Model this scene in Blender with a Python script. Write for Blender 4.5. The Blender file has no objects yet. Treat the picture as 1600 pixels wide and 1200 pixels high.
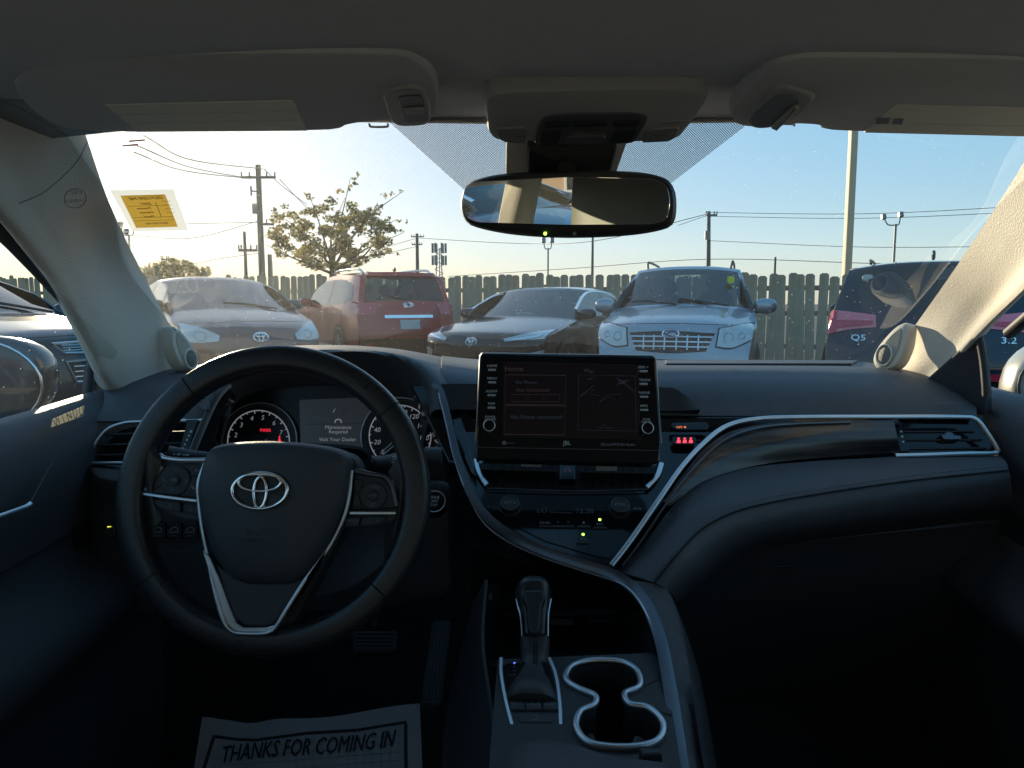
import bpy, bmesh, math, random
from mathutils import Vector, Matrix, Quaternion
from mathutils.bvhtree import BVHTree
R = math.radians
SC = bpy.context.scene
COL = SC.collection

# ------------------------------------------------------------------ camera, sky, sun, exposure
CAM_H, PITCH, FPX = 1.2, R(6.3), 1164.0
cd = bpy.data.cameras.new('camera'); cam = bpy.data.objects.new('camera', cd); COL.objects.link(cam)
cam.location = (0, 0, CAM_H); cam.rotation_euler = (math.pi/2 - PITCH, 0, 0)
cd.sensor_width = 36.0; cd.lens = FPX/1600*36.0; cd.clip_start = 0.02; cd.clip_end = 2000
SC.camera = cam
SC.render.resolution_x, SC.render.resolution_y = 1024, 768
SUN_DIR = Vector((-0.475, 0.86, 0.193)).normalized()
SUN_EL = math.asin(SUN_DIR.z); SUN_AZ = math.atan2(SUN_DIR.x, SUN_DIR.y)
w = bpy.data.worlds.new('World'); SC.world = w; w.use_nodes = True
nt = w.node_tree; nt.nodes.clear()
sky = nt.nodes.new('ShaderNodeTexSky'); sky.sky_type = 'NISHITA'; sky.sun_disc = False
sky.sun_elevation = SUN_EL; sky.sun_rotation = SUN_AZ; sky.altitude = 10
sky.air_density = 1.0; sky.dust_density = 0.9; sky.ozone_density = 4.5
bg = nt.nodes.new('ShaderNodeBackground'); bg.inputs['Strength'].default_value = 0.15
wo = nt.nodes.new('ShaderNodeOutputWorld')
gm = nt.nodes.new('ShaderNodeGamma'); gm.inputs[1].default_value = 0.24
hs = nt.nodes.new('ShaderNodeHueSaturation'); hs.inputs['Saturation'].default_value = 2.35; hs.inputs['Value'].default_value = 1.0
nt.links.new(sky.outputs[0], gm.inputs[0]); nt.links.new(gm.outputs[0], hs.inputs['Color']); nt.links.new(hs.outputs[0], bg.inputs['Color']); nt.links.new(bg.outputs[0], wo.inputs['Surface'])
sl = bpy.data.lights.new('sun', 'SUN'); sl.energy = 2.0; sl.angle = R(0.5); sl.color = (1.0, 0.82, 0.55)
sun = bpy.data.objects.new('sun', sl); COL.objects.link(sun)
sun.rotation_euler = SUN_DIR.to_track_quat('Z', 'Y').to_euler()
vs = SC.view_settings; SC.display_settings.display_device = 'sRGB'
vs.view_transform = 'Standard'; vs.look = 'None'; vs.gamma = 1.0; vs.use_curve_mapping = False
vs.exposure = 2.2

# ------------------------------------------------------------------ helpers
CP, SP = math.cos(PITCH), math.sin(PITCH)
def V(px, py, d):
    """world point seen at photo pixel (px,py) at forward depth d metres"""
    x = (px-800)/FPX*d; u = (600-py)/FPX*d
    return Vector((x, d*CP + u*SP, CAM_H - d*SP + u*CP))
def ray(px, py):
    return V(px, py, 1.0) - Vector((0, 0, CAM_H))
O3 = Vector((0, 0, CAM_H))

def props(o, label=None, cat=None, group=None, kind=None):
    if label: o['label'] = label
    if cat: o['category'] = cat
    if group: o['group'] = group
    if kind: o['kind'] = kind
    return o
def empty(name, loc, label, cat, group=None, rz=0):
    o = bpy.data.objects.new(name, None); COL.objects.link(o); o.location = loc; o.rotation_euler = (0, 0, rz)
    o.empty_display_size = .1
    return props(o, label, cat, group)
def attach(o, parent):
    if parent is not None:
        o.parent = parent
        o.matrix_parent_inverse = world_mat(parent).inverted()
    return o
def world_mat(o):
    m = o.matrix_basis.copy()
    while o.parent is not None:
        m = o.parent.matrix_basis @ (o.matrix_parent_inverse @ m); o = o.parent
    return m
def mesh(name, verts, faces, mat, parent=None, smooth=True, sharp=35, kind=None, local=False):
    me = bpy.data.meshes.new(name); me.from_pydata([tuple(v) for v in verts], [], faces); me.update()
    if smooth:
        me.polygons.foreach_set('use_smooth', [True]*len(me.polygons))
        if sharp: me.set_sharp_from_angle(angle=R(sharp))
    if mat is not None: me.materials.append(mat)
    o = bpy.data.objects.new(name, me); COL.objects.link(o)
    if parent is not None:
        o.parent = parent
        if not local: o.matrix_parent_inverse = world_mat(parent).inverted()
    if kind: o['kind'] = kind
    return o

def cr(p0, p1, p2, p3, t):
    t2, t3 = t*t, t*t*t
    return 0.5*((2*p1) + (p2-p0)*t + (2*p0-5*p1+4*p2-p3)*t2 + (3*p1-p0-3*p2+p3)*t3)
def spline(pts, n, closed=False):
    """Catmull-Rom resample by chord length into n points (n+1 incl. ends if open)"""
    pts = [Vector(p) for p in pts]; m = len(pts)
    if m == 1: return [pts[0].copy() for _ in range(n)]
    def g(i):
        if closed: return pts[i % m]
        if i < 0: return pts[0]*2 - pts[1]
        if i >= m: return pts[-1]*2 - pts[-2]
        return pts[i]
    segs = m if closed else m-1
    fine = []
    for i in range(segs):
        for k in range(12): fine.append(cr(g(i-1), g(i), g(i+1), g(i+2), k/12))
    fine.append(pts[0].copy() if closed else pts[-1].copy())
    L = [0.0]
    for a, b in zip(fine, fine[1:]): L.append(L[-1]+(b-a).length)
    out = []; j = 0; cnt = n if closed else n-1
    for i in range(n):
        s = L[-1]*i/cnt
        while j < len(L)-2 and L[j+1] < s: j += 1
        t = 0 if L[j+1] == L[j] else (s-L[j])/(L[j+1]-L[j])
        out.append(fine[j].lerp(fine[j+1], min(1, max(0, t))))
    return out
def grid_faces(nu, nv, off=0):
    return [(off+j*nu+i, off+j*nu+i+1, off+(j+1)*nu+i+1, off+(j+1)*nu+i) for j in range(nv-1) for i in range(nu-1)]
def patch(name, rows, mat, parent=None, nu=40, nv=24, thick=0.004, px=True, sharp=40, linear=False):
    """surface through rows of control points; gets a back skin 'thick' metres behind"""
    rr = []
    for r in rows:
        P = [V(*p) if px else Vector(p) for p in r]
        rr.append(spline(P, nu))
    cols = []
    for i in range(nu):
        c = [rr[j][i] for j in range(len(rr))]
        cols.append(spline(c, nv) if not linear else [c[0].lerp(c[-1], k/(nv-1)) for k in range(nv)])
    vs_ = [cols[i][j] for j in range(nv) for i in range(nu)]
    fs = grid_faces(nu, nv)
    nrm = [Vector((0, 0, 0)) for _ in vs_]
    for f in fs:
        a, b, c, d = (vs_[k] for k in f); n = (c-a).cross(d-b)
        for k in f: nrm[k] += n
    ctr = sum(vs_, Vector())/len(vs_); avg = sum(nrm, Vector())
    flip = avg.dot(O3-ctr) < 0
    if flip: fs = [tuple(reversed(f)) for f in fs]
    if thick:
        N = len(vs_); s = 1 if flip else -1
        back = [vs_[k] + s*thick*(nrm[k].normalized() if nrm[k].length > 1e-12 else Vector((0, 0, 1))) for k in range(N)]
        vs_ = vs_+back
        fs2 = [tuple(N+k for k in reversed(f)) for f in fs]
        border = [i for i in range(nu)] + [j*nu+nu-1 for j in range(1, nv)] + [(nv-1)*nu+i for i in range(nu-2, -1, -1)] + [j*nu for j in range(nv-2, 0, -1)]
        side = []
        for a, b in zip(border, border[1:]+border[:1]):
            q = (b, a, a+N, b+N); side.append(tuple(reversed(q)) if flip else q)
        fs = fs+fs2+side
    return mesh(name, vs_, fs, mat, parent, sharp=sharp)
def sweep(name, pts, r, mat, parent=None, closed=False, n=8, nn=None, res=None, flat=None, taper=None, px=False, caps=True, kind=None):
    """tube along pts. r = radius; flat=(w,t,normal vector or None) makes an elliptical strip; taper: list of radius multipliers"""
    P = [V(*p) if px else Vector(p) for p in pts]
    if res: P = spline(P, res, closed)
    m = len(P); vs_, fs = [], []
    T = []
    for i in range(m):
        if closed: t = P[(i+1) % m]-P[i-1]
        else: t = P[min(i+1, m-1)]-P[max(i-1, 0)]
        T.append(t.normalized() if t.length > 1e-12 else Vector((0, 1, 0)))
    N = None
    for i in range(m):
        t = T[i]
        if flat is not None:
            v = flat[2] if (len(flat) > 2 and flat[2] is not None) else (O3-P[i]).normalized()
            nrm = (v - t*v.dot(t)).normalized()
        else:
            if N is None:
                a = Vector((0, 0, 1)) if abs(t.z) < .9 else Vector((1, 0, 0))
                N = (a - t*a.dot(t)).normalized()
            else:
                N = (N - t*N.dot(t)); N = N.normalized() if N.length > 1e-9 else t.orthogonal().normalized()
            nrm = N
        b = t.cross(nrm)
        if taper is None: k = 1.0
        else:
            f_ = i/max(1, m-1)*(len(taper)-1); i_ = min(int(f_), len(taper)-2); k = taper[i_]+(taper[i_+1]-taper[i_])*(f_-i_)
        for q in range(n):
            a = 2*math.pi*(q+.5)/n
            if flat is not None:
                ca, sa = math.cos(a), math.sin(a)
                e = flat[3] if len(flat) > 3 else .55
                off = b*(math.copysign(abs(ca)**e, ca)*flat[0]/2) + nrm*(math.copysign(abs(sa)**e, sa)*flat[1]/2)
            else: off = (b*math.cos(a)+nrm*math.sin(a))*r
            vs_.append(P[i]+off*k)
    for i in range(m if closed else m-1):
        j = (i+1) % m
        for q in range(n):
            q2 = (q+1) % n
            fs.append((i*n+q, i*n+q2, j*n+q2, j*n+q))
    if not closed and caps:
        fs.append(tuple(range(n-1, -1, -1))); fs.append(tuple((m-1)*n+q for q in range(n)))
    return mesh(name, vs_, fs, mat, parent, sharp=50, kind=kind)

class Frame:
    def __init__(s, o, u, v):
        s.o = Vector(o); s.u = Vector(u).normalized(); n = s.u.cross(Vector(v)).normalized()
        s.n = n; s.v = n.cross(s.u).normalized()
    @staticmethod
    def px3(a, b, c):
        """a,b: points along +u ; c: a point that fixes the plane. Normal is made to face the camera"""
        A, B, C = V(*a), V(*b), V(*c); u = B-A; v = C-A
        f = Frame(A, u, v)
        if f.n.dot(O3-A) < 0: f = Frame(A, u, -v)
        return f
    def loc(s, px, py):
        d = ray(px, py); t = (s.o-O3).dot(s.n)/d.dot(s.n); p = O3+d*t-s.o
        return Vector((p.dot(s.u), p.dot(s.v)))
    def w(s, a, b, c=0.0): return s.o+s.u*a+s.v*b+s.n*c
    def at(s, px, py, c=0.0):
        l = s.loc(px, py); return s.w(l.x, l.y, c)
    def scale(s, px, py):      # metres per photo pixel there
        return (s.loc(px+1, py)-s.loc(px, py)).length
    def moved(s, c): 
        f = Frame(s.o+s.n*c, s.u, s.v); return f
def rounded(pts, r, seg=5):
    """round the corners of a 2D polygon; r one radius or list"""
    out = []; m = len(pts)
    for i in range(m):
        p0, p1, p2 = Vector(pts[i-1]), Vector(pts[i]), Vector(pts[(i+1) % m])
        rr = r[i] if isinstance(r, (list, tuple)) else r
        a, b = p0-p1, p2-p1
        if rr <= 0 or a.length < 1e-9 or b.length < 1e-9: out.append(p1); continue
        k = min(rr, a.length*.48, b.length*.48)
        A, B = p1+a.normalized()*k, p1+b.normalized()*k
        for q in range(seg+1):
            t = q/seg; out.append(A*(1-t)**2 + p1*2*t*(1-t) + B*t*t)
    return out
def inset(pts, d):
    m = len(pts); out = []
    area = sum(pts[i].x*pts[(i+1) % m].y-pts[(i+1) % m].x*pts[i].y for i in range(m))
    sg = 1 if area > 0 else -1
    for i in range(m):
        a = (pts[i]-pts[i-1]); b = (pts[(i+1) % m]-pts[i])
        if a.length < 1e-9: a = b
        if b.length < 1e-9: b = a
        a.normalize(); b.normalize()
        na = Vector((-a.y, a.x))*sg; nb = Vector((-b.y, b.x))*sg
        n = na+nb
        if n.length < 1e-6: n = na
        n.normalize(); c = max(.5, n.dot(na))
        out.append(pts[i]+n*(d/c))
    return out
def plate(name, fr, outline, c0, c1, mat, parent=None, bevel=0.0015, rnd=0.0, loc=False, spl=0, seg=5, sharp=35, dome=0.0):
    """solid slab on frame fr between offsets c0 (back) and c1 (front) with a bevelled front edge"""
    P = [Vector(p) if loc else fr.loc(*p) for p in outline]
    if spl: P = [Vector((q.x, q.y)) for q in spline([Vector((p.x, p.y, 0)) for p in P], spl, True)]
    elif rnd: P = rounded(P, rnd, seg)
    Q = [P[0]]
    for p in P[1:]:
        if (p-Q[-1]).length > 1e-5: Q.append(p)
    if (Q[0]-Q[-1]).length < 1e-5: Q.pop()
    P = Q
    area = sum(P[i].x*P[(i+1) % len(P)].y-P[(i+1) % len(P)].x*P[i].y for i in range(len(P)))
    if area < 0: P.reverse()
    m = len(P); rings = [(P, c0)]
    bv = min(bevel, (c1-c0)*.9)
    if bv > 0:
        rings += [(P, c1-bv), (inset(P, bv*.3), c1-bv*.3), (inset(P, bv), c1)]
    else: rings += [(P, c1)]
    vs_, fs = [], []
    for ring, c in rings:
        vs_ += [fr.w(p.x, p.y, c) for p in ring]
    for k in range(len(rings)-1):
        for i in range(m):
            j = (i+1) % m
            fs.append((k*m+i, k*m+j, (k+1)*m+j, (k+1)*m+i))
    fs.append(tuple(range(m-1, -1, -1)))
    last = (len(rings)-1)*m
    if dome:
        ctr = sum(rings[-1][0], Vector((0, 0)))/m
        prev = last
        for s_ in (.75, .45, .15):
            base = len(vs_)
            vs_ += [fr.w(*(ctr+(p-ctr)*s_), rings[-1][1]+dome*(1-s_*s_)) for p in rings[-1][0]]
            for i in range(m):
                j = (i+1) % m; fs.append((prev+i, prev+j, base+j, base+i))
            prev = base
        fs.append(tuple(prev+i for i in range(m)))
    else: fs.append(tuple(last+i for i in range(m)))
    if not dome and bv < .0055: sharp = min(sharp, 20)
    return mesh(name, vs_, fs, mat, parent, sharp=sharp)
def circle(fr, px, py, rpx, n=32, ry=None, loc=False, rot=0):
    c = Vector((px, py)) if loc else fr.loc(px, py)
    k = 1 if loc else fr.scale(px, py)
    a_, b_ = rpx*k, (ry if ry else rpx)*k
    out = []
    for i in range(n):
        t = 2*math.pi*i/n; x, y = a_*math.cos(t), b_*math.sin(t)
        out.append(Vector((c.x+x*math.cos(rot)-y*math.sin(rot), c.y+x*math.sin(rot)+y*math.cos(rot))))
    return out
def disc(name, fr, px, py, rpx, c0, c1, mat, parent=None, ry=None, bevel=.001, n=32, dome=0.0):
    return plate(name, fr, circle(fr, px, py, rpx, n, ry), c0, c1, mat, parent, bevel, loc=True, dome=dome)
def ringo(name, fr, px, py, rpx, thpx, c, mat, parent=None, ry=None, n=40, flat=None, rot=0):
    k = fr.scale(px, py)
    pts = [fr.w(p.x, p.y, c) for p in circle(fr, px, py, rpx, n, ry, rot=rot)]
    return sweep(name, pts, thpx*k/2, mat, parent, True, 8, flat=flat)
def line(name, fr, pts, wpx, c, mat, parent=None, t=.001, res=None, closed=False):
    """raised flat strip following pixel points on a frame"""
    k = fr.scale(*pts[0])
    return sweep(name, [fr.at(p[0], p[1], c) for p in pts], 0, mat, parent, closed, 8, flat=(wpx*k, t, fr.n), res=res)
_fonts = {}
def text_mesh(s, size=1.0, align='CENTER', shear=0.0, ext=0.0, bold=0.0):
    cu = bpy.data.curves.new('lettering', 'FONT'); cu.body = s; cu.size = size; cu.align_x = align; cu.align_y = 'CENTER'
    cu.shear = shear; cu.offset = bold; cu.resolution_u = 2; cu.extrude = ext
    ob = bpy.data.objects.new('lettering', cu)
    me = bpy.data.meshes.new_from_object(ob)
    bpy.data.objects.remove(ob); bpy.data.curves.remove(cu)
    return me
def text(name, s, fr, px, py, hpx, mat, parent=None, c=.0004, rot=0.0, mirror=False, stretch=1.0, align='CENTER', shear=0.0, bold=0.0):
    me = text_mesh(s, 1.0, align, shear, bold=bold)
    k = fr.scale(px, py)*hpx/0.69; l = fr.loc(px, py) if not isinstance(px, Vector) else px
    cr_, sr = math.cos(rot), math.sin(rot)
    for v in me.vertices:
        x, y = v.co.x*k*stretch, v.co.y*k
        if mirror: x = -x
        v.co = fr.w(l.x+x*cr_-y*sr, l.y+x*sr+y*cr_, c)
    if mirror: me.flip_normals()
    if mat: me.materials.append(mat)
    me.name = name
    o = bpy.data.objects.new(name, me); COL.objects.link(o)
    return attach(o, parent)
def join_meshes(name, objs, parent=None, mat=None):
    """merge temporary mesh objects into one mesh object (world coordinates)"""
    vs_, fs, mats, mi = [], [], [], []
    for o in objs:
        M = world_mat(o); off = len(vs_)
        vs_ += [M @ v.co for v in o.data.vertices]
        m0 = o.data.materials[0] if o.data.materials else None
        if m0 not in mats: mats.append(m0)
        for p in o.data.polygons: fs.append(tuple(off+k for k in p.vertices)); mi.append(mats.index(m0))
    for o in objs:
        d = o.data; bpy.data.objects.remove(o); bpy.data.meshes.remove(d)
    ob = mesh(name, vs_, fs, None, parent)
    for m0 in mats: ob.data.materials.append(m0)
    ob.data.polygons.foreach_set('material_index', mi)
    return ob
def box_vf(x0, x1, y0, y1, z0, z1, vs_, fs):
    b = len(vs_)
    vs_ += [(x0, y0, z0), (x1, y0, z0), (x1, y1, z0), (x0, y1, z0), (x0, y0, z1), (x1, y0, z1), (x1, y1, z1), (x0, y1, z1)]
    fs += [(b, b+3, b+2, b+1), (b+4, b+5, b+6, b+7), (b, b+1, b+5, b+4), (b+1, b+2, b+6, b+5), (b+2, b+3, b+7, b+6), (b+3, b, b+4, b+7)]
def copy_tree(o, parent=None):
    c = o.copy(); COL.objects.link(c)
    if parent is not None: c.parent = parent
    for ch in o.children: copy_tree(ch, c)
    return c

# ------------------------------------------------------------------ materials
def mat(name, col, rough=.5, metal=0.0, bump=0.0, bscale=300, var=0.0, vscale=8, coat=0.0, spec=.5, emis=None, estr=0, rvar=0.0, trans=0, alpha=None, sheen=0, stretch=None):
    m = bpy.data.materials.new(name); m.use_nodes = True; n = m.node_tree; b = n.nodes['Principled BSDF']
    b.inputs['Base Color'].default_value = (*col, 1); b.inputs['Roughness'].default_value = rough
    b.inputs['Metallic'].default_value = metal; b.inputs['Specular IOR Level'].default_value = spec
    b.inputs['Coat Weight'].default_value = coat; b.inputs['Coat Roughness'].default_value = .03
    if sheen: b.inputs['Sheen Weight'].default_value = sheen
    if emis: b.inputs['Emission Color'].default_value = (*emis, 1); b.inputs['Emission Strength'].default_value = estr
    if trans: b.inputs['Transmission Weight'].default_value = trans
    if bump or var or rvar:
        tc = n.nodes.new('ShaderNodeTexCoord'); mp = n.nodes.new('ShaderNodeMapping')
        n.links.new(tc.outputs['Object'], mp.inputs['Vector'])
        if stretch: mp.inputs['Scale'].default_value = stretch
    if bump:
        t = n.nodes.new('ShaderNodeTexNoise'); t.inputs['Scale'].default_value = bscale; t.inputs['Detail'].default_value = 3
        n.links.new(mp.outputs[0], t.inputs['Vector'])
        bp = n.nodes.new('ShaderNodeBump'); bp.inputs['Strength'].default_value = bump; bp.inputs['Distance'].default_value = .002
        n.links.new(t.outputs['Fac'], bp.inputs['Height']); n.links.new(bp.outputs[0], b.inputs['Normal'])
    if var:
        t = n.nodes.new('ShaderNodeTexNoise'); t.inputs['Scale'].default_value = vscale; t.inputs['Detail'].default_value = 6
        n.links.new(mp.outputs[0], t.inputs['Vector'])
        mx = n.nodes.new('ShaderNodeMix'); mx.data_type = 'RGBA'
        mx.inputs[6].default_value = (*[c*(1-var) for c in col], 1); mx.inputs[7].default_value = (*[min(1, c*(1+var)) for c in col], 1)
        n.links.new(t.outputs['Fac'], mx.inputs[0]); n.links.new(mx.outputs[2], b.inputs['Base Color'])
    if rvar:
        t = n.nodes.new('ShaderNodeTexNoise'); t.inputs['Scale'].default_value = vscale*1.7; t.inputs['Detail'].default_value = 5
        n.links.new(mp.outputs[0], t.inputs['Vector'])
        mr = n.nodes.new('ShaderNodeMapRange'); mr.inputs['To Min'].default_value = max(.02, rough-rvar); mr.inputs['To Max'].default_value = min(1, rough+rvar)
        n.links.new(t.outputs['Fac'], mr.inputs['Value']); n.links.new(mr.outputs[0], b.inputs['Roughness'])
    return m
def glass_mat(name, tint=(.9, .95, .93), refl=1.0, dust=0.0, dustcol=(.8, .78, .7), ior=1.5, haze=0.0):
    """sheet glass: see-through with fresnel reflection, optional dust specks that scatter light"""
    m = bpy.data.materials.new(name); m.use_nodes = True; n = m.node_tree; n.nodes.clear()
    out = n.nodes.new('ShaderNodeOutputMaterial'); tr = n.nodes.new('ShaderNodeBsdfTransparent'); gl = n.nodes.new('ShaderNodeBsdfGlossy')
    tr.inputs[0].default_value = (*tint, 1); gl.inputs['Roughness'].default_value = 0.0
    fr = n.nodes.new('ShaderNodeFresnel'); fr.inputs['IOR'].default_value = ior
    # shading normal may face away: use the geometry normal flipped for back faces
    mul = n.nodes.new('ShaderNodeMath'); mul.operation = 'MULTIPLY'; mul.inputs[1].default_value = refl; mul.use_clamp = True
    lw = n.nodes.new('ShaderNodeLayerWeight'); lw.inputs['Blend'].default_value = .5
    # schlick from |facing|: F = f0 + (1-f0)*facing^5
    pw = n.nodes.new('ShaderNodeMath'); pw.operation = 'POWER'; pw.inputs[1].default_value = 4.0
    n.links.new(lw.outputs['Facing'], pw.inputs[0])
    ma = n.nodes.new('ShaderNodeMath'); ma.operation = 'MULTIPLY_ADD'; ma.inputs[1].default_value = .92; ma.inputs[2].default_value = .075
    n.links.new(pw.outputs[0], ma.inputs[0]); n.links.new(ma.outputs[0], mul.inputs[0])
    mx = n.nodes.new('ShaderNodeMixShader'); n.links.new(mul.outputs[0], mx.inputs[0]); n.links.new(tr.outputs[0], mx.inputs[1]); n.links.new(gl.outputs[0], mx.inputs[2])
    last = mx
    if dust or haze:
        tc = n.nodes.new('ShaderNodeTexCoord')
        vo = n.nodes.new('ShaderNodeTexVoronoi'); vo.inputs['Scale'].default_value = 110; n.links.new(tc.outputs['Object'], vo.inputs['Vector'])
        cmp_ = n.nodes.new('ShaderNodeMapRange'); cmp_.inputs['From Min'].default_value = .14; cmp_.inputs['From Max'].default_value = .07
        cmp_.inputs['To Min'].default_value = 0; cmp_.inputs['To Max'].default_value = 1
        n.links.new(vo.outputs['Distance'], cmp_.inputs['Value'])
        # keep only some of the cells
        sep = n.nodes.new('ShaderNodeSeparateColor'); n.links.new(vo.outputs['Color'], sep.inputs[0])
        ns = n.nodes.new('ShaderNodeTexNoise'); ns.inputs['Scale'].default_value = 5.0; ns.inputs['Detail'].default_value = 4; n.links.new(tc.outputs['Object'], ns.inputs['Vector'])
        gt = n.nodes.new('ShaderNodeMath'); gt.operation = 'GREATER_THAN'; gt.inputs[1].default_value = .74; n.links.new(sep.outputs[0], gt.inputs[0])
        m1 = n.nodes.new('ShaderNodeMath'); m1.operation = 'MULTIPLY'; n.links.new(cmp_.outputs[0], m1.inputs[0]); n.links.new(gt.outputs[0], m1.inputs[1])
        m2 = n.nodes.new('ShaderNodeMath'); m2.operation = 'MULTIPLY'; m2.inputs[1].default_value = dust; n.links.new(m1.outputs[0], m2.inputs[0])
        hz = n.nodes.new('ShaderNodeMapRange'); hz.inputs['From Min'].default_value = .35; hz.inputs['From Max'].default_value = .75
        hz.inputs['To Min'].default_value = haze*.5; hz.inputs['To Max'].default_value = haze*1.5; n.links.new(ns.outputs['Fac'], hz.inputs['Value'])
        ad = n.nodes.new('ShaderNodeMath'); ad.operation = 'ADD'; ad.use_clamp = True; n.links.new(m2.outputs[0], ad.inputs[0]); n.links.new(hz.outputs[0], ad.inputs[1])
        df = n.nodes.new('ShaderNodeBsdfDiffuse'); df.inputs[0].default_value = (*dustcol, 1)
        tl = n.nodes.new('ShaderNodeBsdfTranslucent'); tl.inputs[0].default_value = (*dustcol, 1)
        mm = n.nodes.new('ShaderNodeMixShader'); mm.inputs[0].default_value = .7; n.links.new(df.outputs[0], mm.inputs[1]); n.links.new(tl.outputs[0], mm.inputs[2])
        mx2 = n.nodes.new('ShaderNodeMixShader'); n.links.new(ad.outputs[0], mx2.inputs[0]); n.links.new(mx.outputs[0], mx2.inputs[1]); n.links.new(mm.outputs[0], mx2.inputs[2])
        last = mx2
    n.links.new(last.outputs[0], out.inputs['Surface'])
    return m
M = {}
M['dash'] = mat('dash soft vinyl', (.066, .071, .080), .58, bump=.5, bscale=620, var=.12, vscale=30, rvar=.06)
M['pad'] = mat('stitched dash leather', (.066, .072, .083), .55, bump=.5, bscale=560, var=.1, vscale=25, rvar=.06)
M['black'] = mat('matte black plastic', (.020, .022, .025), .5, bump=.12, bscale=1200, rvar=.08)
M['dark'] = mat('dark grained plastic', (.036, .040, .047), .6, bump=.2, bscale=900, var=.1)
M['gloss'] = mat('piano black trim', (.006, .007, .009), .10, coat=.15, spec=.35, rvar=.03, vscale=12)
M['screen'] = mat('screen glass', (.005, .0065, .009), .12, rvar=.04, vscale=10, emis=(.5, .32, .36), estr=.001)
M['chrome'] = mat('bright chrome', (.85, .86, .88), .08, metal=1)
M['satin'] = mat('satin silver trim', (.60, .63, .67), .38, metal=1, rvar=.05, vscale=40)
M['darksatin'] = mat('dark satin trim', (.13, .14, .16), .36, metal=.9, rvar=.06, vscale=40)
M['leather'] = mat('steering leather', (.022, .024, .028), .30, bump=.22, bscale=520, rvar=.1, vscale=25)
M['hub'] = mat('airbag cover vinyl', (.050, .055, .065), .52, bump=.35, bscale=650, rvar=.06)
M['seat'] = mat('seat leather', (.16, .165, .14), .5, bump=.25, bscale=400, var=.08)
M['headliner'] = mat('headliner knit', (.76, .75, .77), .95, bump=.5, bscale=1400, var=.06, vscale=60, spec=.1)
M['visor'] = mat('visor vinyl', (.70, .685, .69), .8, bump=.25, bscale=1100, var=.05, vscale=40, spec=.2)
M["pillar"] = mat("pillar grained beige plastic", (.68, .64, .57), .62, bump=.50, bscale=480, var=.05, vscale=30, spec=.35)
M['visorlabel'] = mat('visor label', (.92, .88, .76), .6, var=.06, vscale=60)
M['ovh'] = mat('overhead console plastic', (.46, .455, .445), .55, bump=.15, bscale=900)
M['ovhdark'] = mat('overhead dark panel', (.10, .104, .11), .45, bump=.1, bscale=900)
M['white_ink'] = mat('white print', (.62, .64, .66), .6)
M['grey_ink'] = mat('grey print', (.25, .26, .28), .6)
M['faint_ink'] = mat('faint print', (.10, .105, .115), .6)
M['green_led'] = mat('green led', (.1, .3, .05), .4, emis=(.45, 1, .08), estr=1.1)
M['red_led'] = mat('red lit print', (.3, .02, .02), .4, emis=(1, .03, .05), estr=.75)
M['amber_led'] = mat('amber lit print', (.3, .1, .02), .4, emis=(1, .22, .05), estr=.25)
M['blue_led'] = mat('blue lit print', (.02, .05, .3), .4, emis=(.1, .16, 1), estr=1.0)
M['gauge_ink'] = mat('gauge print', (.42, .42, .46), .5, emis=(.6, .62, .7), estr=.05)
M['gauge_red'] = mat('gauge red print', (.4, .02, .03), .5, emis=(1, .03, .06), estr=.25)
M['carpet'] = mat('black carpet', (.012, .012, .014), .95, bump=.6, bscale=700)
M['paper'] = mat('paper floor mat', (.36, .35, .36), .8, var=.05, vscale=12)
M['paperink'] = mat('paper ink', (.02, .022, .03), .8)
# ================================================================== OUTSIDE: ground, fence, poles, tree, cars
random.seed(7)
M['asphalt'] = mat('asphalt', (.075, .073, .070), .85, bump=.6, bscale=60, var=.35, vscale=.8)
M['wood'] = mat('weathered fence wood', (.45, .335, .225), .9, bump=.5, bscale=30, var=.6, vscale=7, stretch=(1, 1, .12))
M['woodrail'] = mat('fence rail wood', (.22, .19, .16), .9, var=.3, vscale=6)
M['pole'] = mat('creosote pole wood', (.15, .13, .11), .9, var=.25, vscale=3)
M['metalpole'] = mat('grey lamp pole metal', (.22, .22, .22), .5, metal=.6)
M['tanpole'] = mat('tan painted pole', (.50, .40, .26), .6, var=.12, vscale=2)
M['wire'] = mat('black cable', (.03, .03, .03), .7)
M['bark'] = mat('bark', (.10, .08, .06), .9, bump=.5, bscale=40, var=.3)
def leaf_mat(name, a, b):
    m = bpy.data.materials.new(name); m.use_nodes = True; n = m.node_tree; n.nodes.clear()
    out = n.nodes.new('ShaderNodeOutputMaterial'); df = n.nodes.new('ShaderNodeBsdfDiffuse'); tl = n.nodes.new('ShaderNodeBsdfTranslucent')
    tc = n.nodes.new('ShaderNodeTexCoord'); ns = n.nodes.new('ShaderNodeTexNoise'); ns.inputs['Scale'].default_value = 2.6; ns.inputs['Detail'].default_value = 5
    n.links.new(tc.outputs['Object'], ns.inputs['Vector'])
    rp = n.nodes.new('ShaderNodeValToRGB'); rp.color_ramp.elements[0].position = .40; rp.color_ramp.elements[1].position = .64
    rp.color_ramp.elements[0].color = (*a, 1); rp.color_ramp.elements[1].color = (*b, 1)
    n.links.new(ns.outputs['Fac'], rp.inputs[0])
    for s in (df, tl): n.links.new(rp.outputs[0], s.inputs[0])
    mx = n.nodes.new('ShaderNodeMixShader'); mx.inputs[0].default_value = .58
    n.links.new(df.outputs[0], mx.inputs[1]); n.links.new(tl.outputs[0], mx.inputs[2]); n.links.new(mx.outputs[0], out.inputs['Surface'])
    return m
M['leaf'] = leaf_mat('olive and yellow leaves', (.13, .14, .07), (.38, .30, .10))
M['bushleaf'] = leaf_mat('dull bush leaves', (.22, .20, .13), (.30, .26, .13))
M['tyre'] = mat('tyre rubber', (.015, .015, .016), .75)
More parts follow.
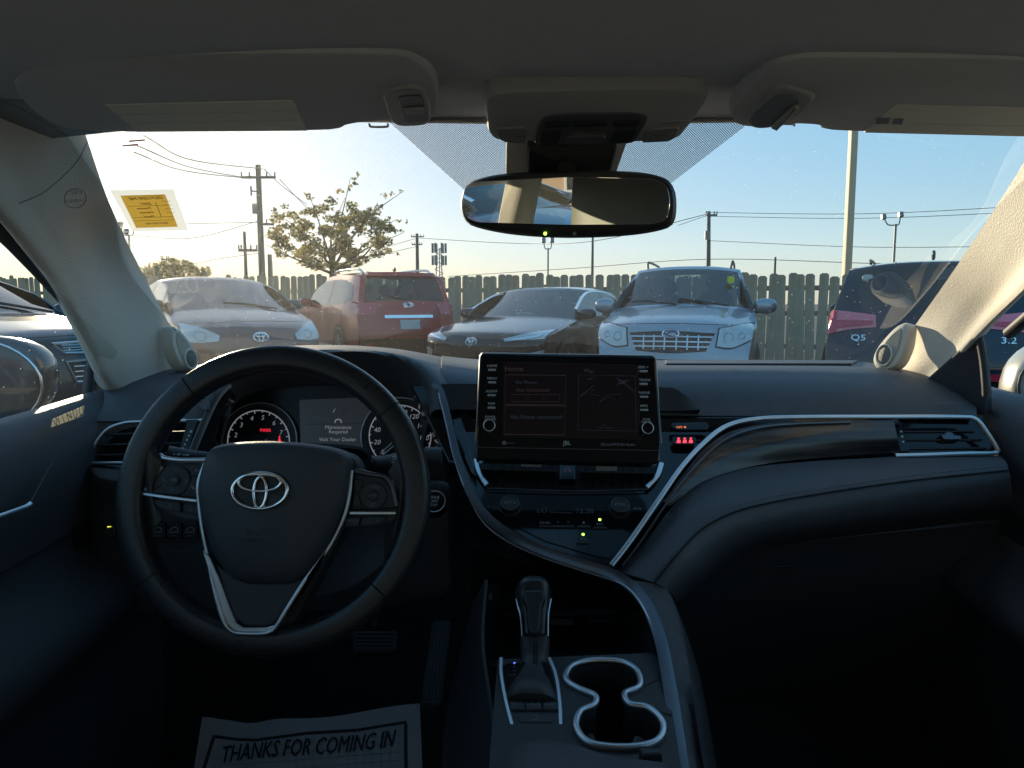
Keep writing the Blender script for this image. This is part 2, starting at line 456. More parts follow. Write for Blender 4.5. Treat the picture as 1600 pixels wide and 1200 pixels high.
M['rim'] = mat('alloy rim', (.45, .46, .48), .3, metal=.9)
M['carglass'] = glass_mat('car window glass', (.42, .5, .5), 1.0)
M['tintglass'] = mat('dark tinted window', (.012, .016, .018), .03, coat=.3)
M['lampglass'] = mat('clear headlamp lens', (.50, .53, .53), .12, coat=1, var=.25, vscale=14, metal=.35)
M['lampinner'] = mat('headlamp reflector', (.40, .42, .43), .12, metal=.7)
M['redlamp'] = mat('red tail lamp lens', (.55, .02, .05), .15, coat=1, var=.45, vscale=45)
M['pinklamp'] = mat('pink lamp band', (.75, .16, .20), .15, coat=1, var=.25, vscale=60)
M['trimblack'] = mat('black bumper plastic', (.012, .012, .013), .45)
M['carseat'] = mat('dark car seat cloth', (.05, .05, .055), .8)
M['plate'] = mat('licence plate white', (.5, .5, .49), .5)
M['yellowtag'] = mat('yellow tag', (.65, .68, .05), .6)

def paint(name, c, metal=.35, rough=.22): return mat(name, c, rough, metal=metal, coat=.7, spec=.3, var=.06, vscale=3)
# ---- ground
g = 260
mesh('asphalt_lot', [(-g, -g, -.02), (g, -g, -.02), (g, g*1.4, -.02), (-g, g*1.4, -.02)], [(0, 1, 2, 3)], M['asphalt'], smooth=False, kind='structure')

# ---- fence: a run of dog eared pickets standing on a slightly falling line
fence = empty('picket_fence', (0, 16, 0), 'long weathered grey wooden picket fence running behind the parked cars', 'fence')
fa, fb = Vector((-21.5, 24.6, 0)), Vector((10.5, 11.2, 0))
fdir = (fb-fa).normalized(); fn = Vector((fdir.y, -fdir.x, 0)); flen = (fb-fa).length
shapes = []
def picket_mesh(wd, h, k):
    t = .016
    out = [(-wd/2, 0), (wd/2, 0), (wd/2, h-.035), (wd*.27, h), (-wd*.27, h), (-wd/2, h-.035)]
    vs_ = [(x, -t/2, z) for x, z in out]+[(x, t/2, z) for x, z in out]; m = 6
    fs = [tuple(range(m)), tuple(range(2*m-1, m-1, -1))]+[(i+m, (i+1) % m+m, (i+1) % m, i) for i in range(m)]
    me = bpy.data.meshes.new('picket'); me.from_pydata(vs_, [], fs); me.update(); me.materials.append(M['wood']); return me
for k in range(9): shapes.append(picket_mesh(random.uniform(.158, .169), 1.78+random.uniform(-.03, .03), k))
s = 0.0; cnt = 0
while s < flen and cnt < 280:
    p = fa+fdir*s; top = 1.0
    hs = 1.115-.19*s/flen
    o = bpy.data.objects.new('picket', random.choice(shapes)); COL.objects.link(o)
    o.location = (p.x, p.y, random.uniform(-.035, .02)); ang = math.atan2(fdir.y, fdir.x)
    o.rotation_euler = (random.gauss(0, .006), random.gauss(0, .014), ang+random.gauss(0, .02)); o.scale = (1, 1, hs)
    o.parent = fence; o.matrix_parent_inverse = Matrix.Translation((0, -16, 0))
    s += .1675+max(0, random.gauss(0, .006)) + (.03 if random.random() < .05 else 0); cnt += 1
rails = []
for z in (.35, .95, 1.4):
    v_, f_ = [], []
    a = fa-fn*.03; b = fb-fn*.03
    for q in (a, b):
        v_ += [q+Vector((0, 0, z)), q+Vector((0, 0, z+.09)), q-fn*.04+Vector((0, 0, z+.09)), q-fn*.04+Vector((0, 0, z))]
    f_ = [(0, 1, 5, 4), (1, 2, 6, 5), (2, 3, 7, 6), (3, 0, 4, 7), (3, 2, 1, 0), (4, 5, 6, 7)]
    mesh('rail', v_, f_, M['woodrail'], fence, smooth=False)
for k in range(int(flen/2.4)+1):
    q = fa+fdir*(k*2.4)-fn*.12; v_, f_ = [], []
    box_vf(q.x-.05, q.x+.05, q.y-.05, q.y+.05, 0, 1.55, v_, f_); mesh('post', v_, f_, M['woodrail'], fence, smooth=False)

# ---- poles and wires
def ground_at(px, d):
    p = V(px, 470, d); return Vector((p.x, p.y, 0))
def z_at(py, d): return V(800, py, d).z
def wood_pole(px, ptop, d, label, arms=(), gear=(), r=.14, name='utility_pole', lean=0.0, m='pole', group='poles standing beyond the fence', cat='pole'):
    b = ground_at(px, d); h = z_at(ptop, d); k = d/FPX
    t = empty(name, b, label, cat, group)
    sweep('shaft', [b, b+Vector((lean*h*.5, 0, h*.5)), b+Vector((lean*h, 0, h))], r, M[m], t, n=10, taper=[1.15, 1, .8])
    for (py, w0, w1) in arms:
        z = z_at(py, d); v_, f_ = [], []
        box_vf(b.x+w0*k, b.x+w1*k, b.y-.16, b.y-.06, z-.07, z+.07, v_, f_); mesh('crossarm', v_, f_, M[m], t, smooth=False)
        for q in (w0*.96, w0*.5, w1*.5, w1*.96):
            sweep('insulator', [(b.x+q*k, b.y-.11, z+.05), (b.x+q*k, b.y-.11, z+.3)], .05, M['metalpole'], t, n=6)
    for (gx, py, wpx, hpx) in gear:
        z = z_at(py, d); c = Vector((b.x+gx*k, b.y-.25, z))
        sweep('transformer', [c-Vector((0, 0, hpx*k/2)), c+Vector((0, 0, hpx*k/2))], wpx*k/2, M['metalpole'], t, n=12)
        sweep('bracket', [c, Vector((b.x, b.y, z))], .04, M['metalpole'], t, n=6)
    return t
wood_pole(411, 262, 45, 'tall wooden utility pole with long crossarm beside the leafy tree', [(281, -26, 27), (352, -3, 22)], [(-5, 329, 9, 15), (-10, 302, 3, 14)], r=.19)
wood_pole(386, 363, 42, 'short wooden pole with a thin bar left of the tall crossarm pole', [(392, -9, 20)], r=.10)
wood_pole(424, 398, 44, 'stubby thick pole just under the left edge of the tree crown', r=.16)
wood_pole(653, 366, 100, 'distant utility pole with two crossarms right of the tree', [(371, -9, 11), (383, -8, 8)], r=.24)
wood_pole(925, 372, 60, 'plain thin pole below the right half of the rear view mirror', r=.11)
wood_pole(1107, 332, 60, 'utility pole with small crossarm and grey transformer left of the silver wagon roof rail', [(338, -8, 9)], [(-6, 369, 8, 13)], r=.17, lean=-.02)
wood_pole(1209, 402, 70, 'low thin pole right above the fence behind the silver wagon', r=.12)
wood_pole(262, 405, 60, 'small pole rising out of the bush top above the grey hatchback', [(406, -6, 6)], r=.12)
# tall tan lighting pole, square, leaning a touch
b = ground_at(1321, 21); t = empty('lighting_pole', b, 'tall tan square lighting pole rising past the passenger sun visor', 'pole')
plate('shaft', Frame(b+Vector((0, -.1, 0)), (1, 0, 0), (.045, 0, 1)), [(-.10, 0), (.10, 0), (.09, 9.5), (-.09, 9.5)], -.2, 0, M['tanpole'], t, bevel=.02, loc=True)
v_, f_ = [], []; box_vf(b.x-.28, b.x+.28, b.y-.3, b.y+.2, 0, .5, v_, f_); mesh('footing', v_, f_, M['asphalt'], t, smooth=False)
def lamp_pole(px, ptop, d, label, heads):
    b = ground_at(px, d); h = z_at(ptop, d); k = d/FPX
    t = empty('floodlight_pole', b, label, 'light pole', 'lamp poles standing beyond the fence')
    sweep('shaft', [b, b+Vector((0, 0, h*.96))], .07, M['metalpole'], t, n=8)
    for (dx, dy, dz) in heads:
        e = Vector((b.x+dx*k, b.y+dy, h+dz*k))
        sweep('arm', [Vector((b.x, b.y, h*.95)), Vector((b.x+dx*k*.7, b.y+dy*.5, h*.95+.05)), e], .04, M['metalpole'], t, n=6, res=8)
        fr = Frame(e, (1, 0, 0), (0, .4, 1)); s_ = 3.2*k
        plate('lamp_head', fr, [(-s_, -s_*1.2), (s_, -s_*1.2), (s_, s_*1.2), (-s_, s_*1.2)], -.12, .12, M['metalpole'], t, bevel=.03, loc=True)
lamp_pole(1393, 345, 45, 'lamp pole with two floodlight heads above the black crossover roof', [(7, 0, 8), (-13, .5, 6)])
lamp_pole(856, 384, 60, 'lamp pole with two curved arms just under the rear view mirror', [(-7, 0, 8), (6, 0, 8)])
lamp_pole(207, 362, 50, 'lamp pole with three hooked heads under the yellow sticker', [(-12, 0, 10), (-4, 0, -1), (9, 0, 6)])
# lattice phone tower
b = ground_at(687, 150); h = z_at(388, 150); t = empty('phone_tower', b, 'far lattice phone tower with antenna panels in the middle distance', 'tower')
for (sx, sy) in ((-1, -1), (1, -1), (0, 1)):
    sweep('tower_leg', [b+Vector((sx*.9, sy*.9, 0)), b+Vector((sx*.35, sy*.35, h))], .10, M['metalpole'], t, n=6)
for i in range(14):
    z0, z1 = h*i/14, h*(i+1)/14; s_ = -1 if i % 2 else 1
    sweep('brace', [b+Vector((s_*.85, -.8, z0)), b+Vector((-s_*.8, -.75, z1))], .06, M['metalpole'], t, n=5)
for zz in (h, h-2.4):
    for a in range(6):
        c = b+Vector((1.3*math.cos(a*1.047), 1.3*math.sin(a*1.047), zz)); v_, f_ = [], []
        box_vf(c.x-.22, c.x+.22, c.y-.15, c.y+.15, zz-1, zz+.9, v_, f_); mesh('antenna_panel', v_, f_, M['metalpole'], t, smooth=False)
# wires
def wire(pts, label, r=.02):
    P = [V(*p) for p in pts]; c = P[0]
    o = sweep('overhead_wire', P, r, M['wire'], None, res=28, n=5)
    return props(o, label, 'wire', 'overhead wires')
wire([(225, 212, 25), (300, 250, 33), (411, 264, 45)], 'topmost wire sloping from the sunlit corner to the tall crossarm pole', .025)
wire([(215, 228, 25), (300, 262, 34), (386, 278, 45)], 'middle wire sagging from the left into the crossarm of the tall pole', .025)
wire([(210, 238, 25), (290, 267, 33), (392, 279, 45)], 'lowest of the three wires sagging into the crossarm of the tall pole', .025)
wire([(413, 264, 45), (440, 290, 52), (480, 320, 62)], 'wire dropping from the tall pole top behind the tree', .025)
wire([(437, 280, 45), (460, 305, 52), (500, 345, 62)], 'wire dropping from the right crossarm tip behind the tree', .025)
wire([(210, 368, 50), (300, 372, 48), (409, 344, 45)], 'long wire crossing the pale sky beneath the yellow sticker', .02)
wire([(230, 350, 50), (320, 349, 48), (409, 347, 45)], 'nearly level wire crossing the pale sky right of the yellow sticker', .02)
wire([(290, 415, 60), (345, 404, 55), (409, 395, 45)], 'thin wire rising over the grey hatchback roof towards the tall pole', .02)
wire([(655, 372, 100), (800, 380, 90), (925, 377, 70), (1107, 334, 60)], 'long wire dipping behind the rear view mirror to the transformer pole', .03)
wire([(1060, 352, 55), (1107, 336, 60)], 'short upper wire reaching the transformer pole from the left', .02)
wire([(1107, 332, 60), (1350, 334, 52), (1640, 320, 45)], 'topmost wire running right from the transformer pole', .02)
wire([(1107, 338, 60), (1350, 341, 52), (1640, 329, 45)], 'second wire running right from the transformer pole top', .02)
wire([(1107, 376, 60), (1350, 386, 52), (1640, 384, 45)], 'wire at half height running right from the transformer pole', .02)
wire([(700, 432, 80), (900, 419, 70), (1107, 405, 60), (1380, 412, 52), (1600, 414, 48)], 'lowest wire stretched just above the fence tops', .025)
wire([(490, 385, 90), (560, 395, 95), (653, 372, 100)], 'wire from behind the tree to the distant two arm pole', .03)
wire([(655, 384, 100), (610, 395, 90), (560, 410, 80)], 'slack lower wire leaving the distant two arm pole leftward', .03)

# ---- trees
def leaf_cloud(name, blobs, n, size, m, parent, seed=1):
    rnd = random.Random(seed); vs_, fs = [], []
    tot = sum(b_[3]**2 for b_ in blobs)
    for (cx, cy, cz, r, rz) in blobs:
        for _ in range(int(n*r*r/tot)):
            a = rnd.uniform(0, 2*math.pi); z = rnd.uniform(-1, 1); q = rnd.random()**.42
            s_ = math.sqrt(1-z*z); p = Vector((cx+r*q*s_*math.cos(a), cy+r*q*s_*math.sin(a), cz+rz*q*z))
            ax = Vector((rnd.gauss(0, 1), rnd.gauss(0, 1), rnd.gauss(0, .7))).normalized(); bx = ax.orthogonal().normalized()
            bx = (Quaternion(ax, rnd.uniform(0, 6.28)) @ bx); L = size*rnd.uniform(.6, 1.35); W = L*.33
            k = len(vs_); droop = Vector((0, 0, -.2*L))
            vs_ += [p-ax*L/2, p+bx*W-ax*.05*L, p+ax*L/2+droop, p-bx*W-ax*.05*L]; fs.append((k, k+1, k+2, k+3))
    return mesh(name, vs_, fs, m, parent, smooth=False)
D = 19.5; k = D/FPX; base = ground_at(517, D)
def at(px, py, dd=0): p = V(px, py, D); return Vector((p.x, p.y+dd, p.z))
tr = empty('leafy_tree', base, 'sparse tree with olive and yellow leaves and long twigs behind the fence', 'tree')
rt = random.Random(3); tw = []
trunk = sweep('trunk', [base, at(519, 440), at(520, 415)], .09, M['bark'], tr, n=10, taper=[1.3, 1, .8])
limbs = [[(520, 425), (500, 390), (470, 360), (440, 335)], [(520, 420), (505, 370), (492, 330), (482, 305)], [(520, 420), (528, 370), (540, 320), (550, 280)],
         [(521, 420), (550, 370), (585, 330), (628, 298)], [(521, 425), (560, 395), (595, 378), (630, 362)], [(521, 428), (545, 410), (590, 400), (622, 398)],
         [(520, 428), (490, 415), (455, 400), (428, 385)], [(520, 415), (515, 370), (525, 330), (533, 305)], [(520, 428), (570, 400), (600, 360), (622, 345)]]
blobs = []
for i, L in enumerate(limbs):
    dd = rt.uniform(-.7, .7)
    P = [at(x, y, dd*j/3) for j, (x, y) in enumerate(L)]
    sweep('limb', P, .035, M['bark'], tr, res=14, n=6, taper=[1.2, .7, .4, .15])
for i in range(125):
    a = rt.uniform(0, 6.28); q = rt.random()**.55
    x = 520+92*q*math.cos(a); y = 368+52*q*math.sin(a)
    if y > 400 and abs(x-520) > 70: continue
    c = at(x, y, rt.uniform(-.9, .9)); r = rt.uniform(.11, .25); blobs.append((c.x, c.y, c.z, r, r*.6))
for (x, y, r) in [(433, 330, .12), (444, 322, .12), (480, 304, .10), (487, 310, .1), (533, 300, .1), (545, 318, .12), (549, 300, .07), (552, 285, .07), (556, 270, .06), (551, 276, .06), (548, 292, .06), (600, 305, .10), (612, 302, .08), (625, 297, .06), (633, 345, .06), (622, 344, .07),
                  (628, 361, .06), (615, 360, .08), (622, 396, .06), (607, 392, .09), (428, 385, .13), (436, 372, .14), (590, 322, .14), (605, 340, .1), (500, 415, .12), (545, 418, .12), (560, 412, .12), (575, 405, .1)]:
    c = at(x, y, rt.uniform(-.3, .3)); blobs.append((c.x, c.y, c.z, r, r*.7))
leaf_cloud('crown', blobs, 7600, .092, M['leaf'], tr, 5)
D = 34; base = ground_at(272, D)
bu = empty('bush', base, 'dull green bushy treetop above the fence over the grey hatchback', 'bush')
sweep('trunk', [base, at(272, 440), at(272, 420)], .12, M['bark'], bu, n=8)
bl = []
for (x, y, r) in [(232, 430, .45), (245, 424, .5), (262, 420, .55), (278, 418, .55), (255, 412, .3), (268, 410, .3), (295, 422, .5), (312, 425, .42), (325, 428, .35), (240, 415, .25), (285, 412, .3), (305, 416, .25), (272, 430, .7), (250, 432, .6)]:
    c = at(x, y, rt.uniform(-.6, .6)); bl.append((c.x, c.y, c.z, r*.85, r*.7))
leaf_cloud('crown', bl, 1150, .19, M['bushleaf'], bu, 8)
# ================================================================== parked cars
def lerp_keys(keys, n):
    out = [spline([Vector(k_[:2]+(0,)) for k_ in keys], 2)] and []
    m = len(keys)
    def g(i):
        i = max(0, min(m-1, i)); return keys[i]
    for i in range(m-1):
        for q in range(n):
            t = q/n
            out.append([cr(g(i-1)[c], g(i)[c], g(i+1)[c], g(i+2)[c], t*1.0)*.6+.4*(g(i)[c]*(1-t)+g(i+1)[c]*t) for c in range(4)])
    out.append(list(keys[-1])); return out
def wheel(parent, x, y, r, side, wd=.2):
    t = []
    prof = [(r*.66, -wd/2), (r*.93, -wd/2), (r, -wd*.36), (r, wd*.36), (r*.93, wd/2), (r*.66, wd/2)]
    n = 28; vs_, fs = [], []
    for i in range(n):
        a = 2*math.pi*i/n
        vs_ += [(x+q*math.cos(a), y+o, r+q*math.sin(a)) for q, o in prof]
    m = len(prof)
    for i in range(n):
        for j in range(m):
            fs.append((i*m+j, ((i+1) % n)*m+j, ((i+1) % n)*m+(j+1) % m, i*m+(j+1) % m))
    w_ = mesh('wheel', vs_, fs, M['tyre'], parent, local=True)
    vs_, fs = [], []
    yo = y+side*wd*.40
    for k_ in range(10):
        a = 2*math.pi*k_/10; da = .13; b0 = len(vs_)
        for (rr, q) in ((r*.12, da*2.2), (r*.66, da)):
            for s_ in (-1, 1):
                vs_ += [(x+rr*math.cos(a+s_*q), yo, r+rr*math.sin(a+s_*q)), (x+rr*math.cos(a+s_*q), yo-side*.04, r+rr*math.sin(a+s_*q))]
        fs += [(b0, b0+2, b0+6, b0+4), (b0, b0+4, b0+5, b0+1), (b0+2, b0+3, b0+7, b0+6)]
    b0 = len(vs_)
    for i in range(n):
        a = 2*math.pi*i/n
        vs_ += [(x+r*.67*math.cos(a), yo+side*.01, r+r*.67*math.sin(a)), (x+r*.6*math.cos(a), yo, r+r*.6*math.sin(a)), (x+r*.6*math.cos(a), yo-side*.1, r+r*.6*math.sin(a))]
    for i in range(n):
        j = (i+1) % n
        fs += [(b0+i*3, b0+j*3, b0+j*3+1, b0+i*3+1), (b0+i*3+1, b0+j*3+1, b0+j*3+2, b0+i*3+2)]
    mesh('rim', vs_, fs, M['rim'], w_, local=True)
    return w_
class Car:
    def __init__(s, name, label, pos, heading, keys, ws, rw, zb, W, pm, tumble=.36, group='cars parked in the lot', taper=.13, cat='car', belt_in=.06, z=0.0):
        """keys: centre profile (x,z,bow,drop) nose bottom -> tail bottom; ws/rw: key indices of windscreen and rear glass"""
        s.W, s.zb, s.tumble, s.taper = W, zb, tumble, taper
        s.L = max(k_[0] for k_ in keys); s.Lr = min(k_[0] for k_ in keys)
        s.t = empty(name, (pos[0], pos[1], z), label, cat, group, rz=math.atan2(heading[1], heading[0]))
        n = 5; prof = lerp_keys(keys, n); s.keys = keys
        NT = 21; tt = [math.sin((i/(NT-1)-.5)*math.pi*.96)/math.sin(math.pi*.48) for i in range(NT)]
        V0 = []
        for (x, z_, bow, drop) in prof:
            xe, ze = x-bow, z_-drop; e = s.Y(xe, ze)
            for t in tt:
                V0.append((x-bow*t*t, e*t, z_-drop*abs(t)**2.6))
        F0 = grid_faces(NT, len(prof))
        def isg(f, a, b, lim):
            j, i = f[0]//NT, f[0] % NT
            return a*n <= j < b*n and lim <= i < NT-1-lim
        wsf = [f for f in F0 if isg(f, ws[0], ws[1], 2)]
        rwf = [f for f in F0 if rw and isg(f, rw[0], rw[1], 3)]
        opened = set(wsf) | set(rwf)
        body = [f for f in F0 if f not in opened]
        # sides
        edge = [(V0[j*NT+NT-1][0], V0[j*NT+NT-1][2]) for j in range(len(prof))]
        xs = [e[0] for e in edge]; jt = max(range(len(xs)), key=lambda q: xs[q]); jr = min(range(len(xs)), key=lambda q: xs[q])
        up = edge[jt:jr+1]; lowf = edge[:jt+1]; lowr = edge[jr:]
        s.up = up
        x0, x1 = edge[jr][0], edge[jt][0]
        nc = 60; nr = 18; vs_ = list(V0); fs = list(body)
        def interp(poly, x):
            for a, b in zip(poly, poly[1:]):
                lo, hi = min(a[0], b[0]), max(a[0], b[0])
                if lo <= x <= hi and hi > lo: return a[1]+(b[1]-a[1])*(x-a[0])/(b[0]-a[0])
            return None
        s.edge_z = lambda x: interp(up, x)
        for sd in (1, -1):
            b0 = len(vs_)
            for c in range(nc+1):
                x = x0+(x1-x0)*c/nc
                zt = interp(up, x); zt = zt if zt is not None else edge[jt][1]
                zl = None
                if x > lowf[0][0]: zl = interp(lowf, x)
                elif x < lowr[-1][0]: zl = interp(lowr, x)
                if zl is None: zl = edge[0][1] if x > 0 else edge[-1][1]
                zl = min(zl, zt)
                for r in range(nr+1):
                    z_ = zt+(zl-zt)*r/nr; vs_.append((x, sd*s.Y(x, z_), z_))
            for c in range(nc):
                for r in range(nr):
                    q = (b0+c*(nr+1)+r, b0+c*(nr+1)+r+1, b0+(c+1)*(nr+1)+r+1, b0+(c+1)*(nr+1)+r)
                    fs.append(q if sd > 0 else tuple(reversed(q)))
        # floor pan
        b0 = len(vs_); hx = s.L-.3; hr = s.Lr+.3
        vs_ += [(hr, -W*.9, .24), (hx, -W*.9, .24), (hx, W*.9, .24), (hr, W*.9, .24)]; fs.append((b0, b0+1, b0+2, b0+3))
        s.body = mesh('body', vs_, fs, pm, s.t, sharp=42, local=True); s.pm = pm
        bm = bmesh.new(); bm.from_mesh(s.body.data); bmesh.ops.remove_doubles(bm, verts=bm.verts, dist=.0008); bm.to_mesh(s.body.data); bm.free()
        s.body.data.set_sharp_from_angle(angle=R(42))
        s.bvh = BVHTree.FromPolygons([Vector(v) for v in V0]+[Vector(v) for v in vs_[len(V0):]], F0+fs[len(body):])
        def sub(name, F, m, par):
            ids = sorted({k_ for f in F for k_ in f}); mp = {k_: i for i, k_ in enumerate(ids)}
            return mesh(name, [V0[k_] for k_ in ids], [tuple(mp[k_] for k_ in f) for f in F], m, par, local=True)
        s.ws = sub('windscreen', wsf, M['carglass'], s.t)
        if rw: s.rw = sub('rear_window', rwf, M['carglass'], s.t)
    def Y(s, x, z):
        W = s.W
        y = W - (z-s.zb)*s.tumble - .03 if z > s.zb else W*(1-.035*((z-.62)/.5)**2) - (.03*max(0, (z-(s.zb-.08))/.08))
        half = s.L if x > 0 else -s.Lr
        q = max(0, abs(x)/half-.55)/.45
        return max(.05, y*(1-s.taper*q**2.2))
    def decal(s, name, top, bot, m, off=.008, face=1, nu=14, nv=6, parent=None, side=None, skirt=.03):
        """patch hugging the body. top/bot: polylines. face +1 front, -1 rear -> points are (y,z); side=+1/-1 -> points are (x,z)"""
        A = spline([Vector((p[0], p[1], 0)) for p in top], nu); B = spline([Vector((p[0], p[1], 0)) for p in bot], nu)
        P = []
        for j in range(nv):
            for i in range(nu):
                q = A[i].lerp(B[i], j/(nv-1))
                if side: p = Vector((q.x, side*(s.Y(q.x, q.y)+off), q.y)); nn = Vector((0, side, 0))
                else:
                    h = s.bvh.ray_cast(Vector((face*6, q.x, q.y)), Vector((-face, 0, 0)))
                    if h[0] is None: h = s.bvh.find_nearest(Vector((face*(s.L if face > 0 else -s.Lr), q.x, q.y)))
                    nn = h[1]; nn = nn if nn.x*face > 0 else -nn
                    p = h[0]+nn*off; nn = Vector((face, 0, 0))
                P.append((p, nn))
        N = nu*nv; vs_ = [p for p, _ in P]; fs = grid_faces(nu, nv)
        a, b, c, d = (vs_[k_] for k_ in fs[len(fs)//2])
        flip = (c-a).cross(d-b).dot(P[0][1]) < 0
        if flip: fs = [tuple(reversed(f)) for f in fs]
        border = [i for i in range(nu)] + [j*nu+nu-1 for j in range(1, nv)] + [(nv-1)*nu+i for i in range(nu-2, -1, -1)] + [j*nu for j in range(nv-2, 0, -1)]
        bb = len(vs_); vs_ += [P[k_][0]-P[k_][1]*skirt for k_ in border]
        for i in range(len(border)):
            j = (i+1) % len(border); q = (border[j], border[i], bb+i, bb+j); fs.append(tuple(reversed(q)) if flip else q)
        return mesh(name, vs_, fs, m, parent or s.t, local=True)
    def blob(s, name, c, sz, m, parent=None):
        bm = bmesh.new(); bmesh.ops.create_uvsphere(bm, u_segments=16, v_segments=10, radius=1)
        for v in bm.verts:
            v.co = Vector((math.copysign(abs(v.co.x)**.8, v.co.x)*sz[0]+c[0], math.copysign(abs(v.co.y)**.8, v.co.y)*sz[1]+c[1], math.copysign(abs(v.co.z)**.75, v.co.z)*sz[2]+c[2]))
        me = bpy.data.meshes.new(name); bm.to_mesh(me); bm.free(); me.materials.append(m); me.polygons.foreach_set('use_smooth', [True]*len(me.polygons))
        o = bpy.data.objects.new(name, me); COL.objects.link(o); o.parent = parent or s.t; return o
    def tube(s, name, pts, r, m, parent=None, **k_):
        o = sweep(name, [Vector(p) for p in pts], r, m, None, **k_); o.parent = parent or s.t; return o
    def mirrors(s, x, z, m, sz=(.07, .12, .075), dy=.10):
        for sd in (1, -1):
            y = sd*(s.Y(x, z)+dy)
            h = s.blob('door_mirror', (x, y, z+.03), sz, m)
            s.tube('mirror_arm', [(x-.01, sd*(s.Y(x, z)-.02), z-.04), (x, y, z-.02)], .025, M['trimblack'], h, n=6)
    def wheels(s, xf, xr, r):
        for x in (xf, xr):
            for sd in (1, -1):
                y = sd*(s.Y(x, r)-.085)
                pts = [(x+(r+.05)*math.cos(a), sd*(s.Y(x, .4)+.004), r+(r+.05)*math.sin(a)) for a in [R(-5+q*10) for q in range(20)]]
                vs_ = [(x, sd*(s.Y(x, r)+.003), r)]+[(p[0], sd*(s.Y(x, max(.3, p[2]))+.003), max(.2, p[2])) for p in pts]
                mesh('wheel_arch', vs_, [(0, i, i+1) if sd < 0 else (0, i+1, i) for i in range(1, len(pts))], M['trimblack'], s.t, smooth=False, local=True)
                wheel(s.t, x, sd*(s.Y(x, r)-.07), r, sd)
    def seats(s, x, z, ys=(.36, -.36), m=None):
        for y in ys:
            st = s.blob('seat', (x, y, z), (.10, .24, .30), m or M['carseat'])
            s.blob('headrest', (x-.03, y, z+.38), (.06, .14, .10), m or M['carseat'], st)
    def text(s, name, st, y, z, h, m, face=1, parent=None, stretch=1.0):
        me = text_mesh(st); k_ = h/.69
        hit = s.bvh.ray_cast(Vector((face*6, y, z)), Vector((-face, 0, 0))); x = hit[0].x if hit[0] else face*s.L
        for v in me.vertices:
            a, b = v.co.x*k_*stretch, v.co.y*k_
            yy = y+a*(1 if face > 0 else -1)
            h2 = s.bvh.ray_cast(Vector((face*6, yy, z+b)), Vector((-face, 0, 0)))
            v.co = ((h2[0].x if h2[0] else x)+face*.012, yy, z+b)
        me.materials.append(m); o = bpy.data.objects.new(name, me); COL.objects.link(o); o.parent = parent or s.t; return o
    def oval(s, name, y, z, ry, rz, m, r=.008, face=1, off=.012, parent=None, n=20):
        pts = []
        for i in range(n):
            a = 2*math.pi*i/n; yy, zz = y+ry*math.cos(a), z+rz*math.sin(a)
            h = s.bvh.ray_cast(Vector((face*6, yy, zz)), Vector((-face, 0, 0)))
            pts.append(Vector(((h[0].x if h[0] else face*s.L)+face*off, yy, zz)))
        return s.tube(name, pts, r, m, parent, closed=True, n=6)
def triple_oval(c, y, z, w_, m=None, face=1):
    m = m or M['chrome']
    e = c.oval('emblem', y, z, w_, w_*.66, m, w_*.09, face)
    c.oval('emblem_loop', y, z, w_*.28, w_*.62, m, w_*.08, face, parent=e); c.oval('emblem_loop', y, z+w_*.32, w_*.68, w_*.27, m, w_*.08, face, parent=e)
    return e
def shut_lines(c, dx=(.78, -.62), z=(.34, .98), hood=None):
    for sd in (1, -1):
        for x in dx: c.decal('shut_line', [(x, z[1]), (x+.007, z[1])], [(x-.02, z[0]), (x-.013, z[0])], M['trimblack'], .0015, side=sd, nu=2, nv=10, skirt=.002)
    if hood:
        f, y, zz = hood; c.decal('shut_line', [(-y, zz), (0, zz+.02), (y, zz)], [(-y, zz-.007), (0, zz+.013), (y, zz-.007)], M['trimblack'], .0015, face=f, nu=20, nv=2, skirt=.002)
def heading(deg): return (math.sin(R(deg)), math.cos(R(deg)))   # degrees from +Y towards +X

# ---- silver wagon with roof rails, facing us
K = [(2.05, .20, .28, 0), (2.17, .26, .24, 0), (2.22, .46, .22, 0), (2.20, .62, .22, .0), (2.17, .80, .30, .01), (2.10, .935, .32, .05), (1.95, 1.00, .28, .11), (1.45, 1.08, .18, .11), (1.10, 1.13, .16, .08),
     (.98, 1.15, .17, .06), (.15, 1.60, .10, .05), (-.05, 1.645, .06, .05), (-.8, 1.675, 0, .06), (-1.75, 1.64, 0, .06), (-1.95, 1.60, -.04, .06), (-2.18, 1.12, -.08, .03), (-2.24, .95, -.10, 0), (-2.28, .60, -.12, 0), (-2.12, .25, -.15, 0)]
hd = heading(180+17.5)
nose = V(1047, 525, 7.75); silver = paint('silver blue paint', (.33, .37, .42), .6, .3)
c = Car('parked_wagon', 'silver blue station wagon with roof rails and hexagon grille facing the camera', (nose.x-hd[0]*2.22, nose.y-hd[1]*2.22), hd, K, (9, 10), (14, 15), 1.02, .885, silver, taper=.20, z=.02)
c.decal('grille', [(-.44, .845), (0, .875), (.44, .845)], [(-.36, .665), (0, .645), (.36, .665)], M['trimblack'], .006)
gr_ = c.t.children[-1]
for zz, hw in ((.815, .42), (.765, .40), (.715, .38)): c.decal('grille_bar', [(-hw, zz), (0, zz+.006), (hw, zz)], [(-hw, zz-.013), (0, zz-.007), (hw, zz-.013)], M['satin'], .016, nv=3, parent=gr_)
for yy in [-.28, -.17, -.06, .06, .17, .28]: c.decal('grille_bar', [(yy-.007, .83), (yy+.007, .83)], [(yy-.007, .68), (yy+.007, .68)], M['satin'], .013, nu=3, nv=4, parent=gr_)
c.decal('grille_frame', [(-.46, .895), (0, .925), (.46, .895)], [(-.45, .845), (0, .868), (.45, .845)], silver, .018, nv=4)
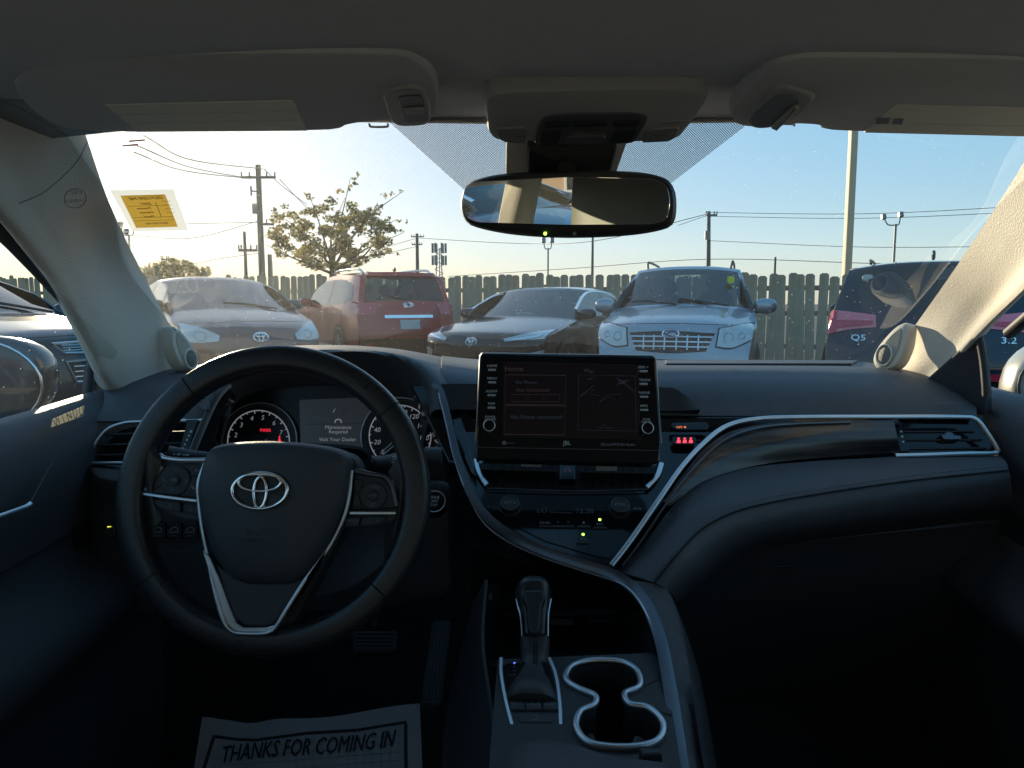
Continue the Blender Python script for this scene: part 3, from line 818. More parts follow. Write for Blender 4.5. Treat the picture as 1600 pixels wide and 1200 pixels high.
c.decal('emblem', [(-.085, .850), (-.05, .882), (0, .890), (.05, .882), (.085, .850)], [(-.085, .848), (-.05, .818), (0, .808), (.05, .818), (.085, .848)], mat('blue emblem field', (.03, .06, .16), .2, coat=1), .024, nu=16)
em = c.t.children[-1]; c.oval('emblem_ring', 0, .849, .086, .042, M['chrome'], .006, parent=em, off=.026)
for (yy, zz) in ((-.045, .86), (-.01, .838), (.015, .85), (.02, .832), (.04, .845), (.05, .83)): c.blob('emblem_star', (c.bvh.ray_cast(Vector((6, yy, zz)), Vector((-1, 0, 0)))[0].x+.028, yy, zz), (.004, .012, .007), M['chrome'], em)
for sd in (1, -1):
    hb = c.decal('headlight', [(sd*.475, .905), (sd*.66, .935), (sd*.84, .955)], [(sd*.45, .705), (sd*.62, .690), (sd*.82, .775)], M['trimblack'], .006); h = c.decal('lamp_lens', [(sd*.485, .895), (sd*.66, .925), (sd*.83, .945)], [(sd*.462, .718), (sd*.62, .704), (sd*.81, .785)], M['lampglass'], .012, parent=hb)
    c.oval('lamp_ring', sd*.58, .81, .045, .045, M['lampinner'], .007, parent=h, off=.014)
    c.oval('lamp_ring', sd*.71, .825, .03, .03, M['lampinner'], .007, parent=h, off=.014)
    c.decal('fog_lamp', [(sd*.60, .46), (sd*.74, .46)], [(sd*.60, .36), (sd*.74, .36)], M['trimblack'], .006)
    c.tube('roof_rail', [(-.05, sd*.53, 1.60), (-.15, sd*.545, 1.675), (-.35, sd*.55, 1.715), (-1.5, sd*.55, 1.70), (-1.7, sd*.54, 1.62)], .016, M['trimblack'], res=30)
    c.decal('side_window', [(.62, 1.34), (.1, 1.50), (-.6, 1.54)], [(.88, 1.11), (.2, 1.09), (-.6, 1.09)], M['tintglass'], .005, side=sd)
    c.decal('side_window', [(-.68, 1.54), (-1.3, 1.52), (-1.7, 1.40)], [(-.68, 1.09), (-1.3, 1.10), (-1.85, 1.14)], M['tintglass'], .005, side=sd)
c.decal('bumper_intake', [(-.42, .58), (.42, .58)], [(-.42, .50), (.42, .50)], M['trimblack'], .006)
c.decal('lower_intake', [(-.55, .40), (.55, .40)], [(-.5, .30), (.5, .30)], M['trimblack'], .006)
c.mirrors(.72, 1.10, silver, sz=(.07, .135, .09), dy=.13); shut_lines(c, hood=(1, .70, .935)); c.wheels(1.36, -1.26, .34); c.seats(-.05, 1.05); c.seats(-1.05, 1.0)
c.tube('wiper', [(1.0, .55, 1.135), (.92, .2, 1.19), (.90, -.05, 1.215)], .012, M['trimblack'], n=6); c.tube('wiper', [(1.0, -.05, 1.15), (.94, -.4, 1.19), (.90, -.60, 1.18)], .012, M['trimblack'], n=6)
c.blob('yellow_tag', (.42, .55, 1.45), (.004, .045, .045), M['yellowtag'])
wagon_blue = c

# ---- black sedan with big dark intake, facing us to the left
K = [(2.22, .17, .42, 0), (2.36, .24, .40, 0), (2.42, .40, .38, 0), (2.43, .56, .38, 0), (2.42, .68, .36, .01), (2.35, .78, .34, .03), (2.20, .83, .30, .05), (1.5, .93, .2, .05), (1.05, .99, .2, .05),
     (.98, 1.005, .2, .05), (-.02, 1.385, .12, .05), (-.2, 1.42, .06, .05), (-.8, 1.445, 0, .06), (-1.25, 1.41, 0, .06), (-1.4, 1.385, -.03, .05), (-2.05, 1.11, -.1, .04), (-2.25, 1.08, -.14, .03), (-2.42, 1.04, -.2, .02), (-2.45, .65, -.22, 0), (-2.3, .25, -.25, 0)]
hd = heading(180+24); nose = V(737, 530, 9.4); blackp = paint('black metallic paint', (.012, .014, .018), .0, .2)
c = Car('parked_sedan', 'black sedan with thin slanted headlights facing left behind the dashboard screen', (nose.x-hd[0]*2.40, nose.y-hd[1]*2.40), hd, K, (9, 10), (14, 15), .93, .92, blackp, tumble=.42, taper=.2)
triple_oval(c, 0, .70, .075)
c.decal('grille', [(-.62, .63), (0, .645), (.62, .63)], [(-.72, .30), (0, .25), (.72, .30)], M['trimblack'], .006, nv=8); gi = c.t.children[-1]
for zz in (.58, .52, .46, .40, .34): c.decal('grille_bar', [(-.62, zz), (0, zz+.01), (.62, zz)], [(-.62, zz-.015), (0, zz-.005), (.62, zz-.015)], blackp, .02, nv=3, parent=gi)
for sd in (1, -1):
    h = c.decal('headlight', [(sd*.40, .735), (sd*.62, .79), (sd*.86, .84)], [(sd*.42, .70), (sd*.62, .72), (sd*.84, .73)], M['lampglass'], .012)
    c.decal('running_lamp', [(sd*.50, .725), (sd*.80, .775)], [(sd*.50, .712), (sd*.80, .755)], M['chrome'], .02, nv=3, parent=h)
    c.decal('bumper_fin', [(sd*.70, .56), (sd*.84, .60)], [(sd*.72, .30), (sd*.78, .26)], M['satin'], .015)
    c.decal('side_window', [(.62, 1.15), (.1, 1.30), (-.55, 1.345)], [(.86, 1.0), (.2, .985), (-.55, .985)], M['tintglass'], .005, side=sd)
    c.decal('side_window', [(-.62, 1.345), (-1.1, 1.31), (-1.45, 1.18)], [(-.62, .985), (-1.1, .99), (-1.7, 1.04)], M['tintglass'], .005, side=sd)
    c.decal('window_trim', [(.80, 1.10), (.1, 1.325), (-.6, 1.37), (-1.2, 1.315), (-1.6, 1.15)], [(.78, 1.085), (.1, 1.308), (-.6, 1.353), (-1.2, 1.298), (-1.6, 1.135)], M['chrome'], .009, side=sd, nu=24, nv=3)
    for x in (.05, -.95): c.decal('door_handle', [(x, .86), (x-.2, .865)], [(x, .835), (x-.2, .84)], M['satin'], .02, side=sd, nu=5, nv=3)
c.mirrors(.66, 1.0, blackp); shut_lines(c, hood=(1, .75, .79)); c.wheels(1.42, -1.40, .34); c.seats(-.1, .92); c.seats(-1.1, .90)
c.blob('dash_paper', (.72, .0, 1.02), (.10, .14, .03), M['plate'])

# ---- grey blue hatchback facing us to the right
K = [(2.05, .18, .36, 0), (2.18, .26, .34, 0), (2.23, .42, .32, 0), (2.22, .58, .32, 0), (2.17, .74, .32, .01), (2.05, .84, .30, .04), (1.75, .93, .24, .05), (1.45, .995, .2, .05), (1.28, 1.03, .2, .05),
     (1.2, 1.05, .2, .05), (.05, 1.445, .12, .06), (-.2, 1.485, .06, .06), (-.6, 1.49, 0, .06), (-1.4, 1.40, 0, .06), (-1.6, 1.37, -.02, .06), (-2.05, 1.12, -.08, .03), (-2.16, .95, -.12, 0), (-2.22, .6, -.14, 0), (-2.1, .25, -.18, 0)]
hd = heading(180-34); nose = V(408, 527, 8.9); greyp = paint('grey blue paint', (.032, .042, .068), .1, .25)
c = Car('parked_hatchback', 'grey blue hatchback with steep windscreen and large clear headlights facing right', (nose.x-hd[0]*2.2, nose.y-hd[1]*2.2), hd, K, (9, 10), (14, 15), .96, .875, greyp, taper=.18, z=.07)
triple_oval(c, 0, .71, .085)
c.decal('lower_intake', [(-.6, .52), (0, .54), (.6, .52)], [(-.55, .28), (0, .26), (.55, .28)], M['trimblack'], .006)
for sd in (1, -1):
    h = c.decal('headlight', [(sd*.44, .73), (sd*.60, .81), (sd*.80, .87)], [(sd*.46, .665), (sd*.64, .65), (sd*.82, .66)], M['lampglass'], .012)
    c.oval('lamp_ring', sd*.64, .73, .06, .05, M['lampinner'], .007, parent=h, off=.014)
    c.decal('fog_lamp', [(sd*.62, .42), (sd*.76, .43)], [(sd*.63, .33), (sd*.75, .34)], M['trimblack'], .006)
    c.decal('quarter_window', [(.95, 1.10), (.72, 1.20), (.60, 1.25)], [(1.08, 1.03), (.8, 1.02), (.60, 1.02)], M['tintglass'], .005, side=sd)
    c.decal('side_window', [(.52, 1.27), (.1, 1.37), (-.5, 1.40)], [(.52, 1.02), (.1, 1.01), (-.5, 1.01)], M['tintglass'], .005, side=sd)
    c.decal('side_window', [(-.57, 1.40), (-1.0, 1.36), (-1.35, 1.28)], [(-.57, 1.01), (-1.0, 1.02), (-1.6, 1.08)], M['tintglass'], .005, side=sd)
c.mirrors(.62, 1.06, greyp); shut_lines(c, hood=(1, .7, .875)); c.wheels(1.32, -1.38, .315); c.seats(-.1, .98); c.seats(-1.1, .96)
c.tube('wiper', [(1.2, .5, 1.04), (1.05, .1, 1.105), (1.0, -.15, 1.12)], .012, M['trimblack'], n=6)

# ---- red sport utility seen from behind
K = [(2.1, .22, .2, 0), (2.25, .3, .2, 0), (2.3, .55, .2, 0), (2.27, .8, .22, .01), (2.15, .97, .25, .04), (1.9, 1.02, .2, .05), (1.3, 1.09, .15, .05), (1.0, 1.13, .15, .05),
     (.92, 1.15, .15, .05), (.1, 1.60, .1, .05), (-.1, 1.645, .06, .05), (-.8, 1.68, 0, .06), (-1.85, 1.64, -.03, .06), (-2.0, 1.60, -.06, .06), (-2.2, 1.17, -.10, .03), (-2.26, 1.04, -.12, .02), (-2.32, .80, -.14, 0), (-2.36, .58, -.14, 0), (-2.25, .26, -.18, 0)]
hd = heading(-29); tail = V(640, 480, 12.3); redp = paint('red metallic paint', (.42, .028, .03), .1, .25)
c = Car('red_sport_utility', 'red sport utility car seen from behind in front of the leafy tree', (tail.x+hd[0]*2.3, tail.y+hd[1]*2.3), hd, K, (8, 9), (13, 14), 1.06, .92, redp, taper=.12, tumble=.30, z=.05)
c.decal('tailgate_trim', [(-.42, .93), (.42, .93)], [(-.42, .88), (.42, .88)], M['chrome'], .02, face=-1, nv=3)
c.decal('licence_plate', [(-.17, .85), (.17, .85)], [(-.17, .70), (.17, .70)], M['plate'], .012, face=-1)
c.decal('rear_bumper', [(-.80, .56), (0, .56), (.80, .56)], [(-.78, .28), (0, .26), (.78, .28)], M['trimblack'], .03, face=-1)
c.decal('spoiler', [(-.58, 1.60), (0, 1.61), (.58, 1.60)], [(-.58, 1.55), (0, 1.555), (.58, 1.55)], redp, .05, face=-1)
for sd in (1, -1):
    h = c.decal('tail_lamp', [(sd*.52, 1.12), (sd*.84, 1.15)], [(sd*.56, .95), (sd*.84, .92)], M['redlamp'], .015, face=-1)
    c.decal('reflector', [(sd*.6, .50), (sd*.74, .50)], [(sd*.6, .46), (sd*.74, .46)], M['redlamp'], .045, face=-1)
    c.decal('tail_lamp', [(-1.95, 1.12), (-2.16, 1.1)], [(-2.0, .98), (-2.2, .95)], M['redlamp'], .012, side=sd)
    c.decal('side_window', [(.62, 1.34), (.1, 1.50), (-.6, 1.54)], [(.85, 1.12), (.2, 1.10), (-.6, 1.10)], M['tintglass'], .005, side=sd)
    c.decal('side_window', [(-.68, 1.54), (-1.3, 1.52), (-1.75, 1.42)], [(-.68, 1.10), (-1.3, 1.12), (-1.85, 1.20)], M['tintglass'], .005, side=sd)
    c.decal('rocker_panel', [(.98, .40), (-.9, .40)], [(.98, .24), (-.9, .24)], M['satin'], .015, side=sd, nv=3)
    c.tube('roof_rail', [(-.1, sd*.6, 1.62), (-.25, sd*.61, 1.70), (-1.5, sd*.61, 1.70), (-1.75, sd*.6, 1.62)], .02, M['satin'], res=24)
    for x in (.05, -.95): c.decal('door_handle', [(x, .98), (x-.2, .985)], [(x, .955), (x-.2, .96)], M['chrome'], .02, side=sd, nu=5, nv=3)
c.mirrors(.72, 1.12, redp); shut_lines(c, hood=(-1, .78, .585)); c.wheels(1.35, -1.32, .36); c.seats(-.1, 1.0); c.seats(-1.1, 1.0)
c.tube('rear_wiper', [(-2.22, 0, 1.2), (-2.18, .28, 1.24)], .012, M['trimblack'], n=6)
c.blob('roof_fin', (-1.6, 0, 1.70), (.08, .015, .04), redp)
h = c.bvh.ray_cast(Vector((-6, 0, 1.1)), Vector((1, 0, 0)))[0]
e = c.oval('emblem', 0, 1.10, .08, .045, M['chrome'], .012, face=-1); c.oval('emblem_loop', 0, 1.10, .04, .04, M['chrome'], .010, face=-1, parent=e)

# ---- black crossover seen from behind on the right
K = [(2.1, .22, .2, 0), (2.25, .3, .2, 0), (2.3, .55, .2, 0), (2.27, .8, .22, .01), (2.15, .95, .25, .04), (1.9, 1.0, .2, .05), (1.3, 1.06, .15, .05), (1.0, 1.1, .15, .05),
     (.92, 1.12, .15, .05), (0, 1.56, .1, .05), (-.2, 1.60, .06, .05), (-.8, 1.64, 0, .06), (-1.75, 1.58, -.05, .06), (-1.88, 1.555, -.07, .07), (-2.17, 1.15, -.12, .04), (-2.25, 1.03, -.14, .02), (-2.31, .80, -.15, 0), (-2.34, .56, -.15, 0), (-2.2, .26, -.2, 0)]
hd = heading(28); tail = V(1456, 500, 6.75); bluep = paint('black blue paint', (.014, .02, .034), .3, .15)
c = Car('black_crossover', 'black crossover with wide red tail lights seen from behind beside the passenger pillar', (tail.x+hd[0]*2.28, tail.y+hd[1]*2.28), hd, K, (8, 9), (13, 14), 1.02, .95, bluep, taper=.12, tumble=.34)
c.rw.data.materials[0] = M['tintglass']
for sd in (1, -1):
    h = c.decal('tail_lamp', [(sd*.46, 1.07), (sd*.70, 1.10), (sd*.90, 1.12)], [(sd*.45, .96), (sd*.70, .93), (sd*.90, .87)], M['pinklamp'], .012, face=-1)
    c.decal('lamp_band', [(sd*.48, 1.02), (sd*.88, 1.02)], [(sd*.48, .985), (sd*.88, .93)], M['redlamp'], .018, face=-1, nv=3, parent=h)
    c.decal('lamp_band', [(sd*.80, 1.10), (sd*.89, 1.11)], [(sd*.80, .90), (sd*.89, .88)], M['redlamp'], .018, face=-1, nv=4, parent=h)
    c.decal('reflector', [(sd*.42, .56), (sd*.86, .58)], [(sd*.42, .51), (sd*.86, .50)], M['redlamp'], .025, face=-1)
    c.decal('side_window', [(.62, 1.30), (.1, 1.45), (-.6, 1.48)], [(.85, 1.09), (.2, 1.07), (-.6, 1.07)], M['tintglass'], .005, side=sd)
    c.decal('side_window', [(-.68, 1.48), (-1.3, 1.46), (-1.7, 1.38)], [(-.68, 1.07), (-1.3, 1.09), (-1.85, 1.17)], M['tintglass'], .005, side=sd)
    c.tube('roof_rail', [(-.1, sd*.56, 1.585), (-.3, sd*.565, 1.635), (-1.4, sd*.565, 1.625), (-1.65, sd*.55, 1.58)], .014, M['trimblack'], res=24)
c.decal('plate_recess', [(-.35, .82), (.35, .82)], [(-.30, .66), (.30, .66)], M['trimblack'], .006, face=-1)
c.decal('licence_plate', [(-.17, .80), (.17, .80)], [(-.17, .67), (.17, .67)], M['plate'], .014, face=-1)
c.decal('rear_bumper', [(-.80, .50), (0, .48), (.80, .50)], [(-.78, .28), (0, .26), (.78, .28)], M['trimblack'], .02, face=-1)
c.text('model_badge', 'Q5', .60, .86, .055, M['chrome'], face=-1, stretch=1.3); c.text('engine_badge', '3.2', -.60, .86, .055, M['chrome'], face=-1, stretch=1.3)
c.blob('roof_fin', (-1.45, 0, 1.66), (.08, .02, .05), bluep); c.mirrors(.72, 1.08, bluep); shut_lines(c, hood=(-1, .80, .60)); c.wheels(1.4, -1.4, .37); c.seats(-.1, 1.0)
h = c.bvh.ray_cast(Vector((-6, .55, 1.43)), Vector((1, 0, 0)))[0]; c.blob('round_sticker', (h.x-.006, .56, 1.43), (.004, .05, .035), M['plate'])

# ---- dark crossover nose filling the driver window
K = [(2.2, .22, .3, 0), (2.35, .3, .28, 0), (2.4, .55, .28, 0), (2.38, .80, .28, .01), (2.32, .93, .28, .03), (2.15, 1.00, .25, .05), (1.8, 1.04, .2, .05), (1.3, 1.08, .15, .05), (1.12, 1.105, .15, .05),
     (1.05, 1.12, .15, .05), (.15, 1.50, .1, .05), (-.05, 1.545, .06, .05), (-.8, 1.60, 0, .06), (-1.9, 1.56, 0, .06), (-2.2, 1.51, -.05, .06), (-2.45, 1.12, -.1, .03), (-2.5, .9, -.1, 0), (-2.5, .6, -.12, 0), (-2.4, .26, -.15, 0)]
hd = heading(180-74); nose = V(190, 545, 5.8); darkp = paint('charcoal paint', (.030, .033, .040), .2, .2)
c = Car('charcoal_crossover', 'charcoal crossover nose with two silver framed grille openings beside the driver window', (nose.x-hd[0]*2.36, nose.y-hd[1]*2.36), hd, K, (9, 10), (14, 15), .99, .97, darkp, taper=.16)
for (z0, z1, w_) in ((.90, .83, .52), (.77, .62, .47)):
    c.decal('grille', [(-w_, z0), (0, z0+.01), (w_, z0)], [(-w_*.9, z1), (0, z1-.01), (w_*.9, z1)], M['trimblack'], .008); g_ = c.t.children[-1]
    pts = []
    for (y, z_) in [(-w_, z0), (-w_/2, z0+.008), (0, z0+.01), (w_/2, z0+.008), (w_, z0), (w_*.9, z1), (w_/2, z1-.008), (0, z1-.01), (-w_/2, z1-.008), (-w_*.9, z1)]:
        h = c.bvh.ray_cast(Vector((6, y, z_)), Vector((-1, 0, 0)))[0]; pts.append(h+Vector((.012, 0, 0)))
    c.tube('grille_frame', pts, .012, M['satin'], g_, closed=True, n=6)
    for q in range(1, 4):
        zz = z0+(z1-z0)*q/4; c.decal('grille_bar', [(-w_*.9, zz+.004), (w_*.9, zz+.004)], [(-w_*.9, zz-.004), (w_*.9, zz-.004)], M['lampinner'], .014, nv=3, parent=g_)
for sd in (1, -1):
    h = c.decal('headlight', [(sd*.60, .90), (sd*.74, .935), (sd*.88, .955)], [(sd*.60, .79), (sd*.74, .77), (sd*.88, .79)], M['lampglass'], .012)
    for (yy, zz) in ((.67, .85), (.78, .86)): c.oval('lamp_ring', sd*yy, zz, .042, .042, M['lampinner'], .008, parent=h, off=.014)
    c.decal('fog_lamp', [(sd*.62, .48), (sd*.78, .49)], [(sd*.63, .38), (sd*.77, .39)], M['lampglass'], .01)
    c.decal('side_window', [(.62, 1.27), (.1, 1.42), (-.6, 1.46)], [(.86, 1.08), (.2, 1.06), (-.6, 1.06)], M['tintglass'], .005, side=sd)
    c.decal('side_window', [(-.68, 1.46), (-1.4, 1.44), (-1.9, 1.36)], [(-.68, 1.06), (-1.4, 1.08), (-2.0, 1.13)], M['tintglass'], .005, side=sd)
c.mirrors(.76, 1.07, darkp, sz=(.07, .13, .09)); shut_lines(c, hood=(1, .75, .945)); c.wheels(1.5, -1.45, .38); c.seats(-.1, 1.0)
c.tube('wiper', [(1.05, .6, 1.11), (.92, .2, 1.19), (.9, -.05, 1.205)], .012, M['trimblack'], n=6)
c.decal('lower_intake', [(-.6, .40), (.6, .40)], [(-.55, .28), (.55, .28)], M['trimblack'], .006)

# ---- behind us: what the rear view mirror and side glass pick up
M['tanwall'] = mat('tan stucco', (.42, .27, .17), .9, bump=.3, bscale=30, var=.15, vscale=2)
M['bluetrim'] = mat('blue painted band', (.05, .10, .28), .6)
bpos = Vector((-19, -25, 0))
bd = empty('tan_building', bpos, 'tan stucco building with blue roof band behind the car', 'building', rz=R(-35))
v_, f_ = [], []; box_vf(-9, 9, -4, 4, 0, 4.2, v_, f_); mesh('wall', v_, f_, M['tanwall'], bd, smooth=False, local=True)
v_, f_ = [], []; box_vf(-9.2, 9.2, -4.2, 4.2, 4.2, 4.9, v_, f_); mesh('roof_band', v_, f_, M['bluetrim'], bd, smooth=False, local=True)
for k_ in range(6):
    x = -7.5+k_*3
    v_, f_ = [], []; box_vf(x-.8, x+.8, 4.0, 4.06, .6, 3.0, v_, f_); wv = mesh('window', v_, f_, M['tintglass'], bd, smooth=False, local=True)
    v_, f_ = [], []; box_vf(x-.9, x+.9, 4.0, 4.04, .5, 3.1, v_, f_); mesh('window_frame', v_, f_, M['plate'], wv, smooth=False, local=True)
for (px_, py_, hd_, src, lab, pm2) in ((-3.9, -5.6, 80, 'parked_sedan', 'blue sedan parked on the left behind the driver seat', paint('blue paint', (.02, .035, .09), .0)),
                                      (-7.0, -10.0, 70, 'parked_wagon', 'red wagon parked behind the blue sedan', paint('dull red paint', (.25, .03, .03))),
                                      (4.2, -7.5, 60, 'parked_hatchback', 'pale hatchback parked behind us on the right', paint('pale paint', (.5, .5, .48)))):
    s_ = bpy.data.objects[src]; o = copy_tree(s_); o.location = (px_, py_, 0); o.rotation_euler = (0, 0, R(90-hd_)); o['label'] = lab
    old = [ch for ch in s_.children if ch.name.startswith('body')][0].data.materials[0]
    for ch in o.children:
        if ch.name.startswith('body'):
            ch.data = ch.data.copy(); ch.data.materials[0] = pm2
# ================================================================== CAR CABIN SHELL: glass, pillars, headliner, doors
M['windscreen'] = glass_mat('windscreen glass', (.94, .965, .96), 1.0, dust=.7, haze=.010)
M['sideglass'] = glass_mat('side window glass', (.90, .94, .93), .7, dust=.6, haze=.02)
cab = empty('car_cabin', (.065, .5, .3), 'interior shell of the car with grey headliner, beige pillars and dusty windscreen', 'car')
# windscreen: rows top -> bottom, world coordinates, curved in plan
CX = .065
def wsrow(y, z, hw, bowy, bowz=0):
    return [(CX+hw*t, y-bowy*t*t, z-bowz*t*t) for t in (-1, -.8, -.5, 0, .5, .8, 1)]
wsr = [wsrow(.88, 1.455, .60, .06, .03), wsrow(1.12, 1.345, .645, .07, .02), wsrow(1.42, 1.195, .69, .10, .015), wsrow(1.75, 1.03, .735, .16, .01)]
ws = patch('windscreen', wsr, M['windscreen'], cab, nu=31, nv=21, thick=0, px=False)
gf = bpy.data.materials.new('glare film'); gf.use_nodes = True; n = gf.node_tree; n.nodes.clear()
go = n.nodes.new('ShaderNodeOutputMaterial'); pv = n.nodes.new('ShaderNodeVolumePrincipled'); pv.inputs["Density"].default_value = 2.4; pv.inputs['Anisotropy'].default_value = .82; pv.inputs['Color'].default_value = (.92, .9, .86, 1)
n.links.new(pv.outputs[0], go.inputs['Volume'])
patch('glare_film', [[(p[0], p[1]+.008, p[2]+.012) for p in r] for r in wsr], gf, cab, nu=31, nv=21, thick=.003, px=False)  # scattering slab added over the dusty glass to spread a glow around the sun
WB = BVHTree.FromPolygons([v.co.copy() for v in ws.data.vertices], [tuple(p.vertices) for p in ws.data.polygons])
def on_ws(px, py, back=.004):
    h = WB.ray_cast(O3, ray(px, py).normalized())
    if h[0] is None: h = WB.find_nearest(V(px, py, 1.0))
    n = h[1] if h[1].dot(O3-h[0]) > 0 else -h[1]
    return h[0]+n*back, n
def ws_poly(name, pts, m, back, parent=None, thick=.0006, sub=6, nu=24, nv=14):
    """quad region pts=[tl,tr,br,bl] (photo px) lying on the inside of the windscreen"""
    vs_, fs = [], []
    for j in range(nv):
        for i in range(nu):
            a, b = i/(nu-1), j/(nv-1)
            tl, tr, br, bl = [Vector(p) for p in pts]
            q = (tl*(1-a)+tr*a)*(1-b)+(bl*(1-a)+br*a)*b
            vs_.append(on_ws(q.x, q.y, back)[0])
    return mesh(name, vs_, grid_faces(nu, nv), m, parent, smooth=False)
# ceramic dot band either side of the mirror bracket
fm = bpy.data.materials.new('ceramic dot print'); fm.use_nodes = True; n = fm.node_tree; n.nodes.clear()
out = n.nodes.new('ShaderNodeOutputMaterial'); tp = n.nodes.new('ShaderNodeBsdfTransparent'); df = n.nodes.new('ShaderNodeBsdfDiffuse'); df.inputs[0].default_value = (.012, .012, .014, 1)
tc = n.nodes.new('ShaderNodeTexCoord'); mp = n.nodes.new('ShaderNodeMapping'); mp.inputs['Rotation'].default_value = (0, 0, R(45))
vo = n.nodes.new('ShaderNodeTexVoronoi'); vo.inputs['Randomness'].default_value = 0; vo.inputs['Scale'].default_value = 420; vo.voronoi_dimensions = '2D'
gt = n.nodes.new('ShaderNodeMath'); gt.operation = 'LESS_THAN'; gt.inputs[1].default_value = .40
mx = n.nodes.new('ShaderNodeMixShader')
n.links.new(tc.outputs['Object'], mp.inputs[0]); n.links.new(mp.outputs[0], vo.inputs['Vector']); n.links.new(vo.outputs['Distance'], gt.inputs[0]); n.links.new(gt.outputs[0], mx.inputs[0])
n.links.new(tp.outputs[0], mx.inputs[1]); n.links.new(df.outputs[0], mx.inputs[2]); n.links.new(mx.outputs[0], out.inputs['Surface'])
ws_poly('dot_band', [(600, 180), (800, 180), (800, 345), (752, 318)], fm, .003, cab)
ws_poly('dot_band', [(960, 180), (1182, 180), (1040, 290), (960, 340)], fm, .003, cab)

def pillar(name, side):
    """A pillar trim; rows run from glass edge to door edge; columns bottom -> top"""
    if side > 0:
        r0 = [(1340, 590, 1.47), (1392, 556, 1.42), (1450, 480, 1.27), (1520, 378, 1.10), (1604, 246, .95), (1672, 110, .83)]
        r1 = [(1375, 602, 1.40), (1432, 560, 1.33), (1495, 480, 1.20), (1560, 392, 1.05), (1640, 270, .92), (1720, 140, .80)]
        r2 = [(1425, 602, 1.34), (1466, 568, 1.28), (1530, 490, 1.16), (1590, 418, 1.02), (1680, 310, .89), (1780, 170, .77)]
        r3 = [(1468, 602, 1.29), (1490, 572, 1.25), (1548, 505, 1.14), (1604, 448, 1.00), (1700, 350, .87), (1800, 220, .75)]
        r4 = [(1478, 598, 1.33), (1502, 568, 1.29), (1560, 500, 1.18), (1615, 446, 1.04), (1710, 350, .91), (1810, 225, .79)]
    else:
        r0 = [(330, 592, 1.45), (284, 540, 1.40), (222, 425, 1.22), (172, 320, 1.02), (134, 212, .90), (90, 90, .78)]
        r1 = [(290, 605, 1.38), (240, 560, 1.31), (172, 430, 1.14), (120, 310, .96), (72, 210, .85), (20, 100, .74)]
        r2 = [(230, 612, 1.29), (192, 590, 1.24), (128, 455, 1.07), (66, 340, .92), (5, 240, .81), (-60, 120, .71)]
        r3 = [(172, 612, 1.25), (158, 590, 1.20), (98, 470, 1.04), (30, 376, .90), (-30, 300, .79), (-100, 180, .69)]
        r4 = [(150, 600, 1.29), (140, 570, 1.24), (82, 458, 1.09), (14, 362, .95), (-44, 292, .84), (-110, 175, .73)]
    return patch(name, [r0, r1, r2, r3, r4], M['pillar'], cab, nu=50, nv=30, thick=.003, sharp=60)
PR = pillar('pillar_trim', 1); PL = pillar('pillar_trim', -1)
# black rubber seals along the pillar / door glass
sweep('door_seal', [(1452, 588, 1.31), (1502, 540, 1.25), (1560, 476, 1.15), (1625, 416, 1.03), (1720, 320, .90), (1800, 200, .78)], .006, M['black'], cab, px=True, res=40, n=8)
sweep('door_seal', [(196, 604, 1.262), (150, 548, 1.21), (98, 472, 1.06), (30, 377, .92), (-30, 300, .81), (-100, 180, .70)], .003, M['black'], cab, px=True, res=40, n=8)
sweep('window_channel', [(160, 565, 1.235), (88, 458, 1.09), (20, 362, .95), (-40, 292, .84), (-110, 175, .73)], .0045, M['black'], cab, px=True, res=40, n=8)
# tweeter pods on the pillar feet
def tweeter(side):
    if side > 0:
        n_ = Vector((-.88, -.50, .18)).normalized(); u_ = Vector((0, 0, 1)).cross(n_).normalized(); fr = Frame(V(1394, 545, 1.335), u_, n_.cross(u_))
        out = [(1377, 580), (1366, 566), (1372, 545), (1392, 520), (1408, 507), (1421, 506), (1421, 525), (1416, 548), (1402, 572)]; cx, cy, r = 1386, 556, 13; grow = [(1384, 574), (1373, 562), (1378, 545), (1396, 522), (1412, 512), (1414, 528), (1408, 550), (1396, 570)]
    else:
        n_ = Vector((.92, -.38, .15)).normalized(); u_ = Vector((0, 0, 1)).cross(n_).normalized(); fr = Frame(V(285, 545, 1.33), u_, n_.cross(u_))
        out = [(296, 580), (306, 570), (300, 545), (286, 524), (272, 512), (265, 512), (266, 540), (274, 562), (284, 576)]; cx, cy, r = 292, 562, 10; grow = [(296, 576), (302, 568), (296, 546), (284, 528), (272, 518), (270, 536), (278, 560), (288, 573)]
    o = plate('tweeter_pod', fr, out, -.02, .007, M['pillar'], cab, bevel=.007, spl=48)
    plate('pod_dish', fr, grow, -.01, .0085, mat('pod inner beige', (.42, .385, .32), .6, bump=.2, bscale=400) if 'podin' not in M else M['podin'], o, bevel=.004, spl=40)
    disc('speaker_grille', fr, cx, cy, r*.80, .0, .0105, mat('speaker mesh', (.25, .23, .20), .5, bump=.9, bscale=1500), o, ry=r*1.05, bevel=.002, dome=.003)
    ringo('speaker_ring', fr, cx, cy, r*.92, 3.0, .0095, M['pillar'], o, ry=r*1.18)
    return o
tweeter(1); tweeter(-1)
sweep('trim_seam', [(136, 222, .905), (122, 250, .91), (96, 278, .90), (66, 302, .88), (30, 318, .86)], .0007, mat('seam shade', (.30, .29, .27), .8), cab, px=True, res=30, n=6)
# embossed round airbag mark on the driver pillar
frm = Frame.px3((95, 312, .885), (140, 308, .905), (112, 290, .88))
ringo('airbag_mark', frm, 118, 310, 17, 1.6, .0, mat('embossed mark', (.42, .40, .36), .6), cab, ry=20)
text('airbag_mark', 'SRS', frm, 119, 300, 8, bpy.data.materials['embossed mark'], cab, c=.001, mirror=False)
text('airbag_mark', 'AIRBAG', frm, 118, 313, 7, bpy.data.materials['embossed mark'], cab, c=.001)

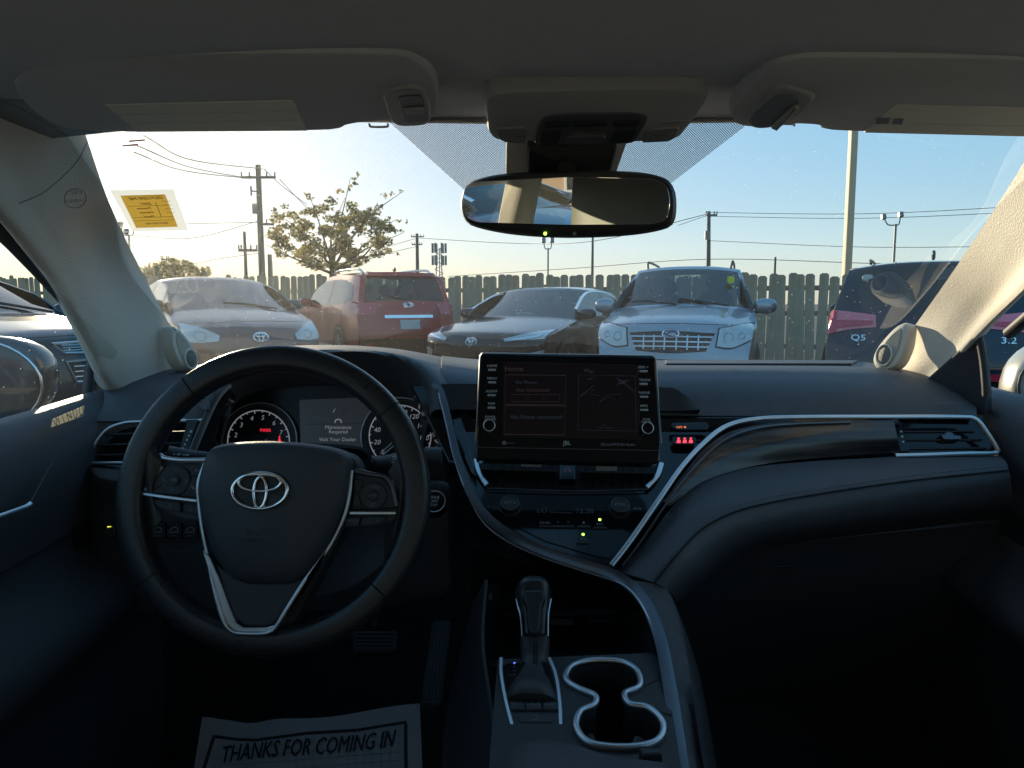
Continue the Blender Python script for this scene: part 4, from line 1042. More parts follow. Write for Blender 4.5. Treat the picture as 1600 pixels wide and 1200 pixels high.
# headliner: front edge back over our heads, edges curl down to the side rails
def hrow(y, z, hw, dz): return [(CX+hw*t, y-(.10 if y > .5 else 0)*t*t, z-dz*abs(t)**3) for t in (-1, -.92, -.75, -.4, 0, .4, .75, .92, 1)]
patch('headliner', [hrow(.96, 1.420, .60, .02), hrow(.945, 1.432, .605, .022), hrow(.85, 1.420, .61, .024), hrow(.75, 1.410, .62, .028), hrow(.66, 1.404, .63, .035), hrow(.5, 1.410, .65, .07), hrow(.3, 1.422, .66, .10), hrow(.0, 1.435, .67, .12), hrow(-.6, 1.445, .67, .12), hrow(-1.3, 1.42, .62, .10)],
      M['headliner'], cab, nu=50, nv=50, thick=.012, px=False, sharp=60)
# roof skin over it
patch('roof_panel', [hrow(.97, 1.425, .66, .05), hrow(.6, 1.475, .70, .11), hrow(-.3, 1.49, .72, .13), hrow(-1.4, 1.45, .68, .12)], blackp, cab, nu=20, nv=20, thick=.004, px=False)

# doors: inner panels as solid plates along the sides, glass above
def door(name, side, label):
    x = CX+side*.752; t = empty(name, (x, .3, .4), None, None); attach(t, cab)
    s = side
    sill = [(x, -.75, 1.035), (x, 0, 1.03), (x, .6, 1.03), (x, 1.0, 1.04), (x, 1.32, 1.055)]
    def off(P, dx, dz): return [(p[0]+dx*s, p[1], p[2]+dz) for p in P]
    patch('upper_panel', [off(sill, .03, -.012), off(sill, .018, .0), off(sill, -.012, -.005), off(sill, -.035, -.035), off(sill, -.04, -.10), off(sill, -.02, -.19)], M['pad'], t, nu=30, nv=24, thick=.004, px=False, sharp=70)
    lo = [(p[0]+(-.014)*s, p[1], p[2]-.18) for p in sill]
    patch('lower_panel', [lo, off(lo, -.01, -.05), off(lo, -.075, -.10), off(lo, -.085, -.14), off(lo, -.03, -.22), off(lo, -.02, -.55)], M['dark'], t, nu=30, nv=24, thick=.004, px=False, sharp=70)
    if s < 0: sweep('handle_trim', [V(-60, 826, .85), V(-20, 813, .89), V(10, 803, .92), V(40, 792, .955), V(48, 786, .965)], 0, M['satin'], t, res=24, flat=(.006, .004, None)); sweep('panel_crease', [V(46, 788, .965), V(58, 766, .985), V(82, 722, 1.02)], .0012, M['dash'], t)
    # sail panel closing the front corner of the glass
    if side < 0:
        sail = [(66+72, 640), (138, 640), (143, 575), (150, 545), (162, 536), (215, 560), (285, 640)]
        fr = Frame.px3((140, 600, 1.27), (220, 600, 1.36), (150, 545, 1.29)); plate('sail_panel', fr, sail, -.02, .0, M['dark'], t, bevel=.003, rnd=.006)
        sweep('run_seal', [(137, 640, 1.24), (139, 600, 1.245), (144, 565, 1.25), (156, 540, 1.255)], .0055, M['black'], t, px=True, res=16)
    else:
        fr = Frame.px3((1470, 600, 1.26), (1540, 600, 1.20), (1500, 540, 1.22)); plate('sail_panel', fr, [(1452, 640), (1448, 592), (1500, 545), (1528, 522), (1534, 540), (1540, 618), (1540, 650)], -.02, .0, M['dark'], t, bevel=.003, rnd=.006)
        sweep('run_seal', [(1529, 524, 1.19), (1536, 560, 1.185), (1540, 600, 1.18), (1541, 622, 1.18)], .006, M['black'], t, px=True, res=16)
    ys = (-.75, 1.20)
    gl = mesh('door_glass', [(x+.02*s, ys[0], 1.0), (x+.02*s, ys[1], 1.0), (CX+s*.70, ys[1], 1.12), (CX+s*.645, .75, 1.33), (CX+s*.64, ys[0], 1.36)], [(0, 1, 2, 3, 4)], M['sideglass'], t, smooth=False)
    # frame above the glass and the B pillar side
    sweep('window_frame', [(CX+s*.668, -.75, 1.36), (CX+s*.668, .3, 1.385), (CX+s*.672, .70, 1.365), (CX+s*.69, .9, 1.30), (CX+s*.735, 1.2, 1.15)], .010, M['black'], t, res=30)
    return t
dl = door('car_door', -1, 'driver door with dark padded sill and slim bright handle trim'); dr = door('car_door', 1, 'passenger door with dark padded sill next to the black crossover view')
# pale printed label standing at the front lower corner of the driver glass
frl = Frame.px3((82, 652, 1.02), (130, 638, 1.13), (100, 640, 1.06))
lb = plate('window_label', frl, [(79, 668), (82, 655), (131, 634), (130, 650)], 0, .0008, mat('pale label', (.72, .66, .54), .7), None, bevel=0); props(lb, 'pale peach printed label at the front lower corner of the driver window', 'label')
for q in range(5):
    text('lettering', 'WINDOW'[q], frl, 88+q*9.5, 659-q*4.1, 7, M['pole'], lb, c=.0012, rot=.4)
# B pillars, rear side panels, rear shelf and rear window surround (seen only in the mirror)
for s in (-1, 1):
    patch('door_post_trim', [[(CX+s*.70, -.22, .40), (CX+s*.705, -.22, 1.05), (CX+s*.66, -.26, 1.38)], [(CX+s*.675, -.27, .40), (CX+s*.672, -.27, 1.05), (CX+s*.60, -.31, 1.42)], [(CX+s*.675, -.38, .40), (CX+s*.672, -.38, 1.05), (CX+s*.60, -.40, 1.42)], [(CX+s*.70, -.43, .40), (CX+s*.705, -.43, 1.05), (CX+s*.66, -.45, 1.38)]], M['pillar'], cab, nu=16, nv=14, px=False)
    sweep('belt_strap', [(CX+s*.655, -.33, 1.25), (CX+s*.650, -.32, 1.0), (CX+s*.64, -.30, .5)], 0, M['black'], cab, flat=(.045, .003, Vector((-s, 0, 0)), .2), res=12)
    patch('rear_side_trim', [[(CX+s*.71, -.82, 1.04), (CX+s*.70, -1.6, 1.08), (CX+s*.65, -2.0, 1.1)], [(CX+s*.69, -.82, .4), (CX+s*.68, -1.6, .4), (CX+s*.63, -2.0, .4)]], M['dark'], cab, nu=16, nv=6, px=False)
    patch('rear_pillar_trim', [[(CX+s*.69, -1.62, 1.05), (CX+s*.66, -1.5, 1.22), (CX+s*.60, -1.3, 1.40)], [(CX+s*.64, -2.0, 1.08), (CX+s*.60, -1.75, 1.25), (CX+s*.54, -1.35, 1.42)]], M['pillar'], cab, nu=12, nv=8, px=False)
patch('rear_shelf', [[(CX-.66, -1.65, 1.03), (CX+.66, -1.65, 1.03)], [(CX-.62, -2.1, 1.06), (CX+.62, -2.1, 1.06)]], M['dark'], cab, nu=6, nv=4, px=False)
mesh('rear_glass', [(CX-.60, -2.05, 1.08), (CX+.60, -2.05, 1.08), (CX+.52, -1.35, 1.41), (CX-.52, -1.35, 1.41)], [(0, 1, 2, 3)], M['sideglass'], cab, smooth=False)
# floor, firewall and cowl
v_, f_ = [], []; box_vf(CX-.74, CX+.74, -2.0, 1.75, .27, .30, v_, f_); mesh('floor_carpet', v_, f_, M['carpet'], cab, smooth=False)
patch('firewall', [[(CX-.74, 1.78, 1.0), (CX+.74, 1.78, 1.0)], [(CX-.74, 1.72, .6), (CX+.74, 1.72, .6)], [(CX-.74, 1.45, .30), (CX+.74, 1.45, .30)]], M['carpet'], cab, nu=6, nv=10, px=False)
for s in (-1, 1):
    patch('kick_panel', [[(CX+s*.73, 1.85, 1.04), (CX+s*.73, 1.1, 1.03)], [(CX+s*.73, 1.85, .3), (CX+s*.73, 1.1, .3)]], M['carpet'], cab, nu=6, nv=6, px=False)
patch('cowl_panel', [[(CX-.75, 1.80, .985), (CX, 2.0, 1.0), (CX+.75, 1.80, .985)], [(CX-.75, 1.45, 1.03), (CX, 1.72, 1.035), (CX+.75, 1.45, 1.03)]], M['black'], cab, nu=20, nv=6, px=False)
hoodrow = lambda y, z, hw: [(CX+hw*t, y-.12*t*t, z-.07*t*t) for t in (-1, -.6, 0, .6, 1)]
patch('bonnet', [hoodrow(1.98, .99, .82), hoodrow(2.4, .93, .82), hoodrow(2.9, .80, .78), hoodrow(3.1, .68, .7)], blackp, cab, nu=20, nv=16, px=False)

# door mirrors outside
def side_mirror(px, py, d, sx, label, m):
    c = V(px, py, d); t = empty('side_mirror', c, label, 'mirror')
    bm = bmesh.new(); bmesh.ops.create_uvsphere(bm, u_segments=24, v_segments=16, radius=1)
    for v in bm.verts:
        x, y, z = v.co
        y = -abs(y)**.5*.25 if y < 0 else abs(y)**.9
        v.co = c+Vector((math.copysign(abs(x)**.75, x)*.125*(1-.15*z*sx), y*.10, math.copysign(abs(z)**.8, z)*(.088 if z > 0 else .075)))
    me = bpy.data.meshes.new('housing'); bm.to_mesh(me); bm.free(); me.materials.append(m); me.polygons.foreach_set('use_smooth', [True]*len(me.polygons))
    o = bpy.data.objects.new('housing', me); COL.objects.link(o); attach(o, t)
    n_ = Vector((-sx*.36, -.93, -.02)).normalized(); u_ = Vector((0, 0, 1)).cross(n_).normalized(); fr = Frame(c+Vector((0, -.03, 0)), u_, n_.cross(u_))
    plate('mirror_glass', fr, [(-.10, -.055), (.10, -.06), (.105, .06), (-.09, .065)], -.01, .003, M['chrome'], t, rnd=.03, loc=True, bevel=.002)
    sweep('housing_rim', [c+Vector((.126*math.cos(a), -.02,   .082*math.sin(a))) for a in [i*math.pi/16 for i in range(32)]], .0025, M['chrome'] if sx < 0 else M['black'], t, closed=True)
    sweep('mirror_foot', [c+Vector((-sx*.06, .01, -.06)), c+Vector((-sx*.14, .02, -.10))], .025, M['black'], t)
    return t
side_mirror(-32, 600, 1.35, -1, 'dark grey door mirror seen through the driver window', paint('mirror grey', (.10, .105, .11), .4, .25))
side_mirror(1690, 600, 1.33, 1, 'door mirror edge beyond the passenger window', paint('mirror pale', (.40, .39, .36), .3, .3))

# ---- sun visors
def visor(side):
    if side < 0:
        fr = Frame.px3((250, 200, .785), (560, 197, .785), (350, 92, .605))
        out = [(25, 150), (38, 104), (80, 92), (300, 87), (590, 87), (650, 98), (681, 130), (684, 178), (668, 193), (625, 195), (608, 192), (570, 194), (540, 200), (515, 206), (350, 208), (200, 209), (90, 200)]
        lab = 'driver sun visor folded up with a pale warning label along its edge'
    else:
        fr = Frame.px3((1250, 205, .785), (1560, 214, .785), (1400, 96, .61))
        out = [(1140, 186), (1141, 176), (1170, 140), (1205, 108), (1245, 95), (1300, 92), (1640, 97), (1720, 110), (1760, 150), (1740, 205), (1620, 216), (1500, 213), (1300, 207), (1280, 200), (1240, 197), (1180, 202), (1150, 198)]
        lab = 'passenger sun visor folded up with a pale label with grey marks'
    t = empty('sun_visor', fr.at(out[0][0]+100, 190), lab, 'sun visor')
    plate('visor_board', fr, out, -.018, .0, M['visor'], t, bevel=.008, spl=90)
    if side < 0:
        lbo = plate('warning_label', fr, [(165, 163), (458, 156), (480, 203), (215, 205)], -.001, .0008, M['visorlabel'], t, bevel=0)
        clip = [(597, 146), (600, 140), (640, 130), (664, 136), (672, 160), (674, 184), (664, 191), (620, 193), (608, 180)]
        slot = [(621, 143), (658, 140), (668, 182), (633, 184)]; rib = [(630, 160), (662, 158), (664, 167), (633, 169)]
        loop = [(577, 191, .002), (580, 198, .0), (604, 198, .0), (606, 191, .002)]
        frp = fr
        c1 = plate('clip_plate', fr, clip, -.004, .004, M['ovh'], t, bevel=.003, rnd=.012)
        plate('clip_recess', fr, slot, .003, .0052, M['ovhdark'], c1, bevel=.0006, rnd=.008); plate('clip_bar', fr, rib, .004, .007, M['ovh'], c1, bevel=.001, rnd=.002)
        line('label_rule', fr, [(176, 178), (470, 172)], 1.4, .0009, M['visor'], lbo, t=.0004)
        line('label_rule', fr, [(190, 192), (474, 186)], 1.4, .0009, M['visor'], lbo, t=.0004)
    else:
        lbo = plate('warning_label', fr, [(1350, 206), (1400, 163), (1730, 170), (1730, 208), (1600, 212)], -.001, .0008, M['visorlabel'], t, bevel=0)
        clip = [(1163, 186), (1170, 170), (1205, 135), (1228, 130), (1278, 146), (1262, 164), (1232, 186), (1205, 195), (1178, 196)]
        slot = [(1172, 184), (1180, 172), (1212, 142), (1238, 140), (1252, 150), (1215, 184), (1190, 194)]; rib = [(1204, 188), (1242, 154), (1250, 158), (1214, 192)]
        c1 = plate('clip_plate', fr, clip, -.004, .004, M['ovh'], t, bevel=.003, rnd=.012)
        plate('clip_recess', fr, slot, .003, .0052, mat('clip recess grey', (.20, .20, .195), .5), c1, bevel=.0006, rnd=.008); plate('clip_bar', fr, rib, .004, .009, M['ovh'], c1, bevel=.002, rnd=.003)
        loop = [(1210, 196, .0), (1213, 200, -.004), (1238, 200, -.004), (1241, 196, .0)]
        plate('label_print', fr, [(1370, 183), (1391, 183), (1388, 192), (1368, 192)], .0006, .0012, M['grey_ink'], lbo, bevel=0); plate('label_print', fr, [(1396, 184), (1412, 184), (1409, 193), (1394, 192)], .0006, .0012, M['grey_ink'], lbo, bevel=0)
        line('label_rule', fr, [(1420, 192), (1600, 196)], 1.2, .0009, M['visor'], lbo, t=.0004)
    sweep('retainer', [fr.at(p[0], p[1], p[2]) for p in loop], .0012, M['visor'], t, res=14)
    return t
visor(-1); visor(1)

# ---- overhead console
fr = Frame.px3((770, 218, .775), (1090, 210, .775), (930, 142, .69)); OV = fr
ov = empty('overhead_console', fr.at(930, 180), 'grey overhead console with map lamps and dark sunroof switch panel', 'console')
plate('console_shell', fr, [(757, 165), (762, 152), (785, 146), (930, 142), (1075, 140), (1104, 146), (1107, 158), (1085, 190), (1062, 218), (1040, 223), (930, 226), (775, 222), (762, 210)], -.03, .0, M['ovh'], ov, bevel=.006, rnd=.008)
sp = plate('switch_panel', fr, [(834, 224), (842, 190), (852, 180), (895, 176), (990, 175), (1012, 180), (1010, 190), (990, 222)], -.002, .002, M['ovhdark'], ov, bevel=.0015, rnd=.008)
plate('sunroof_switch', fr, [(884, 212), (889, 203), (945, 202), (946, 209), (940, 215), (886, 216)], .001, .008, M['ovhdark'], sp, bevel=.002, rnd=.004)
for o_ in ([(853, 188), (892, 186), (890, 194), (850, 195)], [(896, 187), (950, 186), (950, 192), (894, 194)], [(958, 186), (1000, 185), (996, 193), (957, 194)], [(845, 203), (878, 201), (872, 221), (842, 222)], [(960, 202), (995, 199), (985, 218), (953, 220)]):
    plate('button', fr, o_, .0, .0042, M['black'], sp, bevel=.001, rnd=.003)
for o_ in ([(775, 199), (822, 197), (824, 206), (820, 222), (792, 221), (780, 216)], [(1008, 206), (1016, 200), (1062, 197), (1056, 212), (1046, 219), (1003, 221)]):
    lp = plate('map_lamp', fr, o_, -.002, .0022, mat('lamp lens grey', (.30, .30, .29), .2, coat=.5), ov, bevel=.0015, rnd=.004)
    cx = sum(p[0] for p in o_)/len(o_)-(0 if o_[0][0] > 900 else -10); cy = sum(p[1] for p in o_)/len(o_)
    for q in range(3): disc('lamp_icon', fr, cx-7+q*7, cy, 2.4, .001, .0028, M['ovhdark'], lp)
plate('airbag_notice', fr, [(1030, 193), (1034, 189), (1073, 187), (1068, 194)], -.001, .0008, mat('notice grey', (.45, .45, .44), .6), ov, bevel=0)
text('notice_text', 'PASSENGER', fr, 1050, 191, 3.4, M['ovhdark'], ov, c=.0011)

# ---- rear view mirror on its bracket
mc = V(886, 318, .86); mn = Vector((-.464, -1.91, -.17)).normalized()
up = Vector((0, 0, 1)); u_ = up.cross(mn).normalized(); fr = Frame(mc, u_, mn.cross(u_)); 
mr = empty('rear_view_mirror', mc, 'rear view mirror with black rim, button strip and green lamp', 'mirror')
rimo = [(716, 318), (722, 294), (740, 280), (790, 270), (886, 266), (985, 267), (1035, 276), (1052, 292), (1056, 320), (1052, 346), (1036, 358), (980, 368), (886, 372), (800, 367), (740, 355), (722, 342)]
plate('mirror_housing', fr, rimo, -.035, .0, M['black'], mr, bevel=.010, spl=80)
plate('mirror_glass', fr, [(721, 318), (727, 290), (745, 284), (886, 276), (1020, 279), (1043, 289), (1048, 318), (1042, 345), (1022, 351), (886, 352), (745, 348), (727, 340)], -.004, .0012, mat('mirror silver', (.82, .84, .84), .0, metal=1), mr, bevel=.0006, rnd=.014)
disc('indicator_lamp', fr, 852, 365, 2.6, .0005, .0012, M['green_led'], mr, n=8); disc('sensor_eye', fr, 898, 365, 3.2, .0005, .0012, M['grey_ink'], mr, n=8)
for q, sx_ in ((812, '‹  HOME  ›'), (870, 'o'), (925, 'o  o  o')): text('button_text', sx_, fr, q, 364, 4, M['faint_ink'], mr, c=.0009)
frb = Frame.px3((800, 250, .90), (975, 250, .90), (885, 215, .875))
br = plate('mirror_bracket', frb, [(791, 218), (982, 218), (962, 275), (790, 275)], -.02, .0, M['ovh'], mr, bevel=.003, rnd=.003)
plate('bracket_cover', frb, [(824, 216), (964, 216), (948, 276), (824, 276)], .0, .018, M['black'], br, bevel=.006, rnd=.006)
sweep('mirror_stem', [V(886, 262, .87), mc+Vector((0, .05, .02)), mc-mn*.03], .012, M['black'], mr)

# ---- yellow document sticker inside the windscreen, read from outside
st = empty('window_sticker', on_ws(236, 325)[0], 'yellow sticker with a white border stuck inside the windscreen near the driver pillar', 'sticker')
ws_poly('sticker_border', [(172, 293), (271, 291), (294, 356), (207, 358)], mat('white sticker paper', (.8, .8, .78), .6, emis=None), .004, st, nu=6, nv=6)
stm = bpy.data.materials['white sticker paper']; n = stm.node_tree; tl = n.nodes.new('ShaderNodeBsdfTranslucent'); tl.inputs[0].default_value = (.8, .8, .76, 1)
mx = n.nodes.new('ShaderNodeMixShader'); mx.inputs[0].default_value = .6; n.links.new(n.nodes['Principled BSDF'].outputs[0], mx.inputs[1]); n.links.new(tl.outputs[0], mx.inputs[2]); n.links.new(mx.outputs[0], n.nodes['Material Output'].inputs['Surface'])
yl = ws_poly('sticker_panel', [(188, 301), (258, 299), (278, 350), (213, 352)], mat('yellow sticker face', (.62, .40, .07), .6), .0046, st, nu=6, nv=6)
def glow_through(m, k, c):
    n = m.node_tree; tl = n.nodes.new('ShaderNodeBsdfTranslucent'); tl.inputs[0].default_value = (*c, 1)
    mx = n.nodes.new('ShaderNodeMixShader'); mx.inputs[0].default_value = k; n.links.new(n.nodes['Principled BSDF'].outputs[0], mx.inputs[1]); n.links.new(tl.outputs[0], mx.inputs[2]); n.links.new(mx.outputs[0], n.nodes['Material Output'].inputs['Surface'])
glow_through(bpy.data.materials['yellow sticker face'], .6, (.85, .55, .10)); glow_through(bpy.data.materials['pale label'], .6, (.8, .74, .6))
p_, nrm_ = on_ws(236, 325, .0050); frs = Frame(p_, on_ws(278, 324, .005)[0]-on_ws(194, 326, .005)[0], on_ws(236, 310, .005)[0]-on_ws(236, 340, .005)[0])
if frs.n.dot(O3-p_) < 0: frs = Frame(p_, frs.u, -frs.v)
ink = mat('sticker pen ink', (.10, .07, .03), .7)
for (sx_, px_, py_, h_, sh) in (('GLF1200 HE', 229, 309.5, 7.5, .3), ('2007', 229, 318, 6, .3), ('Toyota', 226, 325, 6, .3), ('Camry', 230, 331.5, 6, .3), ('Pearl', 234, 338, 6, .3), ('GLF1200 HE', 246, 348.5, 5, .2)):
    text('handwriting', sx_, frs, px_, py_, h_, ink, yl, mirror=True, shear=sh, stretch=.95, c=.0004, rot=R(2), bold=.02)
for (px_, py_) in ((262, 314), (264, 320), (266, 326), (268, 332)): text('printed_field', 'YEAR', frs, px_-2, py_, 2.6, ink, yl, mirror=True, stretch=1.6)
line('field_rule', frs, [(243, 316), (252, 338)], .9, .0004, ink, yl, t=.0003)
for (x0, y0, x1, y1) in ((194, 306, 256, 305), (200, 322, 262, 320), (206, 340, 270, 338), (210, 345, 272, 343)): line('field_rule', frs, [(x0, y0), (x1, y1)], .6, .0004, ink, yl, t=.0003)
for (pts) in ([(202, 215), (227, 213), (227, 215.5), (201, 217.5)], [(191, 222.5), (216, 220), (216, 223), (191, 224.5)]):
    o = ws_poly('red_strip', pts, mat('red sticker strip', (.5, .03, .03), .6), .004, None, nu=4, nv=2); props(o, 'short red strip stuck high in the sunlit corner of the windscreen, %s one' % ('upper' if pts[0][1] < 218 else 'lower'), 'sticker', 'red strips on the windscreen')
# ================================================================== DASHBOARD
db = empty('dashboard', (CX, 1.2, .9), 'dark slate dashboard with stitched pads, wood grain strip and silver trim', 'dashboard')
# top pad: far edge at the glass -> crest -> face
XS = [150, 172, 205, 250, 300, 360, 480, 600, 690, 760, 890, 1030, 1200, 1330, 1400, 1450, 1495, 1526]
def drow(ys, ds): return [(x, y, d) for x, y, d in zip(XS, ys, ds)]
far = drow([640, 600, 585, 575, 572, 560, 545, 548, 556, 562, 563, 563, 564, 565, 572, 583, 606, 634], [1.22, 1.26, 1.31, 1.36, 1.40, 1.45, 1.50, 1.54, 1.56, 1.60, 1.62, 1.62, 1.60, 1.52, 1.42, 1.36, 1.29, 1.23])
cr1 = drow([644, 616, 602, 594, 588, 575, 553, 552, 563, 571, 572, 572, 573, 576, 582, 592, 614, 640], [1.20, 1.23, 1.25, 1.27, 1.28, 1.29, 1.30, 1.32, 1.34, 1.34, 1.34, 1.34, 1.33, 1.31, 1.29, 1.27, 1.24, 1.205])
cr2 = drow([648, 628, 614, 607, 603, 592, 567, 562, 575, 584, 586, 587, 588, 591, 597, 606, 624, 644], [1.185, 1.205, 1.215, 1.22, 1.225, 1.225, 1.23, 1.25, 1.26, 1.26, 1.26, 1.26, 1.255, 1.245, 1.235, 1.225, 1.21, 1.195])
f1 = drow([652, 642, 634, 630, 628, 618, 590, 578, 592, 604, 607, 609, 611, 614, 618, 624, 636, 648], [1.175, 1.185, 1.19, 1.19, 1.19, 1.19, 1.20, 1.215, 1.225, 1.22, 1.22, 1.22, 1.215, 1.205, 1.20, 1.195, 1.185, 1.18])
f2 = drow([658, 658, 657, 656, 656, 650, 625, 602, 615, 645, 648, 649, 650, 650, 650, 650, 651, 652], [1.17]*5+[1.18, 1.20, 1.21, 1.21, 1.20, 1.20, 1.20, 1.19, 1.185, 1.18, 1.175, 1.175, 1.175])
def clip(r, a, b): return [p for p in r if a <= p[0] <= b]
patch('top_pad', [clip(r, 660, 1530) for r in (far, cr1, cr2, f1, f2)], M['dash'], db, nu=90, nv=40, thick=.004, sharp=60)
patch('top_pad', [clip(r, 150, 380) for r in (far, cr1, cr2, f1, f2)], M['dash'], db, nu=40, nv=40, thick=.004, sharp=60)
# instrument hood: arch over the cluster
hood_o = [(318, 640, 1.15), (335, 600, 1.17), (365, 570, 1.19), (430, 552, 1.21), (520, 546, 1.22), (600, 550, 1.23), (655, 566, 1.22), (690, 600, 1.20), (700, 640, 1.18)]
hood_far = [(290, 620, 1.3), (310, 588, 1.34), (350, 562, 1.40), (430, 543, 1.48), (520, 539, 1.52), (610, 544, 1.54), (680, 556, 1.50), (735, 571, 1.42), (750, 625, 1.29)]
hood_i = [(330, 645, 1.155), (347, 612, 1.175), (375, 584, 1.195), (435, 566, 1.215), (520, 560, 1.225), (595, 564, 1.235), (640, 580, 1.225), (668, 610, 1.205), (674, 645, 1.185)]
hood_in = [(345, 700, 1.26), (362, 640, 1.27), (390, 616, 1.28), (445, 604, 1.29), (520, 600, 1.29), (590, 602, 1.29), (632, 615, 1.29), (655, 640, 1.28), (660, 700, 1.27)]
mid = [(a[0]*.5+b[0]*.5, a[1]*.5+b[1]*.5-2, a[2]*.5+b[2]*.5) for a, b in zip(hood_o, hood_far)]
patch('instrument_hood', [hood_far, mid, hood_o, hood_i, hood_in], M['dash'], db, nu=60, nv=40, thick=.003, sharp=60)
# cluster face
frc = Frame.px3((360, 690, 1.285), (660, 690, 1.285), (510, 600, 1.30))
cl = plate('instrument_cluster', frc, [(318, 760), (330, 660), (360, 606), (420, 588), (600, 588), (655, 606), (690, 660), (700, 760)], -.02, .0, M['gloss'], db, bevel=.002, rnd=.01)
cl.data.materials[0] = mat('cluster black face', (.008, .009, .011), .35)
plate('info_display', frc, [(468, 625), (592, 620), (604, 705), (470, 705)], .0, .002, mat('info display', (.012, .015, .019), .25, emis=(.4, .5, .6), estr=.007), cl, bevel=.0006, rnd=.004)
text('display_text', 'Maintenance', frc, 529, 668, 5.6, M['gauge_ink'], cl, c=.0026); text('display_text', 'Required', frc, 529, 675, 5.6, M['gauge_ink'], cl, c=.0026); text('display_text', 'Visit Your Dealer', frc, 528, 687, 5.6, M['gauge_ink'], cl, c=.0026)
text('clock_text', '5:00', frc, 590, 637, 6.5, M['gauge_ink'], cl, c=.0026)
line('display_rule', frc, [(478, 663), (580, 662)], .8, .0024, M['faint_ink'], cl, t=.0004)
sweep('lane_icon', [frc.at(521, 645, .0026), frc.at(524, 639, .0026)], .0006, M['gauge_ink'], cl); sweep('lane_icon', [frc.at(540, 639, .0026), frc.at(536, 645, .0026)], .0006, M['faint_ink'], cl)
sweep('car_icon', [frc.at(x, y, .0028) for x, y in ((524, 661), (525, 657), (529, 655.5), (533, 657), (534, 661))], .0011, M['gauge_ink'], cl, res=14)
text('odometer_text', '79,243', frc, 556, 703, 4, M['faint_ink'], cl, c=.0026)
def gauge(cx, cy, r, lab, a0, a1, ticks, nums, na):
    b = disc('gauge', frc, cx, cy, r, .0, .006, mat('gauge black', (.006, .006, .007), .4), cl, bevel=.001, n=48)
    ringo('gauge_bezel', frc, cx, cy, r, 2.6, .010, M['satin'], b, n=56); ringo('gauge_bezel', frc, cx, cy, r*.94, 2.0, .006, M['darksatin'], b, n=56)
    rs = r*.80
    arc = [frc.at(cx+rs*math.cos(a), cy-rs*math.sin(a), .0066) for a in [R(a0+(a1-a0)*i/40) for i in range(41)]]
    sweep('gauge_arc', arc, .0011, M['gauge_ink'], b, n=6)
    tk = []
    for i in range(ticks+1):
        a = R(a0+(a1-a0)*i/ticks); l_ = .10 if i % 2 == 0 else .06
        tk.append(sweep('gauge_ticks', [frc.at(cx+rs*math.cos(a), cy-rs*math.sin(a), .0068), frc.at(cx+rs*(1-l_)*math.cos(a), cy-rs*(1-l_)*math.sin(a), .0068)], .0009, M['gauge_ink'], None, n=5))
    join_meshes('gauge_ticks', tk, b)
    for (s_, a) in nums: text('gauge_number', s_, frc, cx+rs*.77*math.cos(R(a)), cy-rs*.77*math.sin(R(a)), 7.2, M['gauge_ink'], b, c=.0068, shear=.15)
    a = R(na); sweep('needle', [frc.at(cx, cy, .011), frc.at(cx+rs*.85*math.cos(a), cy-rs*.85*math.sin(a), .011)], .0016, M['white_ink'], b, n=6, taper=[1, .5])
    disc('needle_cap', frc, cx, cy, r*.17, .006, .014, M['black'], b)
    return b
g1 = gauge(406, 690, 60, 'tach', 215, -20, 16, [('2', 165), ('3', 137), ('4', 107), ('5', 80), ('6', 50), ('7', 21), ('8', -7)], 225)
sweep('needle', [frc.at(403, 693, .011), frc.at(421, 687, .011)], .0013, M['white_ink'], g1, n=6)
text('warning_text', 'PARK', frc, 417, 673, 5, M['gauge_red'], g1, c=.0068); 
plate('belt_warning', frc, [(436, 690), (438, 685), (439, 685), (441, 690)], .006, .0072, M['gauge_red'], g1, bevel=0); disc('belt_warning', frc, 438.5, 683, 1.4, .006, .0072, M['gauge_red'], g1, n=10)
g2 = gauge(626, 682, 60, 'speed', 225, -30, 16, [('0', 222), ('20', 195), ('40', 165), ('60', 135), ('100', 85), ('120', 55), ('140', 25), ('160', -5)], 222)
sweep('needle', [frc.at(600, 712, .012), frc.at(623, 692, .012)], .0013, M['white_ink'], g2, n=6)
# left cheek beside the cluster: black fin with satin edge
fl = Frame.px3((300, 700, 1.14), (330, 650, 1.16), (280, 690, 1.14))
plate('cluster_cheek', fl, [(310, 718), (300, 712), (338, 622), (356, 604), (364, 612), (345, 650), (330, 718)], -.03, .004, M['gloss'], db, bevel=.002, rnd=.003)
sweep('cheek_trim', [(296, 716, 1.13), (316, 668, 1.145), (338, 622, 1.16), (358, 600, 1.175)], 0, M['darksatin'], db, px=True, res=24, flat=(.012, .006))

# ---- left outlet
frv = Frame.px3((150, 715, 1.15), (310, 715, 1.15), (200, 660, 1.165))
def vent(name, fr, out, slats, tab, wheel_, hubm=None, lit=None):
    v = plate(name, fr, out, -.05, -.03, mat('vent cavity', (.004, .004, .005), .8) if 'vc' not in M else M['vc'], db, bevel=0, rnd=.008)
    for (a, b) in slats:
        p, q = fr.at(*a, -.012), fr.at(*b, -.012)
        sweep('slat', [p, q], 0, M['dark'], v, flat=(.020, .0032, Vector((0, .25, 1))), n=8)
    return v
M['vc'] = mat('vent cavity black', (.004, .004, .005), .8)
lv = vent('side_vent', frv, [(140, 722), (150, 690), (172, 666), (205, 660), (312, 658), (284, 722)], [((160, 677), (300, 672)), ((150, 693), (292, 690)), ((146, 709), (286, 706))], None, None)
sweep('vent_surround', [frv.at(x, y, .0) for x, y in ((284, 723), (200, 723), (146, 723), (140, 716), (148, 694), (166, 672), (190, 662), (215, 659), (318, 656))], 0, M['satin'], lv, res=70, flat=(.0052, .006))
